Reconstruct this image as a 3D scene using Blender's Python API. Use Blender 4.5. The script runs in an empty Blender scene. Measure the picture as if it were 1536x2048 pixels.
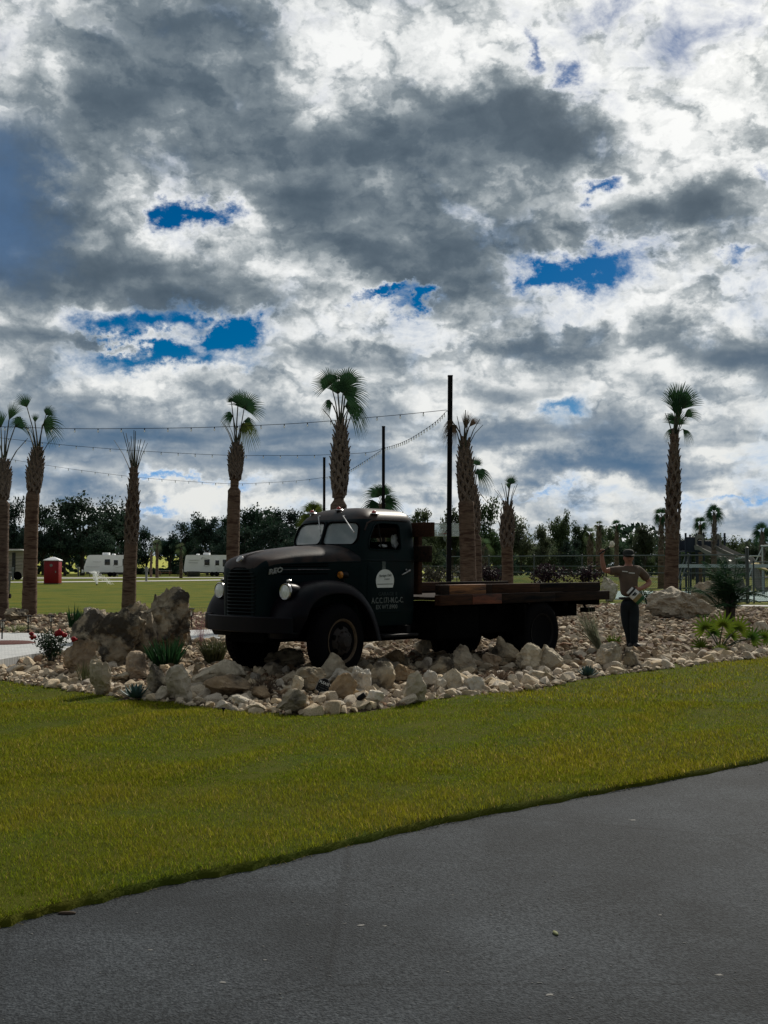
import bpy, bmesh, math, random
import numpy as np
from mathutils import Vector, Matrix, noise as mnoise
R = math.radians
random.seed(7); np.random.seed(7)
SC = bpy.context.scene
COL = SC.collection

# ------------------------------------------------------------------ camera
FPX, HOR, CAMZ = 2300.0, 1131.0, 1.6          # focal length and horizon row in photo pixels, eye height
PITCH = math.atan((HOR - 1024) / FPX)
cam_d = bpy.data.cameras.new("camera"); cam = bpy.data.objects.new("camera", cam_d); COL.objects.link(cam)
cam.location = (0, 0, CAMZ); cam.rotation_euler = (math.pi / 2 + PITCH, 0, 0)
cam_d.sensor_fit = 'VERTICAL'; cam_d.sensor_height = 36.0; cam_d.lens = FPX / 2048 * 36.0
cam_d.clip_start = 0.05; cam_d.clip_end = 6000
SC.camera = cam
SC.render.resolution_x = 768; SC.render.resolution_y = 1024
SC.view_settings.view_transform = 'Standard'; SC.view_settings.look = 'None'
SC.view_settings.exposure = 0.0; SC.view_settings.gamma = 1.0; SC.view_settings.use_curve_mapping = False
SC.cycles.max_bounces = 8; SC.cycles.transparent_max_bounces = 16
SC.cycles.use_denoising = True

def ray(px, py):
    a, b = (px - 768) / FPX, (1024 - py) / FPX
    c, s = math.cos(PITCH), math.sin(PITCH)
    return Vector((a, c - b * s, s + b * c))
def at(px, py, Y):
    d = ray(px, py); k = Y / d.y
    return Vector((d.x * k, Y, CAMZ + d.z * k))
def gat(px, py, z=0.0):
    d = ray(px, py); k = (z - CAMZ) / d.z
    return Vector((d.x * k, d.y * k, z))
def azel(px, py):
    d = ray(px, py).normalized()
    return math.degrees(math.atan2(d.x, d.y)), math.degrees(math.asin(d.z))

# ------------------------------------------------------------------ world: daylight sky with broken cloud
SUN_AZ, SUN_EL = 24.0, 37.0                    # degrees right of the view, degrees up
WS = 0.10
world = bpy.data.worlds.new("World"); SC.world = world; world.use_nodes = True
def build_sky():
    nt = world.node_tree; nt.nodes.clear(); N = nt.nodes.new; L = nt.links.new
    def put(sock, v):
        if hasattr(v, 'is_output'): L(v, sock)
        else: sock.default_value = v
    def M(op, a, b=0.0, c=0.0, clamp=False):
        n = N('ShaderNodeMath'); n.operation = op; n.use_clamp = clamp
        put(n.inputs[0], a); put(n.inputs[1], b)
        if op in ('MULTIPLY_ADD', 'SMOOTH_MIN', 'SMOOTH_MAX'): put(n.inputs[2], c)
        return n.outputs[0]
    def V(op, a, b=None, c=None):
        n = N('ShaderNodeVectorMath'); n.operation = op; put(n.inputs[0], a)
        if b is not None: put(n.inputs[1], b)
        if c is not None: put(n.inputs[2], c)
        return n.outputs['Value'] if op in ('DOT_PRODUCT', 'LENGTH') else n.outputs[0]
    def sstep(x, lo, hi):
        n = N('ShaderNodeMapRange'); n.interpolation_type = 'SMOOTHSTEP'
        put(n.inputs[0], x); put(n.inputs[1], lo); put(n.inputs[2], hi)
        n.inputs[3].default_value = 0.0; n.inputs[4].default_value = 1.0
        return n.outputs[0]
    def noise(v, scale, detail, rough, dist=0.0, lac=2.0):
        n = N('ShaderNodeTexNoise'); L(v, n.inputs['Vector']); n.inputs['Scale'].default_value = scale
        n.inputs['Detail'].default_value = detail; n.inputs['Roughness'].default_value = rough
        n.inputs['Distortion'].default_value = dist; n.inputs['Lacunarity'].default_value = lac
        return n
    def billow(v, scale, detail, rough):
        n = N('ShaderNodeTexVoronoi'); n.feature = 'F1'; L(v, n.inputs['Vector']); n.inputs['Scale'].default_value = scale
        n.inputs['Detail'].default_value = detail; n.inputs['Roughness'].default_value = rough
        n.normalize = True
        return M('SUBTRACT', 1.0, n.outputs['Distance'])
    def mixc(f, a, b):
        n = N('ShaderNodeMix'); n.data_type = 'RGBA'; put(n.inputs[0], f); put(n.inputs[6], a); put(n.inputs[7], b)
        return n.outputs[2]
    tc = N('ShaderNodeTexCoord'); d = tc.outputs['Generated']
    d = V('NORMALIZE', d)
    sp = N('ShaderNodeSeparateXYZ'); L(d, sp.inputs[0]); x, y, z = sp.outputs
    az = M('MULTIPLY', M('ARCTAN2', x, y), 57.2958)
    el = M('MULTIPLY', M('ARCSINE', z), 57.2958)
    cb = N('ShaderNodeCombineXYZ'); L(az, cb.inputs[0]); L(el, cb.inputs[1]); ae0 = cb.outputs[0]
    # cloud layer coordinates: the deck seen in perspective
    zz = M('ADD', M('MAXIMUM', z, 0.0), 0.20)
    cp = N('ShaderNodeCombineXYZ'); L(M('DIVIDE', x, zz), cp.inputs[0]); L(M('DIVIDE', y, zz), cp.inputs[1])
    P = cp.outputs[0]
    # warp the layout of the big cloud masses a little, so that edges are ragged
    w1 = noise(V('MULTIPLY', d, (1, 1, 1.3)), 14.0, 7.0, 0.66)
    wv = V('SUBTRACT', w1.outputs['Color'], (0.5, 0.5, 0.5))
    ae = V('MULTIPLY_ADD', wv, (8.0, 5.5, 0.0), ae0)
    def blobs(lst):
        acc = None
        for (px, py, rx, ry, wt) in lst:
            a, e = azel(px, py); ra, re = rx / 40.1, ry / 40.1
            v = V('MULTIPLY_ADD', ae, (1 / ra, 1 / re, 0), (-a / ra, -e / re, 0))
            g = M('POWER', 0.36788, V('DOT_PRODUCT', v, v))
            acc = M('MULTIPLY', g, wt) if acc is None else M('MULTIPLY_ADD', g, wt, acc)
        return acc
    gap = blobs(GAPS); dark = blobs(DARKS)
    n1 = noise(P, 3.6, 8.0, 0.56, 0.3).outputs['Fac']
    n2 = noise(V('MULTIPLY', d, (1, 1, 1.5)), 15.0, 10.0, 0.63, 0.4).outputs['Fac']
    n3 = noise(V('MULTIPLY', d, (1, 1, 1.7)), 6.0, 3.0, 0.5, 0.2).outputs['Fac']
    sv = Vector((math.sin(R(SUN_AZ)) * math.cos(R(SUN_EL)), math.cos(R(SUN_AZ)) * math.cos(R(SUN_EL)), math.sin(R(SUN_EL))))
    tow = V('NORMALIZE', V('SUBTRACT', d, tuple(sv)))
    d2 = V('MULTIPLY_ADD', tow, (-0.016,) * 3, d)
    wf = noise(V('MULTIPLY', d, (1, 1, 1.4)), 22.0, 6.0, 0.6)
    wfv = V('MULTIPLY', V('SUBTRACT', wf.outputs['Color'], (0.5, 0.5, 0.5)), (0.085, 0.085, 0.085))
    n2s = M('MULTIPLY_ADD', billow(V('MULTIPLY', V('ADD', d, wfv), (1, 1, 1.5)), 13.0, 3.0, 0.55), 0.75, M('MULTIPLY', n2, 0.30))
    n2b = M('MULTIPLY_ADD', billow(V('MULTIPLY', V('ADD', d2, wfv), (1, 1, 1.5)), 13.0, 3.0, 0.55), 0.75, M('MULTIPLY', n2, 0.30))
    relief = M('SUBTRACT', n2s, n2b)
    # density
    D = M('MULTIPLY_ADD', M('SUBTRACT', n1, 0.5), 1.0, 0.66)
    D = M('MULTIPLY_ADD', M('SUBTRACT', n2, 0.5), 2.4, D)
    D = M('MULTIPLY_ADD', M('SUBTRACT', n2s, 0.68), 2.6, D)
    D = M('SUBTRACT', D, gap)
    D = M('MULTIPLY_ADD', dark, 0.35, D)
    alpha = sstep(D, -0.95, 0.62)
    # thickness -> grey: thick cores dark and smooth, thin rims bright and full of detail
    n1s = noise(P, 3.6, 3.0, 0.5, 0.3).outputs['Fac']
    Ts = M('MULTIPLY_ADD', dark, 0.50, M('MULTIPLY_ADD', M('SUBTRACT', n1s, 0.47), 1.60, 0.29))
    Ts = M('MULTIPLY_ADD', M('SUBTRACT', n3, 0.5), 1.25, Ts)
    Ts = M('MULTIPLY_ADD', gap, -0.20, Ts)
    sd = V('DOT_PRODUCT', d, tuple(sv))
    glow = M('POWER', M('MAXIMUM', sd, 0.0), 24.0)
    Ts = M('MULTIPLY_ADD', glow, -0.30, Ts)
    Ts = sstep(Ts, -0.12, 1.02)
    det = M('MULTIPLY_ADD', relief, 3.8, M('MULTIPLY', M('SUBTRACT', 0.66, n2s), 0.6))
    T = M('MULTIPLY_ADD', det, M('SUBTRACT', 1.12, Ts), Ts)
    T = M('MULTIPLY_ADD', M('SUBTRACT', 1.0, sstep(D, 0.0, 0.45)), -0.22, T)
    Tr = N('ShaderNodeMapRange'); L(T, Tr.inputs[0]); Tr.inputs[1].default_value = -0.12; Tr.inputs[2].default_value = 1.05; T = Tr.outputs[0]
    ramp = N('ShaderNodeValToRGB'); L(T, ramp.inputs[0]); e = ramp.color_ramp.elements
    cols = [(0.0, (0.93, 0.94, 0.93)), (0.16, (0.77, 0.79, 0.79)), (0.34, (0.44, 0.48, 0.50)), (0.54, (0.205, 0.248, 0.28)),
            (0.76, (0.105, 0.142, 0.178)), (1.0, (0.062, 0.092, 0.125))]
    e[0].position = 0; e[1].position = 1
    while len(e) < len(cols): e.new(0.5)
    for q, (p_, c_) in zip(e, cols): q.position = p_; q.color = c_ + (1,)
    cloud = ramp.outputs[0]
    # low clouds sit behind more air: bluer and flatter
    low = M('SUBTRACT', 1.0, sstep(el, 2.0, 14.0))
    cloud = mixc(M('MULTIPLY', low, 0.72), cloud, mixc(T, (0.74, 0.75, 0.72, 1), (0.080, 0.185, 0.335, 1)))
    s2 = N('ShaderNodeSeparateXYZ'); L(ae, s2.inputs[0]); waz, wel = s2.outputs[0], s2.outputs[1]
    left = M('MULTIPLY', sstep(M('MULTIPLY', waz, -1.0), 14.5, 19.0), M('MULTIPLY', sstep(wel, 12, 15.5), M('SUBTRACT', 1.0, sstep(wel, 18, 22))))
    left = M('MULTIPLY', left, M('SUBTRACT', 1.0, sstep(M('MULTIPLY', waz, -1.0), 22.0, 30.0)))
    cloud = mixc(M('MULTIPLY', left, 0.7), cloud, (0.075, 0.155, 0.30, 1))
    back = N('ShaderNodeMapRange'); back.interpolation_type = 'SMOOTHSTEP'; L(y, back.inputs[0]); back.inputs[1].default_value = -0.45; back.inputs[2].default_value = 0.55; back.inputs[3].default_value = 0.56; back.inputs[4].default_value = 1.0  # unseen sky behind the camera is dimmed to darken surfaces facing it
    g2 = M('POWER', M('MAXIMUM', sd, 0.0), 60.0)
    gc = N('ShaderNodeMix'); gc.data_type = 'RGBA'; gc.blend_type = 'ADD'; gc.inputs[0].default_value = 1
    L(cloud, gc.inputs[6]); L(mixc(g2, (0, 0, 0, 1), (0.9, 0.82, 0.66, 1)), gc.inputs[7]); cloud = gc.outputs[2]
    # bring the clouds to the sky's own scale
    sc_ = N('ShaderNodeVectorMath'); sc_.operation = 'SCALE'; L(cloud, sc_.inputs[0]); sc_.inputs['Scale'].default_value = 1.0 / WS
    sky = N('ShaderNodeTexSky'); sky.sky_type = 'NISHITA'; sky.sun_disc = False
    sky.sun_elevation = R(SUN_EL); sky.sun_rotation = R(SUN_AZ); sky.ozone_density = 4.0; sky.dust_density = 0.3; sky.air_density = 1.0
    hs = N('ShaderNodeHueSaturation'); hs.inputs['Saturation'].default_value = 1.75; hs.inputs['Hue'].default_value = 0.505; hs.inputs['Value'].default_value = SKYV; L(sky.outputs[0], hs.inputs['Color'])
    clear = mixc(M('SUBTRACT', 1.0, sstep(el, 4.0, 10.0)), hs.outputs[0], tuple(c_ / WS for c_ in (0.13, 0.36, 0.70)) + (1,))
    out = mixc(alpha, clear, sc_.outputs[0])
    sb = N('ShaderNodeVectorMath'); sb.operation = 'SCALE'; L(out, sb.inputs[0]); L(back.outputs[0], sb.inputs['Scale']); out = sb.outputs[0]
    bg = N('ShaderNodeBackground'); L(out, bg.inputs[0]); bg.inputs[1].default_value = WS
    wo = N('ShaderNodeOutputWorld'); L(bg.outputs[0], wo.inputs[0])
SKYV = 0.38
# (photo column, row, half width, half height, weight): directions where the deck opens / is thick
GAPS = [(405, 420, 62, 26, 1.65), (350, 430, 26, 26, 0.85), (262, 648, 130, 42, 2.01), (452, 656, 66, 42, 1.95), (345, 726, 155, 27, 2.01), (395, 640, 22, 50, -0.9), (225, 690, 84, 11, -1.0), (340, 692, 36, 10, -0.5), (1185, 540, 108, 34, 1.95), (1090, 556, 60, 16, 0.85), (758, 594, 46, 13, 1.7), (850, 612, 60, 13, 1.7),
        (690, 586, 30, 12, 0.98), (1195, 385, 44, 19, 1.46), (1030, 95, 20, 42, 0.98), (1112, 155, 38, 28, 1.04), (1540, 340, 22, 24, 1.10),
        (1468, 505, 36, 12, 0.92), (1130, 825, 60, 18, 1.22), (370, 968, 140, 11, 1.22), (310, 1030, 70, 11, 0.98), (1000, 985, 120, 8, 0.73), (1480, 985, 80, 8, 0.73)]
DARKS = [(900, 210, 190, 110, .9), (1130, 290, 130, 80, .9), (680, 290, 200, 110, .75), (410, 200, 150, 70, .6), (190, 210, 130, 80, .6),
         (1310, 445, 115, 60, .85), (1450, 380, 110, 45, .6), (1450, 155, 100, 60, .65), (80, 560, 150, 110, .8), (30, 420, 80, 130, .5), (530, 560, 90, 60, .5),
         (860, 480, 190, 70, .6), (250, 470, 70, 34, .5), (1400, 700, 260, 50, .55), (640, 880, 190, 60, .75), (1150, 945, 210, 28, .9), (250, 850, 220, 45, .5),
         (1280, 880, 110, 60, .5), (350, 60, 120, 60, .35), (560, 60, 90, 40, .3), (1060, 690, 130, 30, .4), (860, 790, 160, 24, .35), (60, 980, 120, 26, .5),
         (1420, 50, 250, 110, -1.2), (1130, 90, 140, 90, -1.0), (760, 30, 140, 40, -.4), (1230, 180, 90, 60, -.4), (640, 150, 60, 40, -.4), (940, 420, 60, 30, -.35), (1290, 330, 60, 40, -.4), (980, 90, 90, 30, -.35), (430, 460, 90, 40, -.5), (500, 520, 60, 40, -.3), (170, 380, 80, 40, -.35), (700, 650, 240, 34, -.5), (1050, 610, 150, 34, -.4),
         (1330, 570, 150, 40, -.4), (600, 1010, 900, 30, -.75), (1000, 770, 500, 50, -.25), (1420, 600, 140, 30, -.4), (900, 900, 120, 14, -.4), (1350, 820, 120, 26, -.4), (200, 760, 200, 26, -.35)]
build_sky()
world.cycles.sampling_method = 'MANUAL'; world.cycles.sample_map_resolution = 512
# ------------------------------------------------------------------ sun
sun_d = bpy.data.lights.new("sun", 'SUN'); sun = bpy.data.objects.new("sun", sun_d); COL.objects.link(sun)
sun_d.energy = 4.2; sun_d.angle = R(2.5); sun_d.color = (1.0, 0.93, 0.82)
_sv = Vector((math.sin(R(SUN_AZ)) * math.cos(R(SUN_EL)), math.cos(R(SUN_AZ)) * math.cos(R(SUN_EL)), math.sin(R(SUN_EL))))
sun.rotation_euler = _sv.to_track_quat('Z', 'Y').to_euler(); sun.location = (30, 40, 40)

# ------------------------------------------------------------------ materials (all procedural)
MATS = {}
def mat(name, c1, c2=None, scale=4.0, rough=0.8, metal=0.0, bump=0.0, bscale=30.0, detail=6.0, stops=(0.35, 0.65),
        c3=None, s3=1.5, spec=0.3, trans=0.0, vary=0.0, coords='Object', stretch=(1, 1, 1), attr=None, vor=0.0, coat=0.0, bdist=0.01, st3=(0.5, 0.62)):
    m = bpy.data.materials.new(name); m.use_nodes = True; nt = m.node_tree; N = nt.nodes.new; L = nt.links.new
    bs = nt.nodes['Principled BSDF']
    bs.inputs['Roughness'].default_value = rough; bs.inputs['Metallic'].default_value = metal
    bs.inputs['Specular IOR Level'].default_value = spec
    if coat: bs.inputs['Coat Weight'].default_value = coat; bs.inputs['Coat Roughness'].default_value = 0.2
    tc = N('ShaderNodeTexCoord'); mp = N('ShaderNodeMapping'); L(tc.outputs[coords], mp.inputs[0]); mp.inputs['Scale'].default_value = stretch
    vec = mp.outputs[0]
    if vary:
        oi = N('ShaderNodeObjectInfo'); ad = N('ShaderNodeVectorMath'); ad.operation = 'ADD'
        cx = N('ShaderNodeCombineXYZ'); mu = N('ShaderNodeMath'); mu.operation = 'MULTIPLY'; mu.inputs[1].default_value = 60
        L(oi.outputs['Random'], mu.inputs[0]); L(mu.outputs[0], cx.inputs[0]); L(mu.outputs[0], cx.inputs[2])
        L(vec, ad.inputs[0]); L(cx.outputs[0], ad.inputs[1]); vec = ad.outputs[0]
    def nz(sc, det=detail, ro=0.6):
        n = N('ShaderNodeTexNoise'); L(vec, n.inputs['Vector']); n.inputs['Scale'].default_value = sc
        n.inputs['Detail'].default_value = det; n.inputs['Roughness'].default_value = ro; return n.outputs['Fac']
    def mix(f, a, b, bl='MIX'):
        n = N('ShaderNodeMix'); n.data_type = 'RGBA'; n.blend_type = bl
        for s, v in ((n.inputs[0], f), (n.inputs[6], a), (n.inputs[7], b)):
            if hasattr(v, 'is_output'): L(v, s)
            else: s.default_value = v if not isinstance(v, tuple) else tuple(v) + ((1,) if len(v) == 3 else ())
        return n.outputs[2]
    def rng(f, lo, hi):
        n = N('ShaderNodeMapRange'); L(f, n.inputs[0]); n.inputs[1].default_value = lo; n.inputs[2].default_value = hi; return n.outputs[0]
    col = None
    if c2 is not None:
        col = mix(rng(nz(scale), *stops), c1, c2)
        if c3 is not None: col = mix(rng(nz(s3), *st3), col, c3)
    elif attr is None: bs.inputs['Base Color'].default_value = tuple(c1) + (1,)
    if attr:
        a = N('ShaderNodeAttribute'); a.attribute_name = attr
        col = a.outputs['Color'] if col is None else mix(1.0, col, a.outputs['Color'], 'MULTIPLY')
    if vary and col is not None:
        hv = N('ShaderNodeHueSaturation'); L(col, hv.inputs['Color'])
        hv.inputs['Saturation'].default_value = 1.0
        mr = N('ShaderNodeMapRange'); L(oi.outputs['Random'], mr.inputs[0]); mr.inputs[3].default_value = 1 - vary; mr.inputs[4].default_value = 1 + vary
        L(mr.outputs[0], hv.inputs['Value'])
        m2 = N('ShaderNodeMapRange'); m3 = N('ShaderNodeMath'); m3.operation = 'FRACT'; m4 = N('ShaderNodeMath'); m4.operation = 'MULTIPLY'; m4.inputs[1].default_value = 17.3
        L(oi.outputs['Random'], m4.inputs[0]); L(m4.outputs[0], m3.inputs[0]); L(m3.outputs[0], m2.inputs[0]); m2.inputs[3].default_value = 1 - vary * 1.1; m2.inputs[4].default_value = 1 + vary * 0.7
        L(m2.outputs[0], hv.inputs['Saturation']); col = hv.outputs[0]
    if col is not None: L(col, bs.inputs['Base Color'])
    if bump:
        h = nz(bscale, 8.0, 0.65)
        if vor:
            v = N('ShaderNodeTexVoronoi'); L(vec, v.inputs['Vector']); v.inputs['Scale'].default_value = vor
            ad = N('ShaderNodeMath'); ad.operation = 'ADD'; L(h, ad.inputs[0]); L(v.outputs['Distance'], ad.inputs[1]); h = ad.outputs[0]
        b = N('ShaderNodeBump'); b.inputs['Strength'].default_value = bump; b.inputs['Distance'].default_value = bdist
        L(h, b.inputs['Height']); L(b.outputs[0], bs.inputs['Normal'])
    if trans:
        tr = N('ShaderNodeBsdfTranslucent'); ms = N('ShaderNodeMixShader'); ms.inputs[0].default_value = trans
        if col is not None: L(col, tr.inputs[0])
        else: tr.inputs[0].default_value = tuple(c1) + (1,)
        L(bs.outputs[0], ms.inputs[1]); L(tr.outputs[0], ms.inputs[2]); L(ms.outputs[0], nt.nodes['Material Output'].inputs[0])
    MATS[name] = m; return m

# ------------------------------------------------------------------ mesh helpers
def catmull(pts, k=6, closed=False):
    P = [Vector(p) for p in pts]; out = []; n = len(P)
    for i in range(n if closed else n - 1):
        g = (lambda j: P[j % n]) if closed else (lambda j: P[max(0, min(n - 1, j))])
        a, b, c, d = g(i - 1), g(i), g(i + 1), g(i + 2)
        for q in range(k):
            t = q / k
            out.append(0.5 * ((2 * b) + (c - a) * t + (2 * a - 5 * b + 4 * c - d) * t * t + (3 * b - a - 3 * c + d) * t ** 3))
    if not closed: out.append(P[-1])
    return out
class MB:
    def __init__(s): s.v = []; s.f = []
    def add(s, vs, fs, M=None):
        o = len(s.v)
        s.v += [tuple((M @ Vector(p)) if M else p) for p in vs]; s.f += [tuple(i + o for i in f) for f in fs]; return s
    def box(s, x0, x1, y0, y1, z0, z1, bev=0.0, M=None):
        if bev <= 0:
            vs = [(x, y, z) for z in (z0, z1) for y in (y0, y1) for x in (x0, x1)]
            return s.add(vs, [(0, 2, 3, 1), (4, 5, 7, 6), (0, 1, 5, 4), (2, 6, 7, 3), (0, 4, 6, 2), (1, 3, 7, 5)], M)
        bm = bmesh.new(); bmesh.ops.create_cube(bm, size=1)
        for v in bm.verts: v.co = Vector(((x0 + x1) / 2 + v.co.x * (x1 - x0), (y0 + y1) / 2 + v.co.y * (y1 - y0), (z0 + z1) / 2 + v.co.z * (z1 - z0)))
        bmesh.ops.bevel(bm, geom=bm.edges[:], offset=bev, segments=2, affect='EDGES', profile=0.5)
        return s.bm(bm, M)
    def bm(s, bm, M=None):
        bm.verts.index_update(); s.add([v.co.copy() for v in bm.verts], [[v.index for v in f.verts] for f in bm.faces], M); bm.free(); return s
    def loft(s, loops, closed=True, cap0=False, cap1=False):
        n = len(loops[0]); vs = [p for l in loops for p in l]; fs = []
        for i in range(len(loops) - 1):
            for j in range(n if closed else n - 1):
                k = (j + 1) % n; fs.append((i * n + j, i * n + k, (i + 1) * n + k, (i + 1) * n + j))
        if cap0: fs.append(tuple(range(n))[::-1])
        if cap1: fs.append(tuple(range((len(loops) - 1) * n, len(loops) * n)))
        return s.add(vs, fs)
    def tube(s, pts, rad, n=8, cap=True, flat=1.0):
        pts = [Vector(p) for p in pts]; loops = []
        if not hasattr(rad, '__len__'): rad = [rad] * len(pts)
        up = Vector((0, 0, 1)); prev = None
        for i, p in enumerate(pts):
            t = (pts[min(i + 1, len(pts) - 1)] - pts[max(i - 1, 0)])
            t = t.normalized() if t.length > 1e-9 else Vector((0, 0, 1))
            if prev is None:
                a = t.cross(up);  a = a if a.length > 0.05 else t.cross(Vector((1, 0, 0)))
            else: a = prev - t * prev.dot(t)
            a.normalize(); prev = a; b = t.cross(a)
            loops.append([p + (a * math.cos(2 * math.pi * k / n) + b * math.sin(2 * math.pi * k / n) * flat) * rad[i] for k in range(n)])
        return s.loft(loops, True, cap, cap)
    def lathe(s, prof, n=32, axis='z', M=None):
        o = MB(); loops = []
        for (r, h) in prof:
            lp = []
            for k in range(n):
                c, q = math.cos(2 * math.pi * k / n) * r, math.sin(2 * math.pi * k / n) * r
                lp.append({'z': (c, q, h), 'y': (q, h, c), 'x': (h, c, q)}[axis])
            loops.append(lp)
        o.loft(loops, True, prof[0][0] > 1e-6, prof[-1][0] > 1e-6); return s.add(o.v, o.f, M)
    def prism(s, poly, h0, h1, M=None):      # poly in xy, extruded in z, then M
        n = len(poly); vs = [(x, y, h0) for x, y in poly] + [(x, y, h1) for x, y in poly]
        return s.add(vs, [tuple(range(n))[::-1], tuple(range(n, 2 * n))] + [(i, (i + 1) % n, n + (i + 1) % n, n + i) for i in range(n)], M)
    def mesh(s, name, m=None, smooth=35):
        me = bpy.data.meshes.new(name); me.from_pydata([tuple(p) for p in s.v], [], s.f)
        if m: me.materials.append(MATS[m] if isinstance(m, str) else m)
        finish(me, smooth); return me
def finish(me, smooth=35):
    bm = bmesh.new(); bm.from_mesh(me); bmesh.ops.recalc_face_normals(bm, faces=bm.faces[:]); bm.to_mesh(me); bm.free()
    if smooth:
        me.polygons.foreach_set('use_smooth', [True] * len(me.polygons)); me.set_sharp_from_angle(angle=R(smooth))
    me.update()
def link(name, me, parent=None, loc=None, rot=None):
    o = bpy.data.objects.new(name, me); COL.objects.link(o)
    if parent: o.parent = parent
    if loc is not None: o.location = loc
    if rot is not None: o.rotation_euler = rot
    return o
def part(name, mb, m, parent=None, smooth=35, loc=None, rot=None, label=None):
    o = link(name, mb.mesh(name, m, smooth), parent, loc, rot)
    if label: o['label'] = label
    return o
def tag(o, label, cat, group=None):
    o['label'] = label; o['category'] = cat
    if group: o['group'] = group
    return o
def thing(name, label, cat, loc=(0, 0, 0), rotz=0.0, group=None):
    o = bpy.data.objects.new(name, None); COL.objects.link(o); o.empty_display_size = 0.2
    o.location = loc; o.rotation_euler = (0, 0, rotz); return tag(o, label, cat, group)
def struct(name, mb, m, smooth=35, kind='structure'):
    o = part(name, mb, m, None, smooth); o['kind'] = kind; return o
def npmesh(name, V, F, m=None, smooth=True, colors=None):
    """V (n,3), F (m,k) all faces with k corners"""
    me = bpy.data.meshes.new(name); V = np.asarray(V, np.float32); F = np.asarray(F, np.int32); k = F.shape[1]
    me.vertices.add(len(V)); me.vertices.foreach_set('co', V.ravel())
    me.loops.add(F.size); me.loops.foreach_set('vertex_index', F.ravel())
    me.polygons.add(len(F)); me.polygons.foreach_set('loop_start', np.arange(0, F.size, k, dtype=np.int32))
    if smooth: me.polygons.foreach_set('use_smooth', np.ones(len(F), bool))
    if colors is not None:
        a = me.color_attributes.new('tint', 'FLOAT_COLOR', 'POINT'); c = np.ones((len(V), 4), np.float32); c[:, :3] = colors
        a.data.foreach_set('color', c.ravel())
    if m: me.materials.append(MATS[m] if isinstance(m, str) else m)
    me.update(calc_edges=True); me.validate(); return me
_icos = {}
def ico(k):
    if k not in _icos:
        bm = bmesh.new(); bmesh.ops.create_icosphere(bm, subdivisions=k, radius=1); bm.verts.index_update()
        _icos[k] = (np.array([v.co[:] for v in bm.verts]), np.array([[v.index for v in f.verts] for f in bm.faces])); bm.free()
    return _icos[k]
def vnoise(P, seed=0.0, octv=4, rough=0.5):
    """cheap value-like noise: sums of rotated sines, good enough for rocks"""
    rs = np.random.RandomState(int(seed * 1000) % 2**31); out = np.zeros(len(P)); a = 1.0; f = 1.0
    for o in range(octv):
        acc = np.zeros(len(P))
        for q in range(5):
            d = rs.normal(size=3); d /= np.linalg.norm(d)
            acc += np.sin(P @ d * f * 2.2 * (0.7 + 0.6 * rs.rand()) + rs.rand() * 6.28 + 1.3 * np.sin(P @ np.roll(d, 1) * f * 1.7 + rs.rand() * 6))
        out += a * acc / 2.2; a *= rough; f *= 2.03
    return out
def text(body, size, m, parent, M, name='lettering', xs=1.0, shear=0.0, depth=0.001, bold=0.0):
    cu = bpy.data.curves.new(name, 'FONT'); cu.body = body; cu.size = size; cu.extrude = depth; cu.shear = shear; cu.offset = bold
    cu.align_x = 'CENTER'; cu.align_y = 'CENTER'; cu.resolution_u = 2
    t = bpy.data.objects.new(name, cu); COL.objects.link(t)
    dg = bpy.context.evaluated_depsgraph_get(); me = bpy.data.meshes.new_from_object(t.evaluated_get(dg))
    bpy.data.objects.remove(t); bpy.data.curves.remove(cu)
    me.transform(M @ Matrix.Diagonal((xs, 1, 1, 1))); me.materials.clear(); me.materials.append(MATS[m]); me.name = name
    return link(name, me, parent)
def apply_mods(o, name):
    dg = bpy.context.evaluated_depsgraph_get(); me = bpy.data.meshes.new_from_object(o.evaluated_get(dg)); me.name = name
    old = o.data; o.modifiers.clear(); o.data = me; return o
# ------------------------------------------------------------------ materials list
mat('grass', (0.076, 0.098, 0.009), (0.125, 0.120, 0.012), scale=0.9, rough=0.95, bump=0.6, bscale=60, c3=(0.050, 0.084, 0.008), s3=0.35, spec=0.05, bdist=0.03)
mat('blade', (0.6, 0.6, 0.6), attr='tint', rough=0.8, spec=0.05, trans=0.45)
mat('asphalt', (0.0155, 0.0190, 0.0230), (0.058, 0.0665, 0.075), scale=60, rough=0.85, bump=0.55, bscale=150, c3=(0.024, 0.028, 0.033), s3=0.7, spec=0.12, detail=9, stops=(0.38, 0.66), bdist=0.011, vor=90, st3=(.45, .75))
mat('soil', (0.065, 0.046, 0.033), (0.12, 0.088, 0.064), scale=14, rough=0.95, bump=1.0, bscale=30, spec=0.1, bdist=0.03)
mat('rock', (0.50, 0.435, 0.33), (0.28, 0.228, 0.165), scale=4.2, rough=0.92, bump=1.0, bscale=13, c3=(0.085, 0.078, 0.062), s3=2.2, spec=0.15, vary=0.18, vor=14, bdist=0.035, stops=(0.44, 0.74), st3=(0.58, 0.74))
mat('rock_brown', (0.36, 0.265, 0.165), (0.19, 0.135, 0.085), scale=4.2, rough=0.92, bump=0.9, bscale=9, c3=(0.07, 0.062, 0.05), s3=2.6, spec=0.15, vary=0.16, vor=16, bdist=0.03, st3=(0.54, 0.7))
mat('rock_dark', (0.44, 0.37, 0.265), (0.22, 0.182, 0.13), scale=4.0, rough=0.93, bump=1.0, bscale=11, c3=(0.075, 0.066, 0.054), s3=3.0, spec=0.15, vary=0.10, vor=10, bdist=0.05, st3=(0.48, 0.58))
mat('rock_pale', (0.60, 0.55, 0.46), (0.42, 0.37, 0.29), scale=3.0, rough=0.92, bump=0.9, bscale=9, c3=(0.15, 0.13, 0.10), s3=3.0, spec=0.15, vary=0.15, vor=14, bdist=0.03, st3=(0.56, 0.7))
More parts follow.
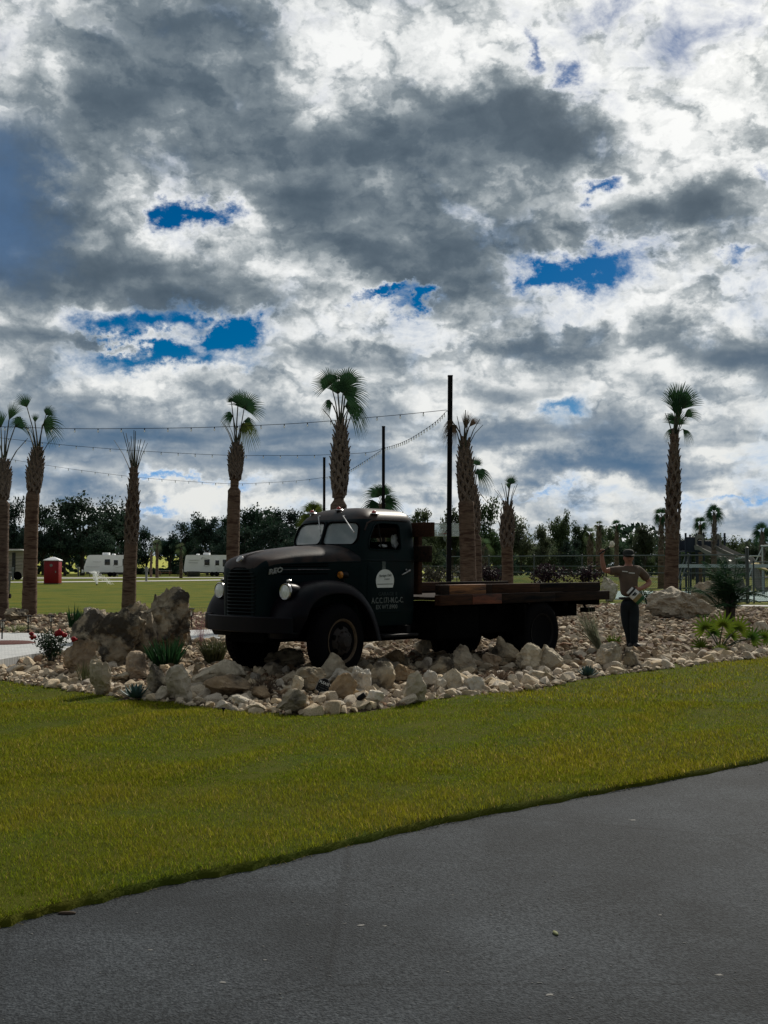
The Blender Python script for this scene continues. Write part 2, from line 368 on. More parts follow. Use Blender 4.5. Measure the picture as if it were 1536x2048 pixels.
mat('stone', (0.8, 0.8, 0.8), (0.58, 0.55, 0.50), scale=9, attr='tint', rough=0.92, bump=0.7, bscale=40, spec=0.15, bdist=0.012)
mat('stone_single', (0.62, 0.53, 0.40), (0.40, 0.32, 0.225), scale=9, rough=0.92, bump=0.7, bscale=40, spec=0.15, vary=0.30, bdist=0.012)
mat('concrete', (0.50, 0.50, 0.48), (0.40, 0.40, 0.39), scale=3, rough=0.9, bump=0.2, bscale=40)
mat('gravel', (0.52, 0.51, 0.48), (0.38, 0.37, 0.34), scale=1.2, rough=0.95)
mat('court', (0.12, 0.21, 0.20), (0.10, 0.18, 0.18), scale=0.6, rough=0.85)
mat('field', (0.36, 0.36, 0.04), (0.26, 0.30, 0.035), scale=0.05, rough=0.95)
mat('mulch', (0.09, 0.026, 0.018), (0.06, 0.016, 0.012), scale=18, rough=0.95, bump=1.0, bscale=40)
# truck
mat('green_paint', (0.0010, 0.0065, 0.0085), (0.0018, 0.0095, 0.0115), scale=2.0, rough=0.42, c3=(0.006, 0.007, 0.008), s3=3.5, spec=0.07, bump=0.05, bscale=9, st3=(0.56, 0.72))
mat('rust_paint', (0.017, 0.011, 0.011), (0.042, 0.026, 0.021), scale=2.4, rough=0.44, c3=(0.007, 0.007, 0.009), s3=3.0, spec=0.16, bump=0.08, bscale=30)
mat('fender_paint', (0.0040, 0.0034, 0.0065), (0.0085, 0.0058, 0.0075), scale=2.0, rough=0.42, c3=(0.003, 0.0045, 0.007), s3=2.5, spec=0.08, bump=0.06, bscale=20)
mat('black_metal', (0.004, 0.004, 0.005), (0.008, 0.007, 0.008), scale=5, rough=0.6, spec=0.1)
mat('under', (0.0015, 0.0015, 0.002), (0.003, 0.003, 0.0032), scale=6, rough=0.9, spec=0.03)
mat('rubber', (0.0022, 0.0022, 0.0035), (0.004, 0.0038, 0.0048), scale=6, rough=0.85, spec=0.05, bump=0.2, bscale=60)
mat('rim_ring', (0.10, 0.070, 0.042), (0.05, 0.036, 0.025), scale=12, rough=0.7, metal=0.2)
mat('wheel_disc', (0.007, 0.0055, 0.006), (0.018, 0.012, 0.010), scale=9, rough=0.7)
mat('chrome', (0.50, 0.50, 0.50), (0.26, 0.25, 0.24), scale=20, rough=0.28, metal=1.0)
mat('dull_chrome', (0.12, 0.11, 0.115), (0.05, 0.048, 0.05), scale=20, rough=0.4, metal=1.0)
mat('lens', (0.9, 0.92, 0.92), (0.55, 0.6, 0.6), scale=26, rough=0.12, spec=0.6, stretch=(1, 6, 1), coat=0.5)
mat('amber', (0.55, 0.20, 0.02), (0.40, 0.14, 0.02), scale=20, rough=0.25, spec=0.5)
mat('red_lens', (0.42, 0.03, 0.02), (0.28, 0.02, 0.02), scale=20, rough=0.25, spec=0.5)
mat('sign_white', (0.62, 0.66, 0.66), (0.55, 0.58, 0.58), scale=8, rough=0.5)
mat('sign_ink', (0.10, 0.12, 0.12), rough=0.6)
mat('stencil', (0.15, 0.17, 0.165), (0.075, 0.09, 0.09), scale=30, rough=0.7)
mat('stencil_faint', (0.016, 0.028, 0.03), (0.005, 0.014, 0.016), scale=40, rough=0.7)
mat('worn_patch', (0.11, 0.13, 0.13), (0.035, 0.05, 0.05), scale=40, rough=0.7)
mat('wood_dark', (0.014, 0.0095, 0.008), (0.032, 0.019, 0.014), scale=6, rough=0.85, spec=0.08, stretch=(0.6, 8, 8), bump=0.5, bscale=12, c3=(0.005, 0.005, 0.006), s3=1.6)
mat('wood_brown', (0.060, 0.028, 0.017), (0.024, 0.013, 0.010), scale=6, rough=0.85, spec=0.08, stretch=(0.6, 8, 8), bump=0.5, bscale=12)
mat('wood_orange', (0.30, 0.130, 0.050), (0.14, 0.058, 0.026), scale=5, rough=0.75, stretch=(0.5, 9, 9), bump=0.5, bscale=12, c3=(0.04, 0.02, 0.015), s3=3.0)
mat('wood_red', (0.19, 0.060, 0.032), (0.085, 0.030, 0.020), scale=5, rough=0.75, stretch=(0.8, 5, 5), bump=0.5, bscale=12, c3=(0.03, 0.016, 0.013), s3=3.0)
mat('seat', (0.012, 0.012, 0.012), (0.02, 0.018, 0.017), scale=8, rough=0.7)
def glass(name, tint, mixf, rough=0.06):
    m = bpy.data.materials.new(name); m.use_nodes = True; nt = m.node_tree; N = nt.nodes.new; L = nt.links.new
    bs = nt.nodes['Principled BSDF']; bs.inputs['Base Color'].default_value = tint + (1,); bs.inputs['Roughness'].default_value = rough
    bs.inputs['Specular IOR Level'].default_value = 0.6
    tc = N('ShaderNodeTexCoord'); n = N('ShaderNodeTexNoise'); L(tc.outputs['Object'], n.inputs['Vector']); n.inputs['Scale'].default_value = 5.0; n.inputs['Detail'].default_value = 6
    mr = N('ShaderNodeMapRange'); L(n.outputs[0], mr.inputs[0]); mr.inputs[3].default_value = mixf - 0.22; mr.inputs[4].default_value = mixf + 0.22
    tl = N('ShaderNodeBsdfTranslucent'); tl.inputs[0].default_value = tint + (1,)
    du = N('ShaderNodeMixShader'); du.inputs[0].default_value = 0.5; L(bs.outputs[0], du.inputs[1]); L(tl.outputs[0], du.inputs[2])
    tr = N('ShaderNodeBsdfTransparent'); tr.inputs[0].default_value = (0.86, 0.9, 0.9, 1)
    ms = N('ShaderNodeMixShader'); L(mr.outputs[0], ms.inputs[0]); L(tr.outputs[0], ms.inputs[1]); L(du.outputs[0], ms.inputs[2])
    gl = N('ShaderNodeBsdfGlossy'); gl.inputs['Roughness'].default_value = 0.03
    fr = N('ShaderNodeFresnel'); fr.inputs[0].default_value = 1.5; m3 = N('ShaderNodeMixShader')
    L(fr.outputs[0], m3.inputs[0]); L(ms.outputs[0], m3.inputs[1]); L(gl.outputs[0], m3.inputs[2])
    L(m3.outputs[0], nt.nodes['Material Output'].inputs[0]); MATS[name] = m
glass('windshield', (0.44, 0.53, 0.56), 0.72)  # pale tint stands in for the sky reflected in the panes
glass('clear_bulb', (0.8, 0.8, 0.75), 0.35)
glass('board_glass', (0.45, 0.5, 0.5), 0.30)
# plants
mat('palm_trunk', (0.205, 0.148, 0.110), (0.11, 0.078, 0.058), scale=5, rough=0.95, stretch=(1, 1, 6), bump=1.0, bscale=9, spec=0.08, c3=(0.075, 0.047, 0.036), s3=2.0, bdist=0.05, vary=0.12)
mat('palm_boot', (0.20, 0.165, 0.138), (0.09, 0.074, 0.064), scale=6, rough=0.95, stretch=(4, 4, 1), spec=0.08, vary=0.12, bump=0.4, bscale=20)
mat('palm_leaf', (0.018, 0.050, 0.027), (0.030, 0.068, 0.028), scale=3, rough=0.75, spec=0.08, trans=0.30)
mat('palm_leaf_yellow', (0.085, 0.105, 0.020), (0.055, 0.085, 0.02), scale=3, rough=0.6, spec=0.2, trans=0.35)
mat('palm_leaf_dry', (0.095, 0.068, 0.048), (0.055, 0.045, 0.03), scale=3, rough=0.8, spec=0.1, trans=0.2)
mat('petiole', (0.055, 0.060, 0.035), (0.04, 0.045, 0.03), scale=4, rough=0.7)
mat('oak_leaf', (0.016, 0.040, 0.032), (0.034, 0.062, 0.036), scale=0.35, rough=0.8, spec=0.1, trans=0.32, vary=0.25)
mat('mixed_leaf', (0.044, 0.080, 0.048), (0.092, 0.115, 0.048), scale=0.30, rough=0.8, spec=0.1, trans=0.40, vary=0.3)
mat('bark', (0.060, 0.050, 0.044), (0.035, 0.030, 0.028), scale=4, rough=0.95, bump=0.6, bscale=14)
mat('iris_leaf', (0.011, 0.042, 0.015), (0.018, 0.056, 0.018), scale=4, rough=0.5, spec=0.25, trans=0.3)
mat('muhly_leaf', (0.050, 0.062, 0.024), (0.075, 0.078, 0.034), scale=5, rough=0.7, trans=0.3)
mat('muhly_plume', (0.22, 0.085, 0.105), (0.16, 0.07, 0.085), scale=5, rough=0.8, trans=0.4)
mat('cream_leaf', (0.30, 0.30, 0.16), (0.17, 0.20, 0.08), scale=9, rough=0.7, trans=0.3)
mat('dry_leaf', (0.115, 0.080, 0.055), (0.075, 0.055, 0.04), scale=5, rough=0.8, trans=0.3)
mat('pale_leaf', (0.22, 0.23, 0.17), (0.12, 0.14, 0.085), scale=5, rough=0.7, trans=0.35)
mat('agave_leaf', (0.045, 0.092, 0.090), (0.065, 0.115, 0.105), scale=4, rough=0.6, spec=0.2)
mat('rose_leaf', (0.012, 0.034, 0.014), (0.022, 0.050, 0.018), scale=6, rough=0.5, spec=0.3, trans=0.2)
mat('rose_bloom', (0.38, 0.008, 0.016), (0.25, 0.006, 0.012), scale=9, rough=0.6, trans=0.25)
mat('lime_leaf', (0.095, 0.130, 0.012), (0.030, 0.070, 0.012), scale=3, rough=0.7, spec=0.12, trans=0.38)
mat('purple_leaf', (0.016, 0.010, 0.014), (0.026, 0.014, 0.020), scale=4, rough=0.7, trans=0.25)
mat('grey_leaf', (0.075, 0.070, 0.050), (0.055, 0.055, 0.04), scale=4, rough=0.8, trans=0.2)
# the rest
mat('pole_black', (0.004, 0.005, 0.007), (0.008, 0.007, 0.009), scale=3, rough=0.6, spec=0.12)
mat('fence_black', (0.022, 0.034, 0.036), rough=0.35, spec=0.6)
mat('fence_rail', (0.075, 0.10, 0.105), rough=0.35, spec=0.6)  # paler than the posts: the rail's reflection is put into its colour
mat('rv_white', (0.92, 0.93, 0.94), (0.86, 0.88, 0.89), scale=0.6, rough=0.4)
mat('rv_tan', (0.42, 0.38, 0.33), (0.36, 0.32, 0.28), scale=0.6, rough=0.4)
mat('rv_dark', (0.03, 0.03, 0.034), rough=0.3)
mat('rv_grey', (0.22, 0.23, 0.24), rough=0.5)
mat('rv_window', (0.012, 0.016, 0.02), rough=0.12, spec=0.6)
mat('toilet_red', (0.25, 0.006, 0.012), (0.20, 0.005, 0.010), scale=1.2, rough=0.45)
mat('toilet_roof', (0.72, 0.74, 0.76), rough=0.5)
mat('bin_dark', (0.008, 0.010, 0.014), rough=0.5)
mat('table_wood', (0.25, 0.11, 0.06), (0.18, 0.08, 0.05), scale=3, rough=0.8)
mat('table_top', (0.45, 0.42, 0.36), rough=0.8)
mat('play_blue', (0.018, 0.024, 0.038), rough=0.6)
mat('play_tan', (0.19, 0.18, 0.155), (0.15, 0.14, 0.12), scale=2, rough=0.5)
mat('net_white', (0.40, 0.43, 0.43), rough=0.7)
mat('board_clear', (0.22, 0.26, 0.26), rough=0.3)
mat('play_yellow', (0.45, 0.34, 0.08), rough=0.5)
mat('skin', (0.33, 0.165, 0.12), (0.28, 0.135, 0.098), scale=12, rough=0.55)
mat('shirt', (0.112, 0.080, 0.060), (0.088, 0.064, 0.049), scale=9, rough=0.9, bump=0.5, bscale=14, bdist=0.02)
mat('trousers', (0.006, 0.011, 0.016), (0.009, 0.015, 0.020), scale=7, rough=0.9, bump=0.5, bscale=9, bdist=0.02)
mat('cap', (0.016, 0.020, 0.019), (0.022, 0.026, 0.024), scale=10, rough=0.9)
mat('shoe', (0.012, 0.011, 0.011), rough=0.6)
mat('hair', (0.05, 0.04, 0.035), rough=0.8)
mat('eye', (0.02, 0.015, 0.012), rough=0.3)
mat('lip', (0.20, 0.07, 0.06), rough=0.6)
mat('bag_white', (0.62, 0.63, 0.62), rough=0.5)
mat('bag_gold', (0.25, 0.19, 0.085), rough=0.5)
mat('bag_green', (0.015, 0.085, 0.035), rough=0.5)
mat('brush_pale', (0.85, 0.80, 0.68), (0.70, 0.65, 0.54), scale=20, rough=0.9)
mat('spray', (0.85, 0.87, 0.88), rough=0.6, trans=0.4)

# ------------------------------------------------------------------ setting: ground sheets
def asphalt_wear():
    nt = MATS['asphalt'].node_tree; N = nt.nodes.new; L = nt.links.new; bs = nt.nodes['Principled BSDF']; src = bs.inputs['Base Color'].links[0].from_socket
    tc = N('ShaderNodeTexCoord'); n = N('ShaderNodeTexNoise'); L(tc.outputs['Object'], n.inputs['Vector']); n.inputs['Scale'].default_value = 0.55; n.inputs['Detail'].default_value = 7; n.inputs['Roughness'].default_value = 0.65
    mr = N('ShaderNodeMapRange'); L(n.outputs[0], mr.inputs[0]); mr.inputs[1].default_value = 0.40; mr.inputs[2].default_value = 0.66; mr.inputs[3].default_value = 0.72; mr.inputs[4].default_value = 1.45
    v = N('ShaderNodeTexVoronoi'); v.feature = 'DISTANCE_TO_EDGE'; v.inputs['Scale'].default_value = 0.42; w = N('ShaderNodeMix'); w.data_type = 'VECTOR'; w.inputs[0].default_value = 0.12; L(tc.outputs['Object'], w.inputs[4]); L(n.outputs['Color'], w.inputs[5]); L(w.outputs[1], v.inputs['Vector'])
    cr = N('ShaderNodeMapRange'); L(v.outputs['Distance'], cr.inputs[0]); cr.inputs[1].default_value = 0.0; cr.inputs[2].default_value = 0.010; cr.inputs[3].default_value = 0.72; cr.inputs[4].default_value = 1.0
    m1 = N('ShaderNodeMath'); m1.operation = 'MULTIPLY'; L(mr.outputs[0], m1.inputs[0]); L(cr.outputs[0], m1.inputs[1])
    sc = N('ShaderNodeVectorMath'); sc.operation = 'SCALE'; L(src, sc.inputs[0]); L(m1.outputs[0], sc.inputs['Scale']); L(sc.outputs[0], bs.inputs['Base Color'])
asphalt_wear()
RE = [gat(x, y, -0.045) for x, y in ((-160, 1900), (0, 1855), (150, 1815), (360, 1766), (550, 1729), (768, 1674), (1028, 1620), (1268, 1575), (1536, 1522), (1700, 1492))]
d0 = (RE[0] - RE[1]).normalized(); d1 = (RE[-1] - RE[-2]).normalized()
RE = [RE[0] + d0 * 40] + [RE[0] + d0 * (.25 * k) for k in range(40, 0, -1)] + catmull(RE, 8) + [RE[-1] + d1 * (.25 * k) for k in range(1, 64)] + [RE[-1] + d1 * 60]
def wob(x, y): return 0.012 * math.sin(x * 1.7 + 1.3 * math.sin(y * 0.9)) + 0.010 * math.sin(y * 2.3 + x * 0.6) + 0.008 * math.sin(x * 4.1 - y * 3.3)
g = MB(); g.add([(-4000, -4000, -0.05), (4000, -4000, -0.05), (4000, 4000, -0.05), (-4000, 4000, -0.05)], [(0, 1, 2, 3)]); struct('ground', g, 'grass')
g = MB(); away = Vector((d1.y, -d1.x, 0)).normalized()
g.loft([[p + Vector((0, 0.06, 0)) for p in RE], [p + away * 9.0 for p in RE]], False)
for i in range(len(g.v)): g.v[i] = (g.v[i][0], g.v[i][1], -0.045)
struct('road', g, 'asphalt')
# raised lawn between road and flower bed; the far lawn runs on behind
loops = []
rag = [0.018 * math.sin(i * 2.1) + 0.012 * math.sin(i * 5.7 + 1) for i in range(len(RE))]
nrm = -away
for t, z in ((-0.01, -0.046), (0.0, -0.02), (0.02, -0.006), (0.06, 0.0)) + tuple((0.06 + 0.25 * k, 0.0) for k in range(1, 60)) + ((18, 0), (26, 0), (40, 0), (60, 0), (62, -0.06)):
    lp = []
    for i, p in enumerate(RE):
        q = p + nrm * (t + rag[i]); lp.append((q.x, q.y, z + (wob(q.x, q.y) if 0.05 < t < 15 else 0)))
    loops.append(lp)
mat('turf_base', (0.045, 0.062, 0.008), (0.075, 0.074, 0.010), scale=1.2, rough=0.95, bump=0.6, bscale=60, spec=0.03, bdist=0.02)  # ground colour darkened under the blades so gaps between them look shaded
g = MB(); g.loft(loops, False); lawn = struct('lawn', g, 'grass'); lawn.data.materials.append(MATS['turf_base'])
for p in lawn.data.polygons:
    if p.center.y < 20.2 and abs(p.center.x) < 9: p.material_index = 1

# flower bed of broken limestone
BED_PX = [(-150, 1340), (0, 1362), (110, 1378), (200, 1392), (300, 1403), (380, 1413), (450, 1424), (540, 1430), (620, 1431), (700, 1425), (800, 1412), (900, 1400), (1000, 1390),
          (1100, 1374), (1180, 1359), (1300, 1343), (1400, 1332), (1480, 1321), (1560, 1308), (1680, 1290)]
BED = [gat(x, y, 0.0) for x, y in BED_PX]
BED = [p for p in catmull(BED, 3)] + [Vector((15, 32, 0)), Vector((15, 40, 0)), Vector((11, 44, 0)), Vector((4, 46, 0)), Vector((-2, 40, 0)), Vector((-6, 36.5, 0)), Vector((-10, 35.5, 0)), Vector((-17, 36, 0)), Vector((-17, 20, 0))]
BEDA = np.array([[p.x, p.y] for p in BED])
def inpoly(P, A):
    x, y = P[:, 0], P[:, 1]; ins = np.zeros(len(P), bool)
    for i in range(len(A)):
        x1, y1 = A[i]; x2, y2 = A[i - 1]
        c = ((y1 > y) != (y2 > y)) & (x < (x2 - x1) * (y - y1) / ((y2 - y1) if abs(y2 - y1) > 1e-9 else 1e-9) + x1); ins ^= c
    return ins
def polydist(P, A):
    d = np.full(len(P), 1e9)
    for i in range(len(A)):
        a, b = A[i - 1], A[i]; ab = b - a; t = np.clip(((P - a) @ ab) / max(ab @ ab, 1e-9), 0, 1)
        d = np.minimum(d, np.linalg.norm(P - (a + t[:, None] * ab), axis=1))
    return d
def bedz(P):
    P = np.atleast_2d(np.asarray(P, float))[:, :2]; t = np.clip(polydist(P, BEDA) / 2.2, 0, 1)
    return np.where(inpoly(P, BEDA), 0.012 + 0.138 * t * t * (3 - 2 * t), 0.0)
def bz(x, y): return float(bedz([[x, y]])[0])
def bat(px, py):                                     # a point of the bed's surface seen at this photo pixel
    z = 0.1
    for _ in range(4): p = gat(px, py, z); z = bz(p.x, p.y)
    return Vector((p.x, p.y, z))
xs = np.arange(-17.5, 15.6, 0.3); ys = np.arange(11.5, 46.6, 0.3)
GX, GY = np.meshgrid(xs, ys); GP = np.stack([GX.ravel(), GY.ravel()], 1); ins = inpoly(GP, BEDA); gz = bedz(GP)
# project the outside ring on the outline so the sheet ends on the bed's edge
V = np.column_stack([GP, gz + 0.002 * np.sin(GP[:, 0] * 9) - np.where(ins, 0, 0.06)])
nx = len(xs); F = []
for j in range(len(ys) - 1):
    for i in range(nx - 1):
        q = (j * nx + i, j * nx + i + 1, (j + 1) * nx + i + 1, (j + 1) * nx + i)
        if any(ins[k] for k in q): F.append(q)
o = link('rock_bed', npmesh('rock_bed', V, F, 'soil')); o['kind'] = 'structure'

# paver terrace crossing behind the left boulders
PAT = [gat(x, y, 0.19) for x, y in ((-120, 1326), (0, 1319), (64, 1308), (140, 1299), (230, 1290), (330, 1281), (440, 1276), (440, 1258), (330, 1262), (240, 1268), (170, 1270), (60, 1266), (-120, 1264))]
PATA = np.array([[p.x, p.y] for p in PAT])
mat('pavers', (0.52, 0.53, 0.52), (0.43, 0.44, 0.44), scale=3, rough=0.85, bump=0.2, bscale=30)
def paver_joints():
    m = MATS['pavers']; nt = m.node_tree; N = nt.nodes.new; L = nt.links.new; bs = nt.nodes['Principled BSDF']
    src = bs.inputs['Base Color'].links[0].from_socket
    b = N('ShaderNodeTexBrick'); tc = N('ShaderNodeTexCoord'); L(tc.outputs['Object'], b.inputs['Vector'])
    b.inputs['Scale'].default_value = 3.0; b.inputs['Mortar Size'].default_value = 0.02; b.inputs['Color1'].default_value = (1, 1, 1, 1); b.inputs['Color2'].default_value = (0.85, 0.86, 0.87, 1); b.inputs['Mortar'].default_value = (0.5, 0.5, 0.5, 1)
    mx = N('ShaderNodeMix'); mx.data_type = 'RGBA'; mx.blend_type = 'MULTIPLY'; mx.inputs[0].default_value = 1; L(src, mx.inputs[6]); L(b.outputs[0], mx.inputs[7]); L(mx.outputs[2], bs.inputs['Base Color'])
paver_joints()
g = MB(); g.prism([(p.x, p.y) for p in PAT], -0.04, 0.19); struct('terrace', g, 'pavers', 0)
g = MB(); cP = gat(10, 1285, 0.2); n = 24
g.loft([[(cP.x + math.cos(a) * r * 1.1, cP.y + math.sin(a) * r, z) for a in [2 * math.pi * k / n for k in range(n)]] for r, z in ((0.50, 0.192), (0.42, 0.215), (0.2, 0.225))], True, False, True)
struct('mulch_patch', g, 'mulch')
# concrete walk, court and far roads
def strip(name, pts, w, z, m):
    g = MB(); L_, R_ = [], []
    P = catmull([Vector((x, y, 0)) for x, y in pts], 6)
    for i, p in enumerate(P):
        t = (P[min(i + 1, len(P) - 1)] - P[max(i - 1, 0)]).normalized(); q = Vector((-t.y, t.x, 0)) * w / 2
        L_.append((p.x + q.x, p.y + q.y, z)); R_.append((p.x - q.x, p.y - q.y, z))
    g.loft([L_, R_], False); return struct(name, g, m, 0)
strip('walk', [(0, 52), (4, 50.0), (8, 48.2), (12, 46.6), (17, 45.0), (30, 41)], 1.5, 0.012, 'concrete')
g = MB(); g.add([(x, y, 0.016) for x, y in ((6.5, 57.5), (14, 51.2), (60, 44), (60, 72), (6.5, 72))], [(0, 1, 2, 3, 4)]); struct('court', g, 'court', 0)
strip('gravel_road', [(-120, 160), (-60, 158), (-38, 156), (0, 160), (60, 166)], 7, -0.02, 'gravel')
strip('campground_road', [(-110, 107), (-60, 108), (-37, 112), (-24, 122), (-10, 140), (20, 175)], 5.5, -0.016, 'gravel')
strip('service_lane', [(-110, 128), (-70, 128), (-50, 134), (-37, 146), (-28, 160)], 4, -0.012, 'gravel')
# mown knoll behind the court and the bright field on its rise far behind
g = MB(); loops = []
for r, z in ((9, -0.06), (7, 0.25), (4.5, 0.62), (2, 0.8)):
    loops.append([(13.5 + math.cos(a) * r * 1.3, 92 + math.sin(a) * r * 0.8, z) for a in [2 * math.pi * k / 32 for k in range(32)]])
g.loft(loops, True, False, True); struct('knoll', g, 'grass')
g = MB(); loops = []
for Y, z in ((235, -0.1), (262, 0.4), (290, 2.6), (315, 5.6), (340, 6.2), (400, 4.0)):
    loops.append([(x, Y + 6 * math.sin(x * 0.05), z * (0.85 + 0.15 * math.sin(x * 0.03))) for x in range(-160, 41, 10)])
g.loft(loops, False); struct('field', g, 'field')
# ------------------------------------------------------------------ boulders
def rock_mesh(name, w, d, h, seed, m, sub=4, cuts=13, rough=0.10, blocky=3.2, taper=0.0, lean=(0, 0), pit=None, lo=0.52, hi=0.92):
    V, F = ico(sub); rs = np.random.RandomState(seed); V = V.copy()
    V /= (np.abs(V) ** blocky).sum(1, keepdims=True) ** (1 / blocky)
    for _ in range(cuts):
        n = rs.normal(size=3); n /= np.linalg.norm(n); c = lo + (hi - lo) * rs.rand()
        s = V @ n - c; V -= np.where(s > 0, s, 0)[:, None] * n
    nr = V / np.linalg.norm(V, axis=1, keepdims=True)
    V += nr * (rough * 0.8 * vnoise(V * 1.1, seed + .1, 3) + rough * 0.50 * vnoise(V * 3.6, seed + .2, 3) + rough * 0.26 * vnoise(V * 10, seed + .3, 2))[:, None]
    if pit is not None:
        for (x, y, z, r, dep) in pit:
            q = np.linalg.norm(V - np.array([x, y, z]), axis=1); V -= nr * (dep * np.exp(-(q / r) ** 4))[:, None]
    t = (V[:, 2] - V[:, 2].min()) / (V[:, 2].max() - V[:, 2].min())
    k = 1 - taper * t; V[:, 0] = V[:, 0] * k + lean[0] * t; V[:, 1] = V[:, 1] * k + lean[1] * t
    V -= np.array([(V[:, 0].max() + V[:, 0].min()) / 2, (V[:, 1].max() + V[:, 1].min()) / 2, V[:, 2].min()])
    V *= np.array([w, d, h]) / (V.max(0) - V.min(0))
    me = npmesh(name, V, F, m); me.set_sharp_from_angle(angle=R(32)); return me
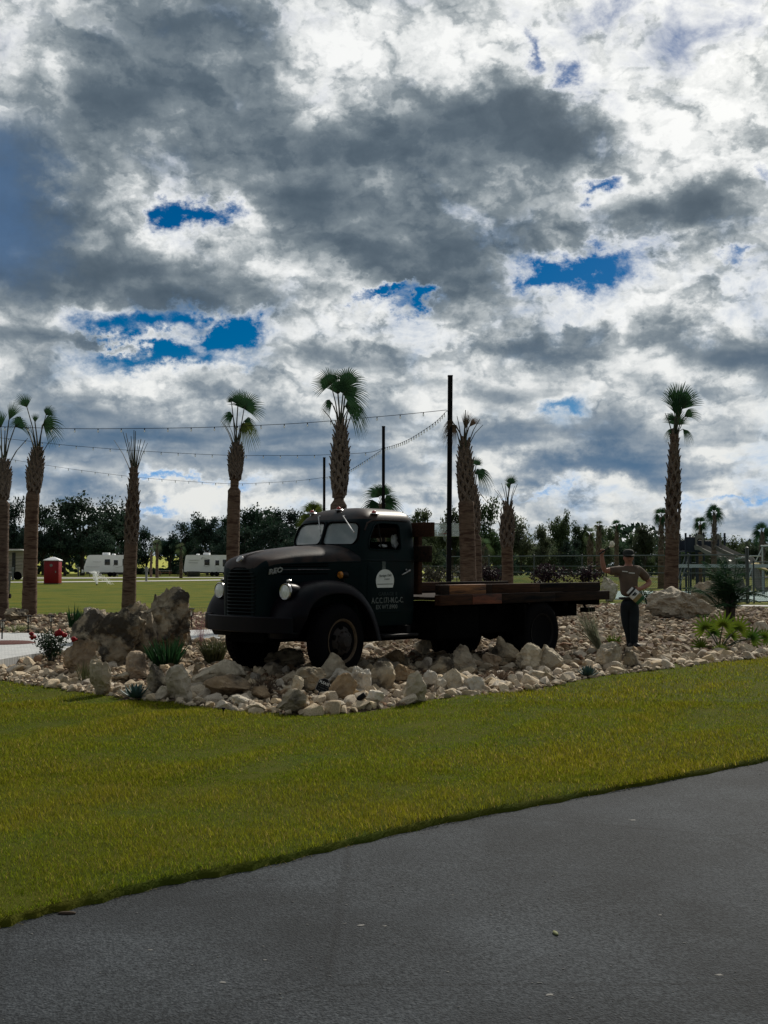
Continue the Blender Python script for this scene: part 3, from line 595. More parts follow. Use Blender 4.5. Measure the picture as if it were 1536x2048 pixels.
# columns: base centre px, base row, width px, height px, depth/width, material, seed, taper, lean, label, extra
BOULDERS = [
 (312, 1318, 124, 142, .8, 'rock_dark', 3, .18, (.0, 0), "tallest grey boulder with a flat notched top, left of the truck", dict(sub=5, rough=.17, cuts=9, blocky=5, pit=[(.1, -.2, 1.0, .25, .25), (-.9, -.5, .2, .3, .2)])),
 (226, 1333, 112, 116, .8, 'rock_dark', 11, .35, (.25, 0), "dark rounded boulder with a black hollow, leaning against the tallest boulder", dict(sub=5, rough=.13, pit=[(.0, -1.0, .25, .55, .45)])),
 (175, 1292, 92, 74, .9, 'rock_dark', 5, .45, (.3, 0), "low mossy boulder sloping behind the rose bush", dict(sub=5, rough=.12)),
 (246, 1300, 96, 96, .8, 'rock_dark', 8, .45, (.35, 0), "dark ridge boulder between the hollow one and the tallest one", dict(sub=5, rough=.14)),
 (352, 1300, 60, 78, .9, 'rock_dark', 9, .55, (-.4, 0), "narrow sloping boulder propped on the right flank of the tallest boulder", {}),
 (152, 1352, 70, 72, .9, 'rock_brown', 12, .35, (.3, 0), "tan boulder beside the rose bush, widening to its foot", dict(sub=5)),
 (197, 1393, 44, 74, .8, 'rock', 21, .18, (-.1, 0), "upright square tan stone with a flat top at the lawn edge", dict(cuts=18)),
 (271, 1361, 53, 56, .9, 'rock_brown', 14, .3, (.1, 0), "pointed tan boulder in front of the tallest boulder", {}),
 (312, 1396, 48, 66, .9, 'rock_dark', 15, .2, (0, 0), "brown rounded boulder pressed against a pale upright one", {}),
 (355, 1405, 54, 74, .7, 'rock', 16, .12, (-.1, 0), "pale upright boulder with a broad flat face by the lawn", dict(cuts=18)),
 (326, 1405, 34, 30, .8, 'rock', 17, .6, (.1, 0), "small pointed stone leaning at the foot of the pale upright boulder", {}),
 (434, 1376, 116, 52, .7, 'rock', 18, .25, (.2, 0), "long flat slab with a light top near the front bumper", dict(cuts=18)),
 (450, 1396, 96, 44, .7, 'rock_brown', 19, .25, (0, 0), "orange brown lumpy boulder below the long slab", {}),
 (566, 1338, 86, 40, .8, 'rock_dark', 22, .35, (0, 0), "dark slab lying in the shade under the bumper", {}),
 (616, 1386, 70, 50, .8, 'rock_dark', 23, .25, (.1, 0), "grey boulder behind the black notice, below the front wheel", {}),
 (662, 1364, 70, 58, .7, 'rock', 24, .55, (.15, 0), "grey peaked slab lying against the front tyre", {}),
 (703, 1370, 46, 36, .8, 'rock_dark', 63, .3, (.1, 0), "grey lump at the foot of the front tyre, right of the peaked slab", {}),
 (206, 1310, 60, 84, .8, 'rock_dark', 64, .4, (.2, 0), "craggy ridge stone filling the gap behind the hollow boulder", dict(rough=.16)),
 (283, 1322, 62, 96, .8, 'rock_dark', 65, .5, (.15, 0), "steep craggy stone leaning on the left side of the tallest boulder", dict(rough=.16)),
 (520, 1402, 40, 28, .9, 'rock_brown', 66, .3, (0, 0), "low brown stone right of the dark dry tuft", {}),
 (750, 1412, 40, 30, .9, 'rock_pale', 67, .3, (0, 0), "pale low stone near the garden spotlight", {}),
 (950, 1384, 44, 30, .9, 'rock_pale', 68, .3, (0, 0), "whitish stone left of the brown dry grass tuft", {}),
 (480, 1418, 40, 26, .9, 'rock_pale', 69, .3, (0, 0), "pale stone between the lawn and the orange brown boulder", {}),
 (593, 1392, 28, 38, .9, 'rock', 25, .4, (.1, 0), "small craggy stone standing left of the black notice", {}),
 (583, 1430, 66, 48, .9, 'rock_dark', 26, .12, (0, 0), "square dark mossy block at the tip of the lawn edge", dict(cuts=18)),
 (676, 1376, 54, 38, .9, 'rock_pale', 27, .3, (.1, 0), "light domed boulder behind the tan pyramid stone", {}),
 (685, 1405, 58, 56, .8, 'rock_brown', 28, .5, (.1, 0), "tan pyramid stone right of the black notice", dict(cuts=18)),
 (722, 1392, 42, 56, .9, 'rock_pale', 29, .15, (0, 0), "pale boulder with a round hole worn in its face", dict(sub=5, pit=[(.1, -1.0, .1, .42, .5)])),
 (762, 1386, 60, 60, .9, 'rock_dark', 30, .3, (-.1, 0), "greenish brown boulder behind the holed pale one", {}),
 (804, 1364, 54, 34, .9, 'rock_brown', 31, .3, (0, 0), "low reddish boulder below the running board", {}),
 (829, 1406, 52, 62, .8, 'rock', 32, .5, (.05, 0), "tan triangular boulder standing near the lawn, middle of the bed", dict(cuts=18)),
 (861, 1380, 34, 37, .9, 'rock_pale', 33, .35, (0, 0), "light wedge stone just right of the tan triangle", {}),
 (881, 1385, 28, 30, .9, 'rock_pale', 34, .25, (0, 0), "white chunk between two pointed stones", {}),
 (908, 1382, 44, 42, .9, 'rock', 35, .5, (-.15, 0), "brown pointed stone sloping to the right", {}),
 (847, 1312, 40, 34, 1, 'rock', 36, .1, (0, 0), "square grey stone standing beside the running board end", {}),
 (922, 1346, 66, 56, .9, 'rock_dark', 37, .45, (-.2, 0), "shaded brown boulder with a hump under the truck bed", {}),
 (884, 1350, 56, 36, .9, 'rock_dark', 38, .3, (0, 0), "low very dark boulder under the front of the bed", {}),
 (1008, 1330, 68, 56, .9, 'rock_dark', 39, .4, (-.1, 0), "shaded round boulder in front of the rear wheels", {}),
 (985, 1340, 42, 34, .9, 'rock_brown', 40, .25, (0, 0), "small brown boulder before the shaded round one", {}),
 (1060, 1345, 56, 57, .9, 'rock', 41, .35, (0, 0), "grey streaked boulder with a domed top by the rear tyre", dict(sub=5)),
 (1105, 1348, 54, 56, .9, 'rock', 42, .15, (.05, 0), "square tan boulder right of the domed one by the rear tyre", dict(cuts=18)),
 (1070, 1366, 44, 24, .9, 'rock', 43, .2, (0, 0), "long low stone in front of the domed boulder", {}),
 (1096, 1365, 32, 28, .9, 'rock_dark', 44, .6, (0, 0), "dark triangular stone in front of the square tan boulder", {}),
 (1026, 1369, 20, 20, .9, 'rock', 45, .4, (0, 0), "little upright stone beside the dry grass tuft", {}),
 (1220, 1338, 62, 52, .9, 'rock', 46, .3, (.15, 0), "broad tan boulder hiding the man's shoe", dict(sub=5)),
 (1266, 1338, 38, 38, .9, 'rock_dark', 47, .3, (-.1, 0), "darker stone tucked against the broad boulder by the man's foot", {}),
 (1373, 1240, 152, 66, .6, 'rock', 48, .3, (-.1, 0), "largest long boulder lying at the foot of the right palm", dict(sub=5, rough=.11)),
 (1421, 1218, 62, 56, .8, 'rock', 49, .25, (-.2, 0), "rounded boulder behind the long one, beside the clumping palm", dict(sub=5)),
 (1221, 1203, 36, 50, .9, 'rock_pale', 50, .25, (-.1, 0), "cream upright boulder behind the tail of the truck", dict(sub=5)),
 (1077, 1200, 40, 44, .9, 'rock_pale', 51, .35, (0, 0), "cream stone showing just above the truck bed", {}),
 (1530, 1278, 40, 36, .9, 'rock_pale', 52, .2, (0, 0), "pinkish pale boulder at the right edge of the bed", {}),
 (27, 1244, 44, 28, .9, 'rock_dark', 53, .25, (0, 0), "grey green boulder between the two leftmost palms", {}),
 (364, 1246, 38, 28, .9, 'rock_brown', 54, .3, (0, 0), "tan stone behind the tall boulder, near a path light", {}),
 (178, 1240, 34, 26, .9, 'rock_pale', 55, .4, (-.1, 0), "white wedge stone behind the iris clump", {}),
 (188, 1352, 30, 40, .9, 'rock_dark', 56, .3, (0, 0), "dark stone in the gap left of the upright square stone", {}),
 (120, 1372, 34, 22, .9, 'rock', 57, .25, (0, 0), "pinkish knobbly stone below the rose bush", {}),
 (238, 1366, 38, 20, .9, 'rock_dark', 58, .2, (0, 0), "flat dark stone between the pointed and the square boulder", {}),
 (395, 1350, 24, 26, .9, 'rock_dark', 59, .2, (0, 0), "small dark stone at the end of the long slab", {}),
 (790, 1330, 40, 30, 1, 'rock_brown', 60, .2, (0, 0), "brown stone behind the front tyre", {}),
]
BXY = []
for (px, py, wp, hp, dr, m_, sd, tp, ln, lab, kw) in BOULDERS:
    p = bat(px, py); s = p.y / FPX; w, h = wp * s, hp * s
    kw = dict(kw); sub = kw.pop('sub', 4)
    o = link('boulder', rock_mesh('boulder', w, w * dr, h * 1.06, sd, m_, sub=sub, taper=tp, lean=ln, **kw), loc=(p.x, p.y + w * dr * 0.42, p.z - h * 0.05))
    tag(o, lab, 'boulder'); BXY.append((p.x, p.y + w * dr * .42, w * .46, w * dr * .46))

# ------------------------------------------------------------------ loose stones of the bed
def near_boulder(P):
    r = np.zeros(len(P), bool)
    for (x, y, a, b) in BXY: r |= ((P[:, 0] - x) / a) ** 2 + ((P[:, 1] - y) / b) ** 2 < 0.8
    return r
rs = np.random.RandomState(5)
def scatter(n, y0, y1, rmin, xlim=0.40):
    y = y0 + (y1 - y0) * rs.rand(n); x = (rs.rand(n) * 2 - 1) * (xlim * y + 0.5)
    P = np.column_stack([x, y]); P = P[inpoly(P, BEDA) & ~inpoly(P, PATA) & ~near_boulder(P)]
    cell = {}; keep = []
    for i, (a, b) in enumerate(P):
        k = (int(a / rmin), int(b / rmin)); ok = True
        for dx in (-1, 0, 1):
            for dy in (-1, 0, 1):
                for j in cell.get((k[0] + dx, k[1] + dy), ()):
                    if (P[j][0] - a) ** 2 + (P[j][1] - b) ** 2 < rmin * rmin: ok = False
        if ok: cell.setdefault(k, []).append(i); keep.append(i)
    return P[keep]
protos = []
for k in range(14):
    V, F = ico(3 if k < 8 else 2); V = V.copy(); r2 = np.random.RandomState(100 + k)
    for _ in range(13):
        n = r2.normal(size=3); n /= np.linalg.norm(n); c = .42 + .45 * r2.rand(); s = V @ n - c; V -= np.where(s > 0, s, 0)[:, None] * n
    V += V * (0.05 * vnoise(V * 1.6, k + .5, 3) + .03 * vnoise(V * 5, k + .7, 2))[:, None]
    V *= np.array([1.15, .7 + .35 * r2.rand(), .5 + .35 * r2.rand()]); protos.append((V, F))
front = scatter(16000, 11.8, 21.5, 0.082)
dist_edge = polydist(front, BEDA)
size = 0.034 + 0.085 * rs.rand(len(front)) ** 3.4; size = np.where(dist_edge < 0.9, size * 1.22, size)
order = np.argsort(-size / front[:, 1]); ind = set(order[:280].tolist())
STONE_C = np.array([[.60, .53, .43], [.47, .385, .29], [.70, .65, .56], [.36, .27, .195], [.76, .72, .64], [.52, .435, .34], [.33, .22, .16]])
smeshes = [npmesh('stone', protos[k][0], protos[k][1], 'stone_single') for k in range(8)]
for m_ in smeshes: m_.set_sharp_from_angle(angle=R(30))
zz_ = bedz(front)
def stone_place(): return np.array([rs.rand() * 1.2 - .6, rs.rand() * 1.2 - .6, rs.rand() * 6.28])
VV, FF, CC = [], [], []; off = 0
def add_stone(P, z, s, k, rotv, pale):
    global off
    V, F = protos[k]; Mx = np.array(Matrix.Rotation(rotv[2], 3, 'Z') @ Matrix.Rotation(rotv[0], 3, 'X') @ Matrix.Rotation(rotv[1], 3, 'Y'))
    VV.append(V @ Mx.T * s + np.array([P[0], P[1], z + s * .22])); FF.append(F + off); off += len(V)
    c = STONE_C[rs.choice(7, p=[.24, .16, .17, .10, .12, .15, .06])] * (0.55 + .6 * rs.rand())
    if pale: c = c * .5 + np.array([.76, .72, .64]) * .5  # edge stones painted paler, for sunlight beyond the truck's shadow
    c = c * np.array([1.05, .97, .86]); CC.append(np.repeat(c[None], len(V), 0))
first_stone = None
for i in range(len(front)):
    rv = stone_place()
    if i in ind:
        k = rs.randint(8); o = link('stone', smeshes[k], loc=(front[i][0], front[i][1], zz_[i] + size[i] * .22), rot=(rv[0], rv[1], rv[2])); o.scale = (size[i] * 1.1,) * 3
        tag(o, 'fist to head sized limestone chunk lying loose in the rock bed', 'stone', 'loose limestone chunks of the rock bed')
    else: add_stone(front[i], zz_[i], size[i], rs.randint(14), rv, dist_edge[i] < 0.7)
mid = scatter(16000, 21.5, 46, 0.12, 0.37); zm = bedz(mid)
for i in range(len(mid)): add_stone(mid[i], zm[i], 0.05 + .07 * rs.rand() ** 2, 8 + rs.randint(6), stone_place(), False)
small = scatter(9000, 11.8, 19, 0.07); zs = bedz(small)
for i in range(len(small)): add_stone(small[i], zs[i] - .005, 0.026 + .026 * rs.rand(), 8 + rs.randint(6), stone_place(), False)
o = link('loose_stones', npmesh('loose_stones', np.concatenate(VV), np.concatenate(FF), 'stone', True, np.concatenate(CC))); o.data.set_sharp_from_angle(angle=R(30))
o['kind'] = 'stuff'; o['label'] = 'loose broken limestone covering the flower bed'; o['category'] = 'stones'

# ------------------------------------------------------------------ grass blades of the near lawn
REA = np.array([[p.x, p.y] for p in RE])
def lawn_side(P):      # signed distance from the road edge, positive on the lawn
    best = np.full(len(P), 1e9); sg = np.zeros(len(P))
    for i in range(len(REA) - 1):
        a, b = REA[i], REA[i + 1]; ab = b - a; t = np.clip(((P - a) @ ab) / (ab @ ab), 0, 1); q = P - (a + t[:, None] * ab); d = np.linalg.norm(q, axis=1)
        s = ab[0] * q[:, 1] - ab[1] * q[:, 0]; m = d < best; best = np.where(m, d, best); sg = np.where(m, s, sg)
    return best * np.sign(sg)
def blades(n, y0, y1, hmin, hmax, w, pw=1.0):
    y = y0 + (y1 - y0) * rs.rand(n) ** pw; x = (rs.rand(n) * 2 - 1) * (0.345 * y + 0.35); P = np.column_stack([x, y])
    sd = lawn_side(P); bd = inpoly(P, BEDA); P = P[(sd > -0.012) & ~bd]; sd = sd[(sd > -0.012) & ~bd]; n = len(P)
    pat = vnoise(np.column_stack([P * 0.55, np.zeros(n)]), 3.3, 4, 0.6); pat2 = vnoise(np.column_stack([P * 2.6, np.zeros(n)]), 5.1, 3, 0.6)
    h = (hmin + (hmax - hmin) * rs.rand(n)) * (1 + .22 * pat2 + .15 * pat); h = np.clip(h, .012, .10); edge = sd < 0.10
    a = rs.rand(n) * 6.283; lean = (0.25 + .75 * rs.rand(n)) * h; lean = np.where(edge, lean * 1.2, lean)
    dx, dy = np.cos(a), np.sin(a); wx, wy = -np.sin(a + .5) * w, np.cos(a + .5) * w
    z0 = np.array([wob(px, py) for px, py in P]) * (sd < 14.8) - .008
    b = np.column_stack([P, z0]); W = np.column_stack([wx, wy, np.zeros(n)]) * (0.7 + .6 * rs.rand(n))[:, None]
    D = np.column_stack([dx, dy, np.zeros(n)])
    m = b + D * (lean * .35)[:, None] + np.array([0, 0, 1]) * (h * .62)[:, None]; t = b + D * lean[:, None] + np.array([0, 0, 1]) * h[:, None]
    V = np.stack([b - W, b + W, m + W * .8, m - W * .8, t], 1).reshape(-1, 3)
    i = np.arange(n)[:, None] * 5; Q = np.concatenate([i + np.array([[0, 1, 2]]), i + np.array([[0, 2, 3]]), i + np.array([[3, 2, 4]])])
    dry = np.clip(.45 + .22 * pat + .16 * pat2 + .50 * (rs.rand(n) - .5), 0, 1)[:, None]
    lush = np.array([.125, .178, .010]); olive = np.array([.215, .205, .013]); straw = np.array([.30, .235, .065])
    c = lush * (1 - dry) + olive * dry; st = (rs.rand(n) < .06 + .10 * dry[:, 0])[:, None]; c = np.where(st, straw * (.7 + .5 * rs.rand(n)[:, None]), c)
    c = c * (.56 + 1.0 * rs.rand(n) ** 1.2)[:, None]
    c5 = np.repeat(c, 5, 0).reshape(n, 5, 3); return V, Q, c5.reshape(-1, 3)
parts_ = [blades(190000, 4.8, 9.0, .016, .040, .0015), blades(170000, 8.5, 13.5, .018, .042, .0023), blades(80000, 13.0, 20.5, .022, .046, .0040)]
o_ = 0; Vs, Fs, Cs = [], [], []
for V, F, c in parts_: Vs.append(V); Fs.append(F + o_); Cs.append(c); o_ += len(V)
# strays trailing over the kerbless road edge
n = 60000; y = 4.6 + 6.5 * rs.rand(n); P = np.column_stack([(rs.rand(n) * 2 - 1) * (.36 * y + .3), y]); sd = lawn_side(P); P = P[(sd > -.05) & (sd < .012) & (rs.rand(n) < np.clip(1.1 + sd * 24, .06, 1))]; n = len(P)
a = rs.rand(n) * 6.283; h = .004 + .022 * rs.rand(n); ln = .02 + .03 * rs.rand(n); D = np.column_stack([np.cos(a), np.sin(a), 0 * a]); W = np.column_stack([-np.sin(a), np.cos(a), 0 * a]) * .0018; b = np.column_stack([P, np.full(n, -.043)])
t = b + D * ln[:, None] + np.array([0, 0, 1]) * h[:, None]; V = np.stack([b - W, b + W, t], 1).reshape(-1, 3); V = np.repeat(V, 1, 0)
i = np.arange(n)[:, None] * 3; c = np.where(rs.rand(n)[:, None] < .4, np.array([[.30, .24, .08]]), np.array([[.09, .12, .012]])) * (.6 + .6 * rs.rand(n))[:, None]
Vs.append(V); Fs.append(i + np.array([[0, 1, 2]]) + o_); Cs.append(np.repeat(c, 3, 0)); o_ += len(V)
o = link('grass', npmesh('grass', np.concatenate(Vs), np.concatenate(Fs), 'blade', True, np.concatenate(Cs)))
o['kind'] = 'stuff'; o['label'] = 'short olive green lawn grass with dry straw coloured blades'; o['category'] = 'grass'
# small finds on the road
p = gat(1111, 1866, -0.04); V, F = ico(2)
o = link('fallen_leaf', npmesh('fallen_leaf', V * np.array([.011, .030, .007]), F, 'cream_leaf'), loc=(p.x, p.y, p.z)); o.rotation_euler = (0, 0, .15); tag(o, 'small pale curled leaf lying alone on the asphalt', 'leaf')
p = gat(134, 1826, -0.04); o = link('wood_chip', npmesh('wood_chip', V * np.array([.045, .012, .009]), F, 'dry_leaf'), loc=(p.x, p.y, p.z)); tag(o, 'flat wood chip on the asphalt close to the grass edge', 'wood chip')
VV2, FF2 = [], []; o2 = 0
for i in range(1500):
    y = 2.6 + 7 * rs.rand() ** 1.5; x = (rs.rand() * 2 - 1) * .36 * y
    if lawn_side(np.array([[x, y]]))[0] > -.03: continue
    s = .0012 + .0050 * rs.rand() ** 5; VV2.append(ico(1)[0] * np.array([s * 1.4, s, s * .6]) + np.array([x, y, -.044])); FF2.append(ico(1)[1] + o2); o2 += 42 if len(ico(1)[0]) == 42 else len(ico(1)[0])
for px, py, r in ((720, 1850, .050), (690, 1847, .030), (445, 1965, .045), (530, 1920, .03), (770, 1852, .03), (1265, 1640, .07), (1100, 1990, .05), (1440, 1950, .05), (300, 1900, .03), (905, 1790, .025), (1320, 1830, .03)):
    q = gat(px, py, -.044); a_ = np.arange(10) / 10 * 6.283; rr = r * .27 * (.4 + 1.0 * rs.rand(10)); ring = np.column_stack([q.x + np.cos(a_) * rr * 1.3, q.y + np.sin(a_) * rr * .8, np.full(10, -.0432)]); VV2.append(np.vstack([ring, [[q.x, q.y, -.0425]]])); FF2.append(np.array([[k, (k + 1) % 10, 10] for k in range(10)]) + o2); o2 += 11
mat('grit', (0.24, 0.235, 0.22), (0.10, 0.10, 0.098), scale=30, rough=0.9)
o = link('grit', npmesh('grit', np.concatenate(VV2), np.concatenate(FF2), 'grit')); o['kind'] = 'stuff'; o['label'] = 'pale grit scattered on the asphalt'; o['category'] = 'grit'
# ------------------------------------------------------------------ plants
def blade_strip(acc, base, tip, bow, w, up=Vector((0, 0, 1)), n=4, wp=(1.0, 1.0, .8, .5, .05), side=None):
    """one tapering leaf from base to tip, bowed by bow; acc = (verts, faces)"""
    V, F = acc; b, t = Vector(base), Vector(tip); d = t - b
    s = side if side is not None else d.cross(Vector((random.random() - .5, random.random() - .5, .3)))
    if s.length < 1e-6: s = Vector((1, 0, 0))
    s = s.normalized() * w; o = len(V)
    for i in range(n + 1):
        q = i / n; p = b + d * q + Vector(bow) * (4 * q * (1 - q)); k = wp[min(len(wp) - 1, round(q * (len(wp) - 1)))]
        V.append(tuple(p - s * k)); V.append(tuple(p + s * k))
    for i in range(n): F.append((o + 2 * i, o + 2 * i + 1, o + 2 * i + 3, o + 2 * i + 2))
def accmesh(acc, name, m, smooth=60):
    me = bpy.data.meshes.new(name); me.from_pydata(acc[0], [], acc[1]); me.materials.append(MATS[m])
    me.polygons.foreach_set('use_smooth', [True] * len(me.polygons)); me.update(); return me
def clump(name, px, py, wpx, hpx, n, w, m, label, cat, spread=0.6, droop=.12, group=None, base_r=.25, tipvar=.5):
    p = bat(px, py); s = p.y / FPX; Wd, H = wpx * s, hpx * s; acc = ([], [])
    for _ in range(n):
        a = random.random() * 6.283; r = math.sqrt(random.random()); rb = r * Wd * base_r
        h = H * (1 - tipvar * random.random()) ; rt = r * Wd * .5 * (0.4 + spread)
        a2 = a + random.gauss(0, .5)
        blade_strip(acc, (math.cos(a) * rb, math.sin(a) * rb, -.02), (math.cos(a2) * rt, math.sin(a2) * rt, h * (1 - .35 * r * spread)), (0, 0, H * droop * r), w * (.7 + .6 * random.random()))
    o = link(name, accmesh(acc, name, m), loc=(p.x, p.y + Wd * .3, p.z)); return tag(o, label, cat, group)
clump('iris', 328, 1336, 92, 74, 130, .014, 'iris_leaf', 'broad clump of dark green strap leaves before the tallest boulder', 'iris', .75, .05, tipvar=.4)
clump('iris', 146, 1258, 40, 54, 55, .018, 'iris_leaf', 'narrow upright clump of green strap leaves behind the rose bush', 'iris', .55, .02, tipvar=.35)
clump('ornamental_grass', 425, 1328, 66, 68, 320, .005, 'muhly_leaf', 'fine olive grass clump beside the front bumper', 'grass clump', 1.0, .25)
def plume(px, py, wpx, hpx, label):
    p = bat(px, py); s = p.y / FPX; V, F = [], []
    for _ in range(300):
        a = random.random() * 6.28; r = math.sqrt(random.random()) * wpx * s * .5; z = hpx * s * (.35 + .65 * random.random())
        c = Vector((math.cos(a) * r, math.sin(a) * r, z)); blade_strip((V, F), c, c + Vector((random.gauss(0, .02), random.gauss(0, .02), .05)), (0, 0, 0), .0022, n=1, wp=(1, .2))
    for _ in range(40):
        a = random.random() * 6.28; r = random.random() * wpx * s * .45
        blade_strip((V, F), (0, 0, 0), (math.cos(a) * r, math.sin(a) * r, hpx * s * .8), (0, 0, .05), .0018)
    o = link('muhly_grass', accmesh((V, F), 'muhly_grass', 'muhly_plume'), loc=p); tag(o, label, 'grass clump')
plume(402, 1300, 52, 82, 'hazy pink flowering grass left of the bumper')
plume(432, 1272, 40, 48, 'second smaller pink grass haze right behind the bumper end')
clump('spider_plant', 27, 1268, 50, 24, 90, .012, 'cream_leaf', 'cream striped tuft by the far left palm', 'tuft', 1.1, .3)
clump('wispy_grass', 165, 1368, 42, 58, 55, .005, 'muhly_leaf', 'thin yellow green grass left of the square upright stone', 'grass clump', .7, .08)
clump('dry_grass', 998, 1366, 56, 36, 160, .006, 'dry_leaf', 'brown dry grass tuft in front of the shaded boulders', 'grass clump', .9, .1)
clump('dry_grass', 524, 1394, 52, 52, 110, .005, 'dry_leaf', 'dark twiggy dry tuft in the shade ahead of the front wheel', 'grass clump', .9, .1)
clump('green_tuft', 1230, 1292, 32, 30, 90, .008, 'lime_leaf', 'small bright green tuft left of the man\'s legs', 'tuft', .9, .15)
clump('fine_grass', 1400, 1236, 80, 30, 160, .006, 'iris_leaf', 'dark drooping grass over the end of the longest boulder', 'grass clump', 1.2, .5)
def feather():
    p = bat(1203, 1303); s = p.y / FPX; acc = ([], [])
    for _ in range(110):
        tx, tz = random.gauss(-34, 15), random.gauss(72, 14)
        blade_strip(acc, (random.gauss(0, .03), random.gauss(0, .03), 0), (tx * s, random.gauss(0, .12), max(.15, tz * s)), (-.04, 0, .06), .005)
    o = link('feather_grass', accmesh(acc, 'feather_grass', 'pale_leaf'), loc=p); tag(o, 'pale feathery grass leaning left beside the man', 'grass clump')
feather()
def agave(px, py, wpx, hpx, label):
    p = bat(px, py); s = p.y / FPX; mb = MB(); n = 22
    for i in range(n):
        a = i * 2.4; t = i / n; L_ = wpx * s * .52 * (1 - .35 * t); el_ = .25 + 1.0 * t
        d = Vector((math.cos(a) * math.cos(el_), math.sin(a) * math.cos(el_), math.sin(el_)))
        mb.tube([d * .02, d * L_ * .35 + Vector((0, 0, -.01)), d * L_ * .75 + Vector((0, 0, .005)), d * L_ + Vector((0, 0, .03))], [.02, .032, .022, .002], 6, True, .3)
    o = link('agave', mb.mesh('agave', 'agave_leaf'), loc=(p.x, p.y + wpx * s * .3, p.z + .02)); tag(o, label, 'agave')
agave(266, 1402, 74, 36, 'blue grey agave rosette by the lawn, left part of the bed')
agave(1178, 1358, 52, 30, 'blue grey agave rosette by the lawn, right part of the bed')
agave(1300, 1212, 40, 30, 'small agave beside the longest boulder, behind the man')
def rose():
    p = bat(95, 1334); s = p.y / FPX; W_, H = 66 * s, 72 * s
    t = thing('rose_bush', 'rose bush with red blooms in front of the pale terrace', 'rose bush', (p.x, p.y + .2, p.z))
    st = MB(); acc = ([], [])
    for i in range(16):
        a = random.random() * 6.28; r = W_ * .5 * random.random() ** .5; top = Vector((math.cos(a) * r, math.sin(a) * r, H * (.75 + .25 * random.random())))
        midp = top * .5 + Vector((random.gauss(0, .03), random.gauss(0, .03), .05)); st.tube([(0, 0, -.02), midp, top], [.008, .005, .003], 5)
        for _ in range(70):
            q = .25 + .75 * random.random(); c = (midp * (2 * q) if q < .5 else midp.lerp(top, 2 * q - 1)) + Vector((random.gauss(0, .055), random.gauss(0, .055), random.gauss(0, .04)))
            d = Vector((random.gauss(0, 1), random.gauss(0, 1), random.gauss(0, .6))).normalized() * (.030 + .02 * random.random())
            blade_strip(acc, c, c + d, (0, 0, 0), .013, n=2, wp=(.25, 1, .1))
    part('stem', st, 'bark', t); link('foliage', accmesh(acc, 'foliage', 'rose_leaf'), t)
    for bx, by, r in ((117, 1266, .070), (129, 1270, .045), (66, 1274, .048), (147, 1278, .045), (63, 1268, .04)):
        q = at(bx, by, p.y + .15); mb = MB(); V, F = ico(2); V = V.copy(); V *= (1 + .22 * vnoise(V * 3, bx, 2))[:, None] * r * np.array([1, 1, .8])
        link('bloom', npmesh('bloom', V, F, 'rose_bloom'), t, loc=q - t.location)
        for k in range(9):
            pass
rose()
def leafy(name, px, py, wpx, hpx, n, ls, m, label, cat, Y=None, group=None, depth=.8):
    p = bat(px, py) if Y is None else at(px, py, Y)
    s = p.y / FPX; W_, H = wpx * s, hpx * s; acc = ([], [])
    lob = [(Vector((random.gauss(0, .25), random.gauss(0, .25) * depth, .35 + .5 * random.random())), .25 + .2 * random.random()) for _ in range(9)]
    for _ in range(n):
        c, r = random.choice(lob); d = Vector((random.gauss(0, 1), random.gauss(0, 1), random.gauss(0, 1))).normalized() * r * (.5 + .5 * random.random())
        q = c + d; q = Vector((q.x * W_, q.y * W_ * depth, max(.02, q.z * H)))
        e = Vector((random.gauss(0, 1), random.gauss(0, 1), random.gauss(0, .7) + .3)).normalized() * ls * (.7 + .6 * random.random())
        blade_strip(acc, q, q + e, (0, 0, 0), ls * .32, n=2, wp=(.3, 1, .1))
    o = link(name, accmesh(acc, name, m), loc=p); return tag(o, label, cat, group)
leafy('purple_shrub', 985, 1176, 66, 44, 900, .10, 'purple_leaf', 'dark purple shrub left of the short palm, behind the truck bed', 'shrub', Y=44)
leafy('purple_shrub', 1095, 1178, 64, 44, 900, .10, 'purple_leaf', 'dark purple shrub behind the cream stone above the truck bed', 'shrub', Y=44)
leafy('purple_shrub', 1166, 1178, 60, 46, 900, .10, 'purple_leaf', 'dark purple shrub behind the tail of the truck bed', 'shrub', Y=44)
leafy('grey_shrub', 872, 1180, 60, 46, 700, .10, 'grey_leaf', 'grey brown shrub below the basketball backboard', 'shrub', Y=42)
leafy('low_shrub', 1290, 1222, 40, 40, 420, .07, 'rose_leaf', 'small leafy shrub behind the man, against the longest boulder', 'shrub')
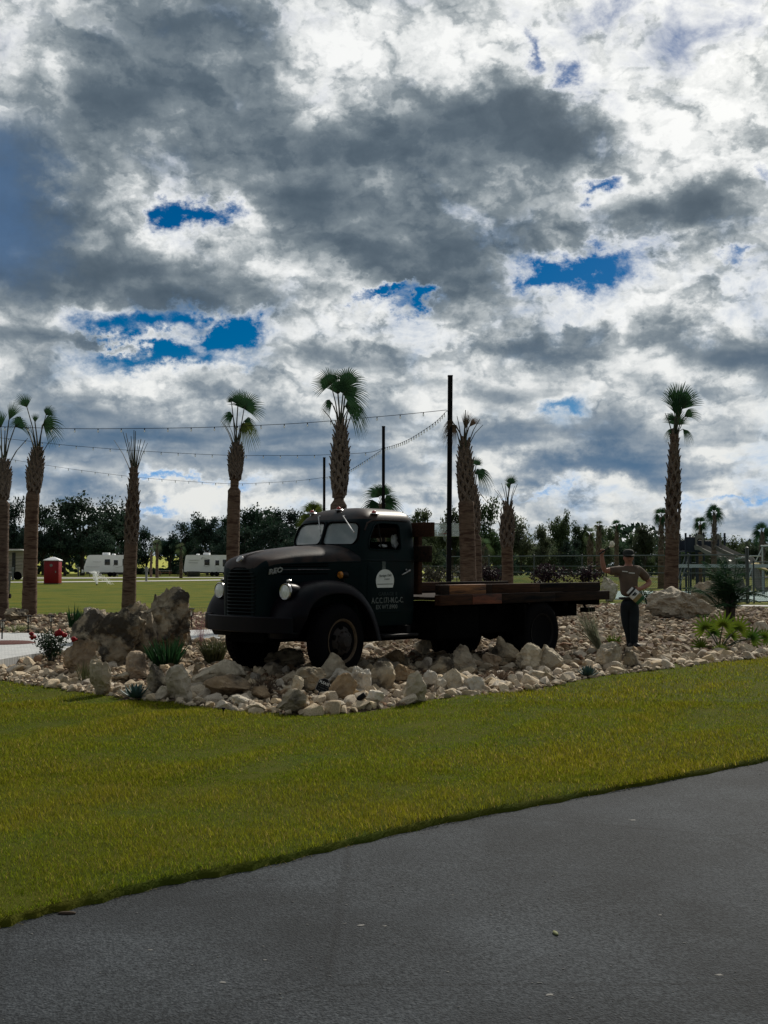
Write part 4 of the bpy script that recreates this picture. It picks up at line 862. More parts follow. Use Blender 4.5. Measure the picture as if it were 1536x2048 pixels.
def philodendron():
    p = bat(1450, 1303); s = p.y / FPX
    t = thing('philodendron', 'bright green split leaf plant with radiating stems at the right of the bed', 'plant', (p.x, p.y + .3, p.z))
    for i, (hx, hy, r, y0) in enumerate(((1410, 1256, 36, .1), (1446, 1250, 38, -.1), (1476, 1258, 36, .1), (1502, 1276, 32, .2), (1400, 1294, 28, -.3), (1440, 1300, 24, -.4), (1528, 1274, 26, .4), (1426, 1266, 28, .4), (1462, 1272, 26, .3))):
        h = at(hx, hy, p.y + .3 + y0) - t.location; L_ = r * s; b = Vector((random.gauss(0, .04), random.gauss(0, .04), 0))
        lf = ([], []); d = (h - b); d.z = max(d.z, .1); ax = Vector((d.x * .7, -.12 + random.gauss(0, .1), .25 + .5 * random.random())).normalized(); sd = ax.cross(Vector((.15 * random.gauss(0, 1), -1, .35))).normalized(); nrm_ = sd.cross(ax)
        for k in range(13):
            a = R(-115 + 230 * k / 12); tip = (ax * math.cos(a) + sd * math.sin(a)) * L_ * (1 - .3 * abs(a) / 2) + nrm_ * .05 * L_ - Vector((0, 0, .10 * L_))
            blade_strip(lf, h, h + tip, nrm_ * .10 * L_, L_ * .065, side=(ax * -math.sin(a) + sd * math.cos(a)), wp=(.5, 1, 1, .8, .1))
        o = link('leaf', accmesh(lf, 'leaf', 'lime_leaf'), t); mb = MB(); mb.tube([b, (b + h) * .5 + Vector((0, 0, .05)), h], [.014, .012, .009], 6); part('stem', mb, 'petiole', t)
philodendron()
def clump_palm():
    p = bat(1460, 1246); s = p.y / FPX
    t = thing('clumping_palm', 'dense dark feathery clumping palm right of the long boulder', 'palm', (p.x, p.y, p.z))
    st = MB()
    for i in range(7):
        bx = random.gauss(0, 8) * s; st.tube([(bx, random.gauss(0, .08), -.03), (bx * 1.3, random.gauss(0, .1), 40 * s), (bx * 1.8, random.gauss(0, .15), 62 * s)], [.05, .045, .035], 7)
    part('trunk', st, 'bark', t)
    for i in range(40):
        a = random.random() * 6.28; el_ = R(24 + 60 * random.random()); L_ = (80 + 45 * random.random()) * s
        b = Vector((random.gauss(0, 9) * s, random.gauss(0, .12), (22 + 42 * random.random()) * s)); d = Vector((math.cos(a) * math.cos(el_), math.sin(a) * math.cos(el_) * .8, math.sin(el_)))
        acc = ([], []); pts = [b + d * L_ * q - Vector((0, 0, .40 * L_ * q * q * (1.4 - el_ * .5))) for q in [k / 12 for k in range(13)]]
        for k in range(1, 13):
            for rep in (0, .5):
                c = pts[k - 1].lerp(pts[k], rep); tg = (pts[k] - pts[k - 1]).normalized(); sd = tg.cross(Vector((0, 0, 1))).normalized()
                for sg in (-1, 1):
                    l = L_ * .26 * math.sin(math.pi * min(.95, k / 12 + .06)) ** .6
                    blade_strip(acc, c, c + (sd * sg * .8 + tg * .55 - Vector((0, 0, .30))).normalized() * l, (0, 0, .015), .009, n=2, wp=(.8, 1, .05))
        mb = MB(); o_ = len(acc[0]); mb.tube(pts, [.012] * 8 + [.008] * 5, 4); acc[0].extend(mb.v); acc[1].extend(tuple(i_ + o_ for i_ in f) for f in mb.f)
        link('frond', accmesh(acc, 'frond', 'palm_leaf'), t)
clump_palm()

# ------------------------------------------------------------------ cabbage palms
def fan(hub, axis, nrm_, rad, spread, n=26, droop=.25, fold=0.0, wid=1.0, jag=.12):
    """costapalmate leaf: narrow segments joined near the hub"""
    acc = ([], []); ax = axis.normalized(); sd = ax.cross(nrm_).normalized(); up = sd.cross(ax)
    if up.dot(Vector((0, 0, 1))) < 0: up = -up
    for k in range(n):
        a = -spread + 2 * spread * k / (n - 1); r = rad * (1 - jag * random.random()) * (1 - .18 * (abs(a) / max(spread, .01)) ** 2)
        d = ax * math.cos(a) + sd * math.sin(a); d = (d + up * fold * abs(a)).normalized()
        w = r * .43 * spread * 2 / n * wid * .62; s = (sd * math.cos(a) - ax * math.sin(a)); V, F = acc; o = len(V)
        for q, k_ in ((.03, .25), (.45, 1.0), (.68, .72), (.86, .40), (1.0, .06)):
            c = hub + d * r * q - Vector((0, 0, (droop + .05) * r * max(0, q - .30) ** 2 * 2.0)) + up * .05 * r * math.sin(q * 3) * (1 if k % 2 else .6)
            V.append(tuple(c - s * w * k_)); V.append(tuple(c + s * w * k_))
        for i in range(4): F.append((o + 2 * i, o + 2 * i + 1, o + 2 * i + 3, o + 2 * i + 2))
    return acc
def palm(label, Y, trunk, boots, fronds, sticks, tw, bw=None, lm='palm_leaf', group=None, nb=66, cat='palm tree'):
    """trunk: photo pixels from ground to crown; boots: (top fraction start) px rows; fronds: (hub px, hub py, dir deg, radius px, spread deg, droop, dy, mat)"""
    s = Y / FPX; base = at(trunk[0][0], trunk[0][1], Y); gx = bz(base.x, base.y); P = [at(x, y, Y) for x, y in trunk]; P[0].z = min(P[0].z, gx - .03)
    root = P[0].copy(); root.z = gx
    t = thing('palm_tree', label, cat, root, 0, group); P = [p - root for p in P]; C = catmull(P, 8)
    def at_t(q): i = min(len(C) - 2, int(q * (len(C) - 1))); return C[i].lerp(C[i + 1], q * (len(C) - 1) - i)
    zb = (at(trunk[0][0], boots[0], Y) - root).z; zt = C[-1].z; r0 = tw * s / 2; bw = bw or tw * 1.35; r1 = bw * s / 2 * .80
    mb = MB(); rad = []
    CC_ = [at_t(k / 40) for k in range(41)]
    for c in CC_:
        q = c.z / zt; rr = r0 * (1.10 - .12 * min(1, q * 3)) if c.z < zb else r1 * .58
        rad.append(rr * (1 + .03 * math.sin(c.z * 21) + .025 * random.random()))
    mb.tube(CC_, rad, 14); part('trunk', mb, 'palm_trunk', t, 60)
    bm_ = MB(); H = zt - zb
    for i in range(nb):
        q = (i + .5) / nb; z = zb + H * q * .97; a = i * 2.39996; c = at_t(min(1, z / zt)); env = (.75 + .5 * math.sin(math.pi * min(1, q * 1.1 + .12)) ** .8) * (1.0 if q < .8 else 1 - (q - .8) * 1.6)
        rr = r1 * .72 * env; e = Vector((math.cos(a), math.sin(a), 0)); tn = Vector((-math.sin(a), math.cos(a), 0)); L_ = r1 * (1.75 + .4 * random.random())
        top = c + e * (rr + .22 * r1) + Vector((0, 0, L_ * .38)); up = c + e * (rr * .98) + Vector((0, 0, 0))
        for sg in (-1, 1):      # the split foot of the leaf base clasps the trunk
            b2 = c + (e * .70 + tn * sg * .74).normalized() * rr * .92 + Vector((0, 0, -L_ * .55))
            bm_.tube([b2, c + (e + tn * sg * .28).normalized() * rr * 1.02 + Vector((0, 0, -L_ * .2)), up], [r1 * .17, r1 * .20, r1 * .23], 5, True, .75)
        bm_.tube([up - Vector((0, 0, .02)), top + e * .0, top + e * r1 * .12 + Vector((0, 0, L_ * .10))], [r1 * .21, r1 * .15, r1 * .12], 5, True, .55)
    part('leaf_base', bm_, 'palm_boot', t, 50)
    top = C[-1]
    for f in fronds:
        hx, hy, ang, rp, sp, dr, dy = f[:7]; fm = f[7] if len(f) > 7 else lm; fo = f[8] if len(f) > 8 else 0.0
        h = at(hx, hy - (rp * .22 if abs(ang) < 60 else 0), Y + dy) - root; ax = Vector((math.sin(R(ang)), -.25 + .2 * random.random(), math.cos(R(ang)))); nm = Vector((.25 * random.uniform(-1, 1), -1, .25 * random.uniform(-.5, 1))).normalized()
        acc = fan(h, ax, nm, rp * 1.1 * s, R(sp), n=max(16, int(sp / 2.8)), droop=dr, fold=fo)
        o = link('frond', accmesh(acc, 'frond', fm), t)
        pm = MB(); b = top + Vector((random.uniform(-.05, .05), random.uniform(-.05, .05), -.10)); m1 = b.lerp(h, .5) + Vector((0, 0, .10 * (h - b).length))
        e2 = h + ax.normalized() * rp * s * .35; pm.tube([b, m1, h, e2], [.030, .022, .018, .006], 6, True, .7); part('petiole', pm, 'petiole' if fm != 'palm_leaf_dry' else 'palm_leaf_dry', t)
    for (x0, y0, x1, y1) in sticks:
        a, b = at(x0, y0, Y + random.uniform(-.15, .15)) - root, at(x1, y1, Y + random.uniform(-.3, .3)) - root
        sm = MB(); sm.tube([a - Vector((0, 0, .12)), a.lerp(b, .5) + Vector((0, 0, .03)), b], [.026, .017, .011], 5, True, .6); part('petiole', sm, 'petiole', t)
    return t
G9 = None
palm('tallest palm, with a wide crown, right behind the truck cab', 29, [(668, 1253), (673, 1130), (677, 1020), (680, 930), (682, 852)], (1005,),
     [(662, 778, -38, 42, 88, .15, 0), (686, 800, 48, 56, 95, .35, -.2), (694, 782, 12, 52, 60, .3, .2), (664, 806, -100, 26, 62, .9, .1), (690, 812, 85, 50, 60, .8, .3), (676, 800, -5, 52, 50, .2, .4), (700, 812, 115, 40, 45, .9, 0)],
     [(674, 856, 645, 818), (690, 856, 712, 818), (678, 850, 668, 812), (688, 852, 700, 812)], 34, 44)
palm('palm with a broad fan top standing behind the headlight', 37, [(464, 1231), (466, 1080), (469, 970), (474, 895)], (978,),
     [(488, 828, 28, 46, 92, .2, -.1), (463, 808, -20, 16, 60, .1, .1, 'palm_leaf', .8), (466, 832, -95, 26, 62, .5, .2), (484, 846, 135, 42, 46, .6, 0, 'palm_leaf_yellow'), (476, 815, 0, 34, 60, .1, .2), (488, 842, 95, 30, 50, .7, .3)],
     [(470, 892, 443, 842), (471, 892, 449, 848), (473, 890, 456, 845), (476, 890, 480, 850)], 26, 36)
palm('palm trimmed to bare leaf stalks, behind the tall boulder', 37, [(257, 1233), (260, 1130), (264, 1050), (268, 935)], (1085,),
     [], [(264, 940, 228, 880), (265, 938, 246, 864), (266, 938, 252, 866), (267, 936, 259, 884), (268, 935, 268, 860), (269, 936, 271, 862), (270, 936, 277, 880), (271, 938, 282, 878), (272, 938, 290, 880), (272, 940, 295, 886), (267, 937, 262, 872)], 26, 34, nb=64)
palm('palm with a fan and a folded black leaf, second from the left', 33.5, [(58, 1243), (61, 1120), (65, 1000), (75, 905)], (988,),
     [(54, 822, -22, 34, 46, .1, 0), (46, 846, -60, 34, 40, .6, .2), (92, 836, 30, 26, 62, .1, .1, 'palm_leaf', .9), (86, 848, 92, 46, 62, .35, -.2), (70, 850, 5, 22, 30, .1, .2)],
     [(74, 905, 60, 850), (78, 905, 71, 852), (80, 906, 112, 872), (72, 906, 50, 846), (79, 905, 84, 850)], 27, 38)
palm('leftmost palm, cut by the edge of the photo', 31, [(2, 1252), (3, 1120), (5, 1010), (8, 928)], (1004,),
     [(30, 862, 58, 40, 50, .5, .2), (2, 866, -20, 48, 40, .2, 0), (18, 850, 22, 46, 26, .1, .1), (-10, 868, -60, 46, 50, .4, .3)],
     [(12, 930, 52, 880), (12, 930, 56, 876), (8, 928, 10, 860), (10, 928, 16, 850)], 27, 36)
palm('palm with a dry brown ragged top beside the tallest black pole', 30, [(938, 1254), (936, 1130), (932, 1000), (929, 885)], (1000,),
     [(907, 846, -80, 26, 56, 1.1, -.1, 'palm_leaf_dry'), (912, 850, -130, 30, 50, .9, .1, 'palm_leaf_dry'), (930, 868, 8, 42, 22, .1, 0, 'palm_leaf_dry'), (938, 862, 40, 36, 22, .3, .1, 'palm_leaf_dry')],
     [(924, 885, 914, 832), (928, 884, 931, 820), (931, 884, 937, 830), (934, 886, 960, 838), (934, 888, 966, 850), (922, 888, 905, 842)], 32, 40, nb=64)
palm('slimmer palm half hidden behind the dry topped palm', 36, [(953, 1240), (953, 1130), (950, 1040), (947, 975)], (1075,),
     [(952, 935, 18, 20, 75, .1, 0, 'palm_leaf', .5), (954, 944, 110, 34, 56, .7, .1), (950, 948, 60, 26, 40, .5, -.1), (945, 940, -20, 24, 40, .2, .2)],
     [(950, 980, 975, 1005), (950, 978, 968, 996)], 22, 28)
palm('short palm with one folded leaf, above the truck bed', 40, [(1015, 1226), (1015, 1140), (1014, 1080), (1016, 1012)], (1086,),
     [(1021, 974, 14, 25, 60, .15, 0, 'palm_leaf', .7), (1018, 984, -6, 24, 26, .1, .1)], [(1014, 1014, 988, 978), (1015, 1012, 1003, 966), (1016, 1012, 1010, 968), (1018, 1012, 1035, 968), (1018, 1012, 1029, 972), (1016, 1012, 1018, 966), (1013, 1014, 995, 980)], 23, 36, nb=44)
palm('tall palm with a spiky fan top behind the longest boulder', 35.5, [(1341, 1236), (1343, 1140), (1346, 1020), (1349, 868)], (1045,),
     [(1358, 824, 6, 56, 50, .1, 0), (1354, 832, -20, 54, 34, .1, .2), (1364, 830, 30, 52, 40, .15, -.2), (1356, 842, 2, 68, 26, .05, .3), (1349, 848, -48, 30, 34, .3, .1), (1368, 842, 58, 38, 34, .35, .1), (1347, 856, -140, 26, 34, .5, .1), (1366, 858, 140, 26, 34, .5, 0), (1358, 846, -12, 50, 30, .1, -.3), (1353, 858, 4, 34, 75, .1, .25)],
     [(1346, 866, 1330, 826), (1352, 866, 1378, 830), (1349, 864, 1349, 820)], 27, 36, nb=76)
def far_palm(label, px, Y, base_py, crown_py, rp, m='palm_leaf', n=9, tw=10):
    s = Y / FPX; t = palm(label, Y, [(px, base_py), (px, (base_py + crown_py) / 2), (px + 1, crown_py)], (base_py * .45 + crown_py * .55,),
        [(px + rp * .14 * math.sin(R(a)), crown_py - rp * (.05 + .12 * math.cos(R(a))), a, rp * random.uniform(.78, 1.0), 40, .2 + .35 * abs(a) / 130, .3 * math.cos(i * 2.1), m) for i, a in enumerate([-150 + 300 * k / (n - 1) + random.uniform(-12, 12) for k in range(n)])], [], tw, tw * 1.35, nb=26)
    return t
far_palm('dense green palm head rising behind the cab roof', 763, 58, 1193, 1008, 40, n=11, tw=18)
far_palm('yellowish palm head just above the hood, left of the cab', 627, 66, 1186, 1036, 34, 'palm_leaf_yellow', n=10, tw=16)
for args in (('distant stout palm with dead skirt seen between the two right of centre trunks', 968, 92, 1171, 1095, 20, 'mixed_leaf', 8, 14),
             ('far palm with a pointed head in the tree line, left of the man', 1233, 95, 1169, 1052, 13, 'palm_leaf', 8, 9),
             ('far palm close to the left of the right palm trunk', 1322, 80, 1177, 1034, 20, 'palm_leaf', 9, 12),
             ('far palm with a slim trunk in front of the play tower', 1428, 66, 1186, 1030, 22, 'palm_leaf', 10, 11),
             ('far palm head above the left of the play tower', 1400, 88, 1173, 1050, 18, 'palm_leaf', 9, 9),
             ('far palm at the right edge of the photo', 1524, 72, 1182, 1066, 24, 'palm_leaf', 10, 11),
             ('small palm left of the right hand trailer', 362, 150, 1155, 1098, 12, 'mixed_leaf', 8, 6),
             ('small palm by the bright field, right of the stalk palm', 314, 155, 1154, 1090, 12, 'mixed_leaf', 8, 6),
             ('smallest palm by the bright field', 302, 160, 1153, 1104, 8, 'mixed_leaf', 7, 5),
             ('shaggy far palm in the trees, under the man\'s raised hand', 1180, 100, 1167, 1070, 15, 'mixed_leaf', 8, 12),
             ('brown trunked far palm at the left of the raised hand', 1197, 108, 1164, 1052, 12, 'mixed_leaf', 6, 11)):
    far_palm(*args)

# ------------------------------------------------------------------ broad trees of the tree line
def tree_meshes(seed, nleaf=2600, ls=.34, low=.10, lobes=13, wide=1.0):
    r = np.random.RandomState(seed); cen, rad = [], []
    for i in range(lobes):
        a = r.rand() * 6.28; q = r.rand() ** .6; z = low + (1 - low) * (.25 + .62 * r.rand()); k = math.sin(math.pi * min(1, max(.12, z * .92))) ** .7
        cen.append((math.cos(a) * q * .36 * k * wide, math.sin(a) * q * .36 * k * wide, z)); rad.append(.10 + .11 * r.rand())
    cen, rad = np.array(cen), np.array(rad); n = nleaf; j = r.choice(lobes, n, p=rad ** 2 / (rad ** 2).sum())
    sub = cen[j] + r.normal(size=(n, 3)) * 0; d = r.normal(size=(n, 3)); d /= np.linalg.norm(d, axis=1, keepdims=True)
    q = r.rand(n) ** .45; clus = r.normal(size=(lobes * 9, 3)); clus /= np.linalg.norm(clus, axis=1, keepdims=True)
    c9 = clus.reshape(lobes, 9, 3)[j, r.randint(9, size=n)]; d = d * .55 + c9 * .75
    P = cen[j] + d * (rad[j] * q)[:, None] * np.array([1.15, 1.15, .9]); P[:, 2] = np.clip(P[:, 2], .04, 1.1)
    a = r.normal(size=(n, 3)); a /= np.linalg.norm(a, axis=1, keepdims=True); b = np.cross(a, r.normal(size=(n, 3))); b /= np.linalg.norm(b, axis=1, keepdims=True)
    w = (ls / 10 * (.55 + .9 * r.rand(n)))[:, None]
    V = np.stack([P - a * w, P + b * w * .55, P + a * w, P - b * w * .55], 1).reshape(-1, 3); F = np.arange(n * 4).reshape(n, 4)
    crown = npmesh('crown', V, F, 'oak_leaf', False)
    mb = MB(); mb.tube([(0, 0, -.01), (.01, 0, .18), (.0, .01, .34)], [.030, .022, .018], 8)
    for i in np.argsort(-rad)[:9]:
        c = cen[i]; mb.tube([(0, 0, .2 + .1 * r.rand()), Vector((c[0] * .5, c[1] * .5, .3 + (c[2] - .3) * .55)), c], [.014, .009, .004], 5)
    return crown, mb.mesh('trunk', 'bark', 60)
TM = [tree_meshes(200 + k, 5200, .22, [.10, .22, .05, .30][k % 4], 12 + 2 * (k % 4), [1.25, 1.0, 1.1, .8][k % 4]) for k in range(8)]
def tree(px, top, Y, wpx, k, label, group, m=None, base=0.0):
    s = Y / FPX; H = (HOR - top) * s + 1.6; p = at(px, HOR, Y); p.z = base - .05
    t = thing('tree', label, 'tree', p, random.random() * 6.28, group); sc = wpx * s / .95
    c = link('crown', TM[k][0], t); tr = link('trunk', TM[k][1], t); c.scale = tr.scale = (sc, sc, H)
    if m: c.material_slots[0].link = 'OBJECT'; c.material_slots[0].material = MATS[m]
    return t
GL, GR = 'dark oaks of the tree line behind the trailers', 'lighter green trees of the tree line behind the court'
LL, LR = 'dark broad oak in the tree line behind the trailers', 'lighter green tree in the tree line behind the court'
rt = random.Random(3)
spec = [(165, 992, 190, 130, 'widest and tallest dark oak, above the red toilet'), (86, 1003, 195, 80, None), (20, 1002, 190, 80, 'dark oak at the left edge behind the two leftmost palms'), (232, 1008, 200, 76, None), (292, 1056, 215, 66, None), (372, 1046, 195, 70, None), (415, 1024, 190, 84, 'dark oak above the right hand trailer'),
        (455, 1030, 205, 70, None), (515, 1014, 190, 84, None), (568, 1012, 195, 82, 'dark oak left of the cab, above the hood'), (612, 1024, 205, 70, None), (340, 1062, 210, 50, None), (-30, 1010, 195, 90, None), (130, 1040, 185, 90, None), (60, 1050, 182, 80, None), (200, 1060, 183, 80, None), (262, 1078, 205, 40, None), (480, 1052, 185, 90, None), (545, 1050, 183, 90, None), (600, 1060, 185, 80, None), (660, 1040, 190, 90, None), (720, 1030, 190, 90, None)]
for i, (px, top, Y, w, lab) in enumerate(spec): tree(px, top, Y, w * 1.18, i % 8, lab or LL, GL)
spec = [(842, 1010, 130, 74, 'thin crowned tree just right of the cab, above the headboard'), (800, 1030, 140, 70, None), (905, 1016, 132, 80, None), (975, 1003, 128, 82, 'tall open tree between the dry topped and the short palm'), (1042, 1030, 135, 76, None), (1088, 1050, 130, 60, None), (1120, 1018, 126, 66, 'tree with a high rounded crown above the middle of the truck bed'),
        (1164, 1040, 132, 60, None), (1212, 1046, 136, 60, None), (1258, 1066, 140, 60, None), (1290, 1048, 130, 70, 'bushy tree just left of the right palm'), (1340, 1056, 138, 60, None), (1385, 1066, 140, 70, None), (1440, 1072, 140, 80, 'low round tree behind the play tower'), (1490, 1078, 145, 70, None), (1540, 1082, 148, 80, None), (1590, 1080, 148, 80, None)]
for i, (px, top, Y, w, lab) in enumerate(spec): tree(px, top, Y, w, (i * 3 + 1) % 8, lab or LR, GR, 'mixed_leaf')
for i in range(22):
    px = 800 + i * 37 + rt.uniform(-12, 12); tree(px, rt.uniform(1072, 1096), rt.uniform(118, 150), rt.uniform(50, 76), i % 8, 'low bushy tree filling the tree line behind the court fence', 'low bushy trees behind the court', 'mixed_leaf' if i % 3 else None)
# the wood behind, one dark mass
rs2 = np.random.RandomState(9); n = 26000; X = -150 + 330 * rs2.rand(n); right = X > 0
Yv = np.where(right, 165 + 20 * rs2.rand(n), 212 + 20 * rs2.rand(n)); Hh = np.where(right, 5.6, 8.6) * (1 + .25 * np.sin(X * .21) + .15 * np.sin(X * .53 + 1))
gap_ = (~right) & (X > -49) & (X < -41.5); Hh = np.where(gap_, .7, Hh)
P = np.column_stack([X, Yv, Hh * rs2.rand(n) ** .8]); a = rs2.normal(size=(n, 3)); a /= np.linalg.norm(a, axis=1, keepdims=True); b = np.cross(a, rs2.normal(size=(n, 3))); b /= np.linalg.norm(b, axis=1, keepdims=True); w = (.35 + .5 * rs2.rand(n))[:, None]
o = link('far_wood', npmesh('far_wood', np.stack([P - a * w, P + b * w * .6, P + a * w, P - b * w * .6], 1).reshape(-1, 3), np.arange(n * 4).reshape(n, 4), 'oak_leaf', False)); o['kind'] = 'stuff'; o['label'] = 'dark undergrowth closing the tree line'; o['category'] = 'wood'
# ------------------------------------------------------------------ the old flatbed truck (local x forward, y to its left, z up)
mat('letter_metal', (0.30, 0.30, 0.29), (0.16, 0.16, 0.155), scale=60, rough=0.4, metal=0.7)
TH = R(45.6)
truck = thing('flatbed_truck', 'old dark green and rusty flatbed truck parked on the rock bed', 'truck', (-1.232, 15.651, 0.15), math.pi + TH)
TM_ = Matrix.Translation(truck.location) @ Matrix.Rotation(math.pi + TH, 4, 'Z'); TI = TM_.inverted()
def on_plane(px, py, axis, val):
    o = TI @ Vector((0, 0, CAMZ)); d = TI.to_3x3() @ ray(px, py); k = (val - o[axis]) / d[axis]; return o + d * k
CU = -1.06
CABL = [(.62, -.50, -1.758, .690), (.80, -.49, -1.76, .712), (1.20, -.48, -1.76, .722), (1.50, -.48, -1.76, .724), (1.68, -.50, -1.76, .716), (1.82, -.535, -1.76, .704), (1.96, -.585, -1.76, .684),
        (2.06, -.635, -1.758, .660), (2.12, -.69, -1.75, .632), (2.17, -.75, -1.73, .588), (2.21, -.82, -1.69, .52), (2.24, -.90, -1.62, .42), (2.258, -.98, -1.54, .30), (2.267, -1.06, -1.42, .15)]
def cab_loop(l, n=72, ins=0.0, ex=7.0):
    w, uf, ur, b = l; uf -= ins; ur += ins; b -= ins; uc, a = (uf + ur) / 2, (uf - ur) / 2; out = []
    for k in range(n):
        t = 2 * math.pi * k / n; c, s = math.cos(t), math.sin(t)
        out.append((uc + a * math.copysign(abs(c) ** (2 / ex), c), b * math.copysign(abs(s) ** (2 / ex), s), w))
    return out
def cab_v(u, w, ex=7.0):
    for i in range(len(CABL) - 1):
        if CABL[i][0] <= w <= CABL[i + 1][0]:
            q = (w - CABL[i][0]) / (CABL[i + 1][0] - CABL[i][0]); uf, ur, b = [CABL[i][j] * (1 - q) + CABL[i + 1][j] * q for j in (1, 2, 3)]; break
    uc, a = (uf + ur) / 2, (uf - ur) / 2; return b * max(0, 1 - abs((u - uc) / a) ** ex) ** (1 / ex)
LV = []
for i in range(len(CABL) - 1):
    k = 4 if CABL[i + 1][0] - CABL[i][0] > .1 else 2
    for q in range(k): LV.append(tuple(CABL[i][j] + (CABL[i + 1][j] - CABL[i][j]) * q / k for j in range(4)))
LV.append(CABL[-1])
shell = MB(); shell.loft([cab_loop(l) for l in LV], True, True, True)
cabo = part('cab', shell, 'green_paint', truck)
inn = MB(); inn.loft([cab_loop(l, ins=.035) for l in LV if .75 < l[0] < 2.2], True, True, True); inner = part('x', inn, 'under')
def roundpoly(P, r=.04, k=4):
    out = []; n = len(P)
    for i in range(n):
        p, a, b = Vector(P[i]), Vector(P[i - 1]), Vector(P[(i + 1) % n]); da, db = (a - p), (b - p); q = min(r, da.length * .45, db.length * .45)
        s, e = p + da.normalized() * q, p + db.normalized() * q
        for j in range(k + 1): t = j / k; out.append(tuple((s * (1 - t) ** 2 + p * 2 * t * (1 - t) + e * t * t)))
    return out
WSP = roundpoly([(.018, 1.735), (.59, 1.728), (.648, 1.80), (.618, 1.985), (.53, 2.045), (.018, 2.052)], .09)
SWP = roundpoly([(-.735, 1.67), (-1.375, 1.655), (-1.375, 2.035), (-1.02, 2.045), (-.88, 2.02), (-.745, 1.80)], .07)
RWP = roundpoly([(-.30, 1.80), (.30, 1.80), (.30, 2.0), (-.30, 2.0)], .06)
XV = Matrix(((0, 0, 1, 0), (1, 0, 0, 0), (0, 1, 0, 0), (0, 0, 0, 1)))      # poly (v, w), extrude along u
XU = Matrix(((1, 0, 0, 0), (0, 0, 1, 0), (0, 1, 0, 0), (0, 0, 0, 1)))      # poly (u, w), extrude along v
cut = []
c = MB(); c.prism(WSP, -.95, -.2, XV); cut.append(part('x', c, 'under', None, 0))
c = MB(); c.prism([(-a, b) for a, b in WSP], -.95, -.2, XV); cut.append(part('x', c, 'under', None, 0))
c = MB(); c.prism(SWP, -1.2, 1.2, XU); cut.append(part('x', c, 'under', None, 0))
c = MB(); c.prism(RWP, -2.0, -1.45, XV); cut.append(part('x', c, 'under', None, 0))
cabo.parent = None
for q in [inner] + cut:
    md = cabo.modifiers.new('b', 'BOOLEAN'); md.operation = 'DIFFERENCE'; md.object = q; md.solver = 'EXACT'
apply_mods(cabo, 'cab'); cabo.parent = truck
for q in [inner] + cut: bpy.data.objects.remove(q)
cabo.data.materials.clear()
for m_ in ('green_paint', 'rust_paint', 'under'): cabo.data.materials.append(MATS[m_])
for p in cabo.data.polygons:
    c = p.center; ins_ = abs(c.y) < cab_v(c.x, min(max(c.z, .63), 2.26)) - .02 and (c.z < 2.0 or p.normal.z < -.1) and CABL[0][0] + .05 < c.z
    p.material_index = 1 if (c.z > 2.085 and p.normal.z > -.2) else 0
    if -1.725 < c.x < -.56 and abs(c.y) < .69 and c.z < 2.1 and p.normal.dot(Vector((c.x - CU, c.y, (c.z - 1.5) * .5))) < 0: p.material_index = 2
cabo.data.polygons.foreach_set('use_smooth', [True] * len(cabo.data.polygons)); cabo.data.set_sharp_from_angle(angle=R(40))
def surf_panel(poly, off, n=14, sgn=1):          # a panel that follows the cab side
    us, ws = [p[0] for p in poly], [p[1] for p in poly]; g = MB(); cu, cw = sum(us) / len(us), sum(ws) / len(ws); loops = []
    for k, o in ((1.0, -.006), (1.0, off * .6), (.985, off), (.6, off), (.2, off)):
        loops.append([(cu + (u - cu) * k, sgn * (cab_v(cu + (u - cu) * k, cw + (w - cw) * k) + o), cw + (w - cw) * k) for u, w in poly])
    g.loft(loops, True, False, True); return g
DP = roundpoly([(-.70, .80), (-1.66, .80), (-1.66, 1.49), (-.70, 1.49)], .05, 4)
DP = [p for i in range(len(DP)) for p in (DP[i], tuple((Vector(DP[i]) * .67 + Vector(DP[(i + 1) % len(DP)]) * .33)), tuple((Vector(DP[i]) * .33 + Vector(DP[(i + 1) % len(DP)]) * .67)))]
doors = [part('door', surf_panel(DP, .009, sgn=s), 'green_paint', truck, 30) for s in (1, -1)]
# belt moulding and drip rail
for s in (1, -1):
    bl = MB(); bl.tube([(u, s * (cab_v(u, 1.52) + .002), 1.52) for u in np.linspace(-.56, -1.70, 12)], .011, 6); part('belt_moulding', bl, 'green_paint', truck)
    bl = MB(); bl.tube([(u, s * (cab_v(u, w) + .004), w) for u, w in ((-.70, 1.93), (-.76, 2.03), (-.86, 2.072), (-1.1, 2.08), (-1.4, 2.08), (-1.55, 2.075))], .012, 6); part('drip_rail', bl, 'rust_paint', truck)
    bl = MB(); q = [(u, s * (cab_v(u, w) + .003), w) for u, w in SWP]; bl.tube(q + [q[0]], .012, 5); part('window_frame', bl, 'green_paint', truck)
    vw = MB(); vw.tube([(-1.02, s * .678, 1.70), (-.97, s * .655, 2.03)], .010, 6); part('vent_bar', vw, 'black_metal', truck)
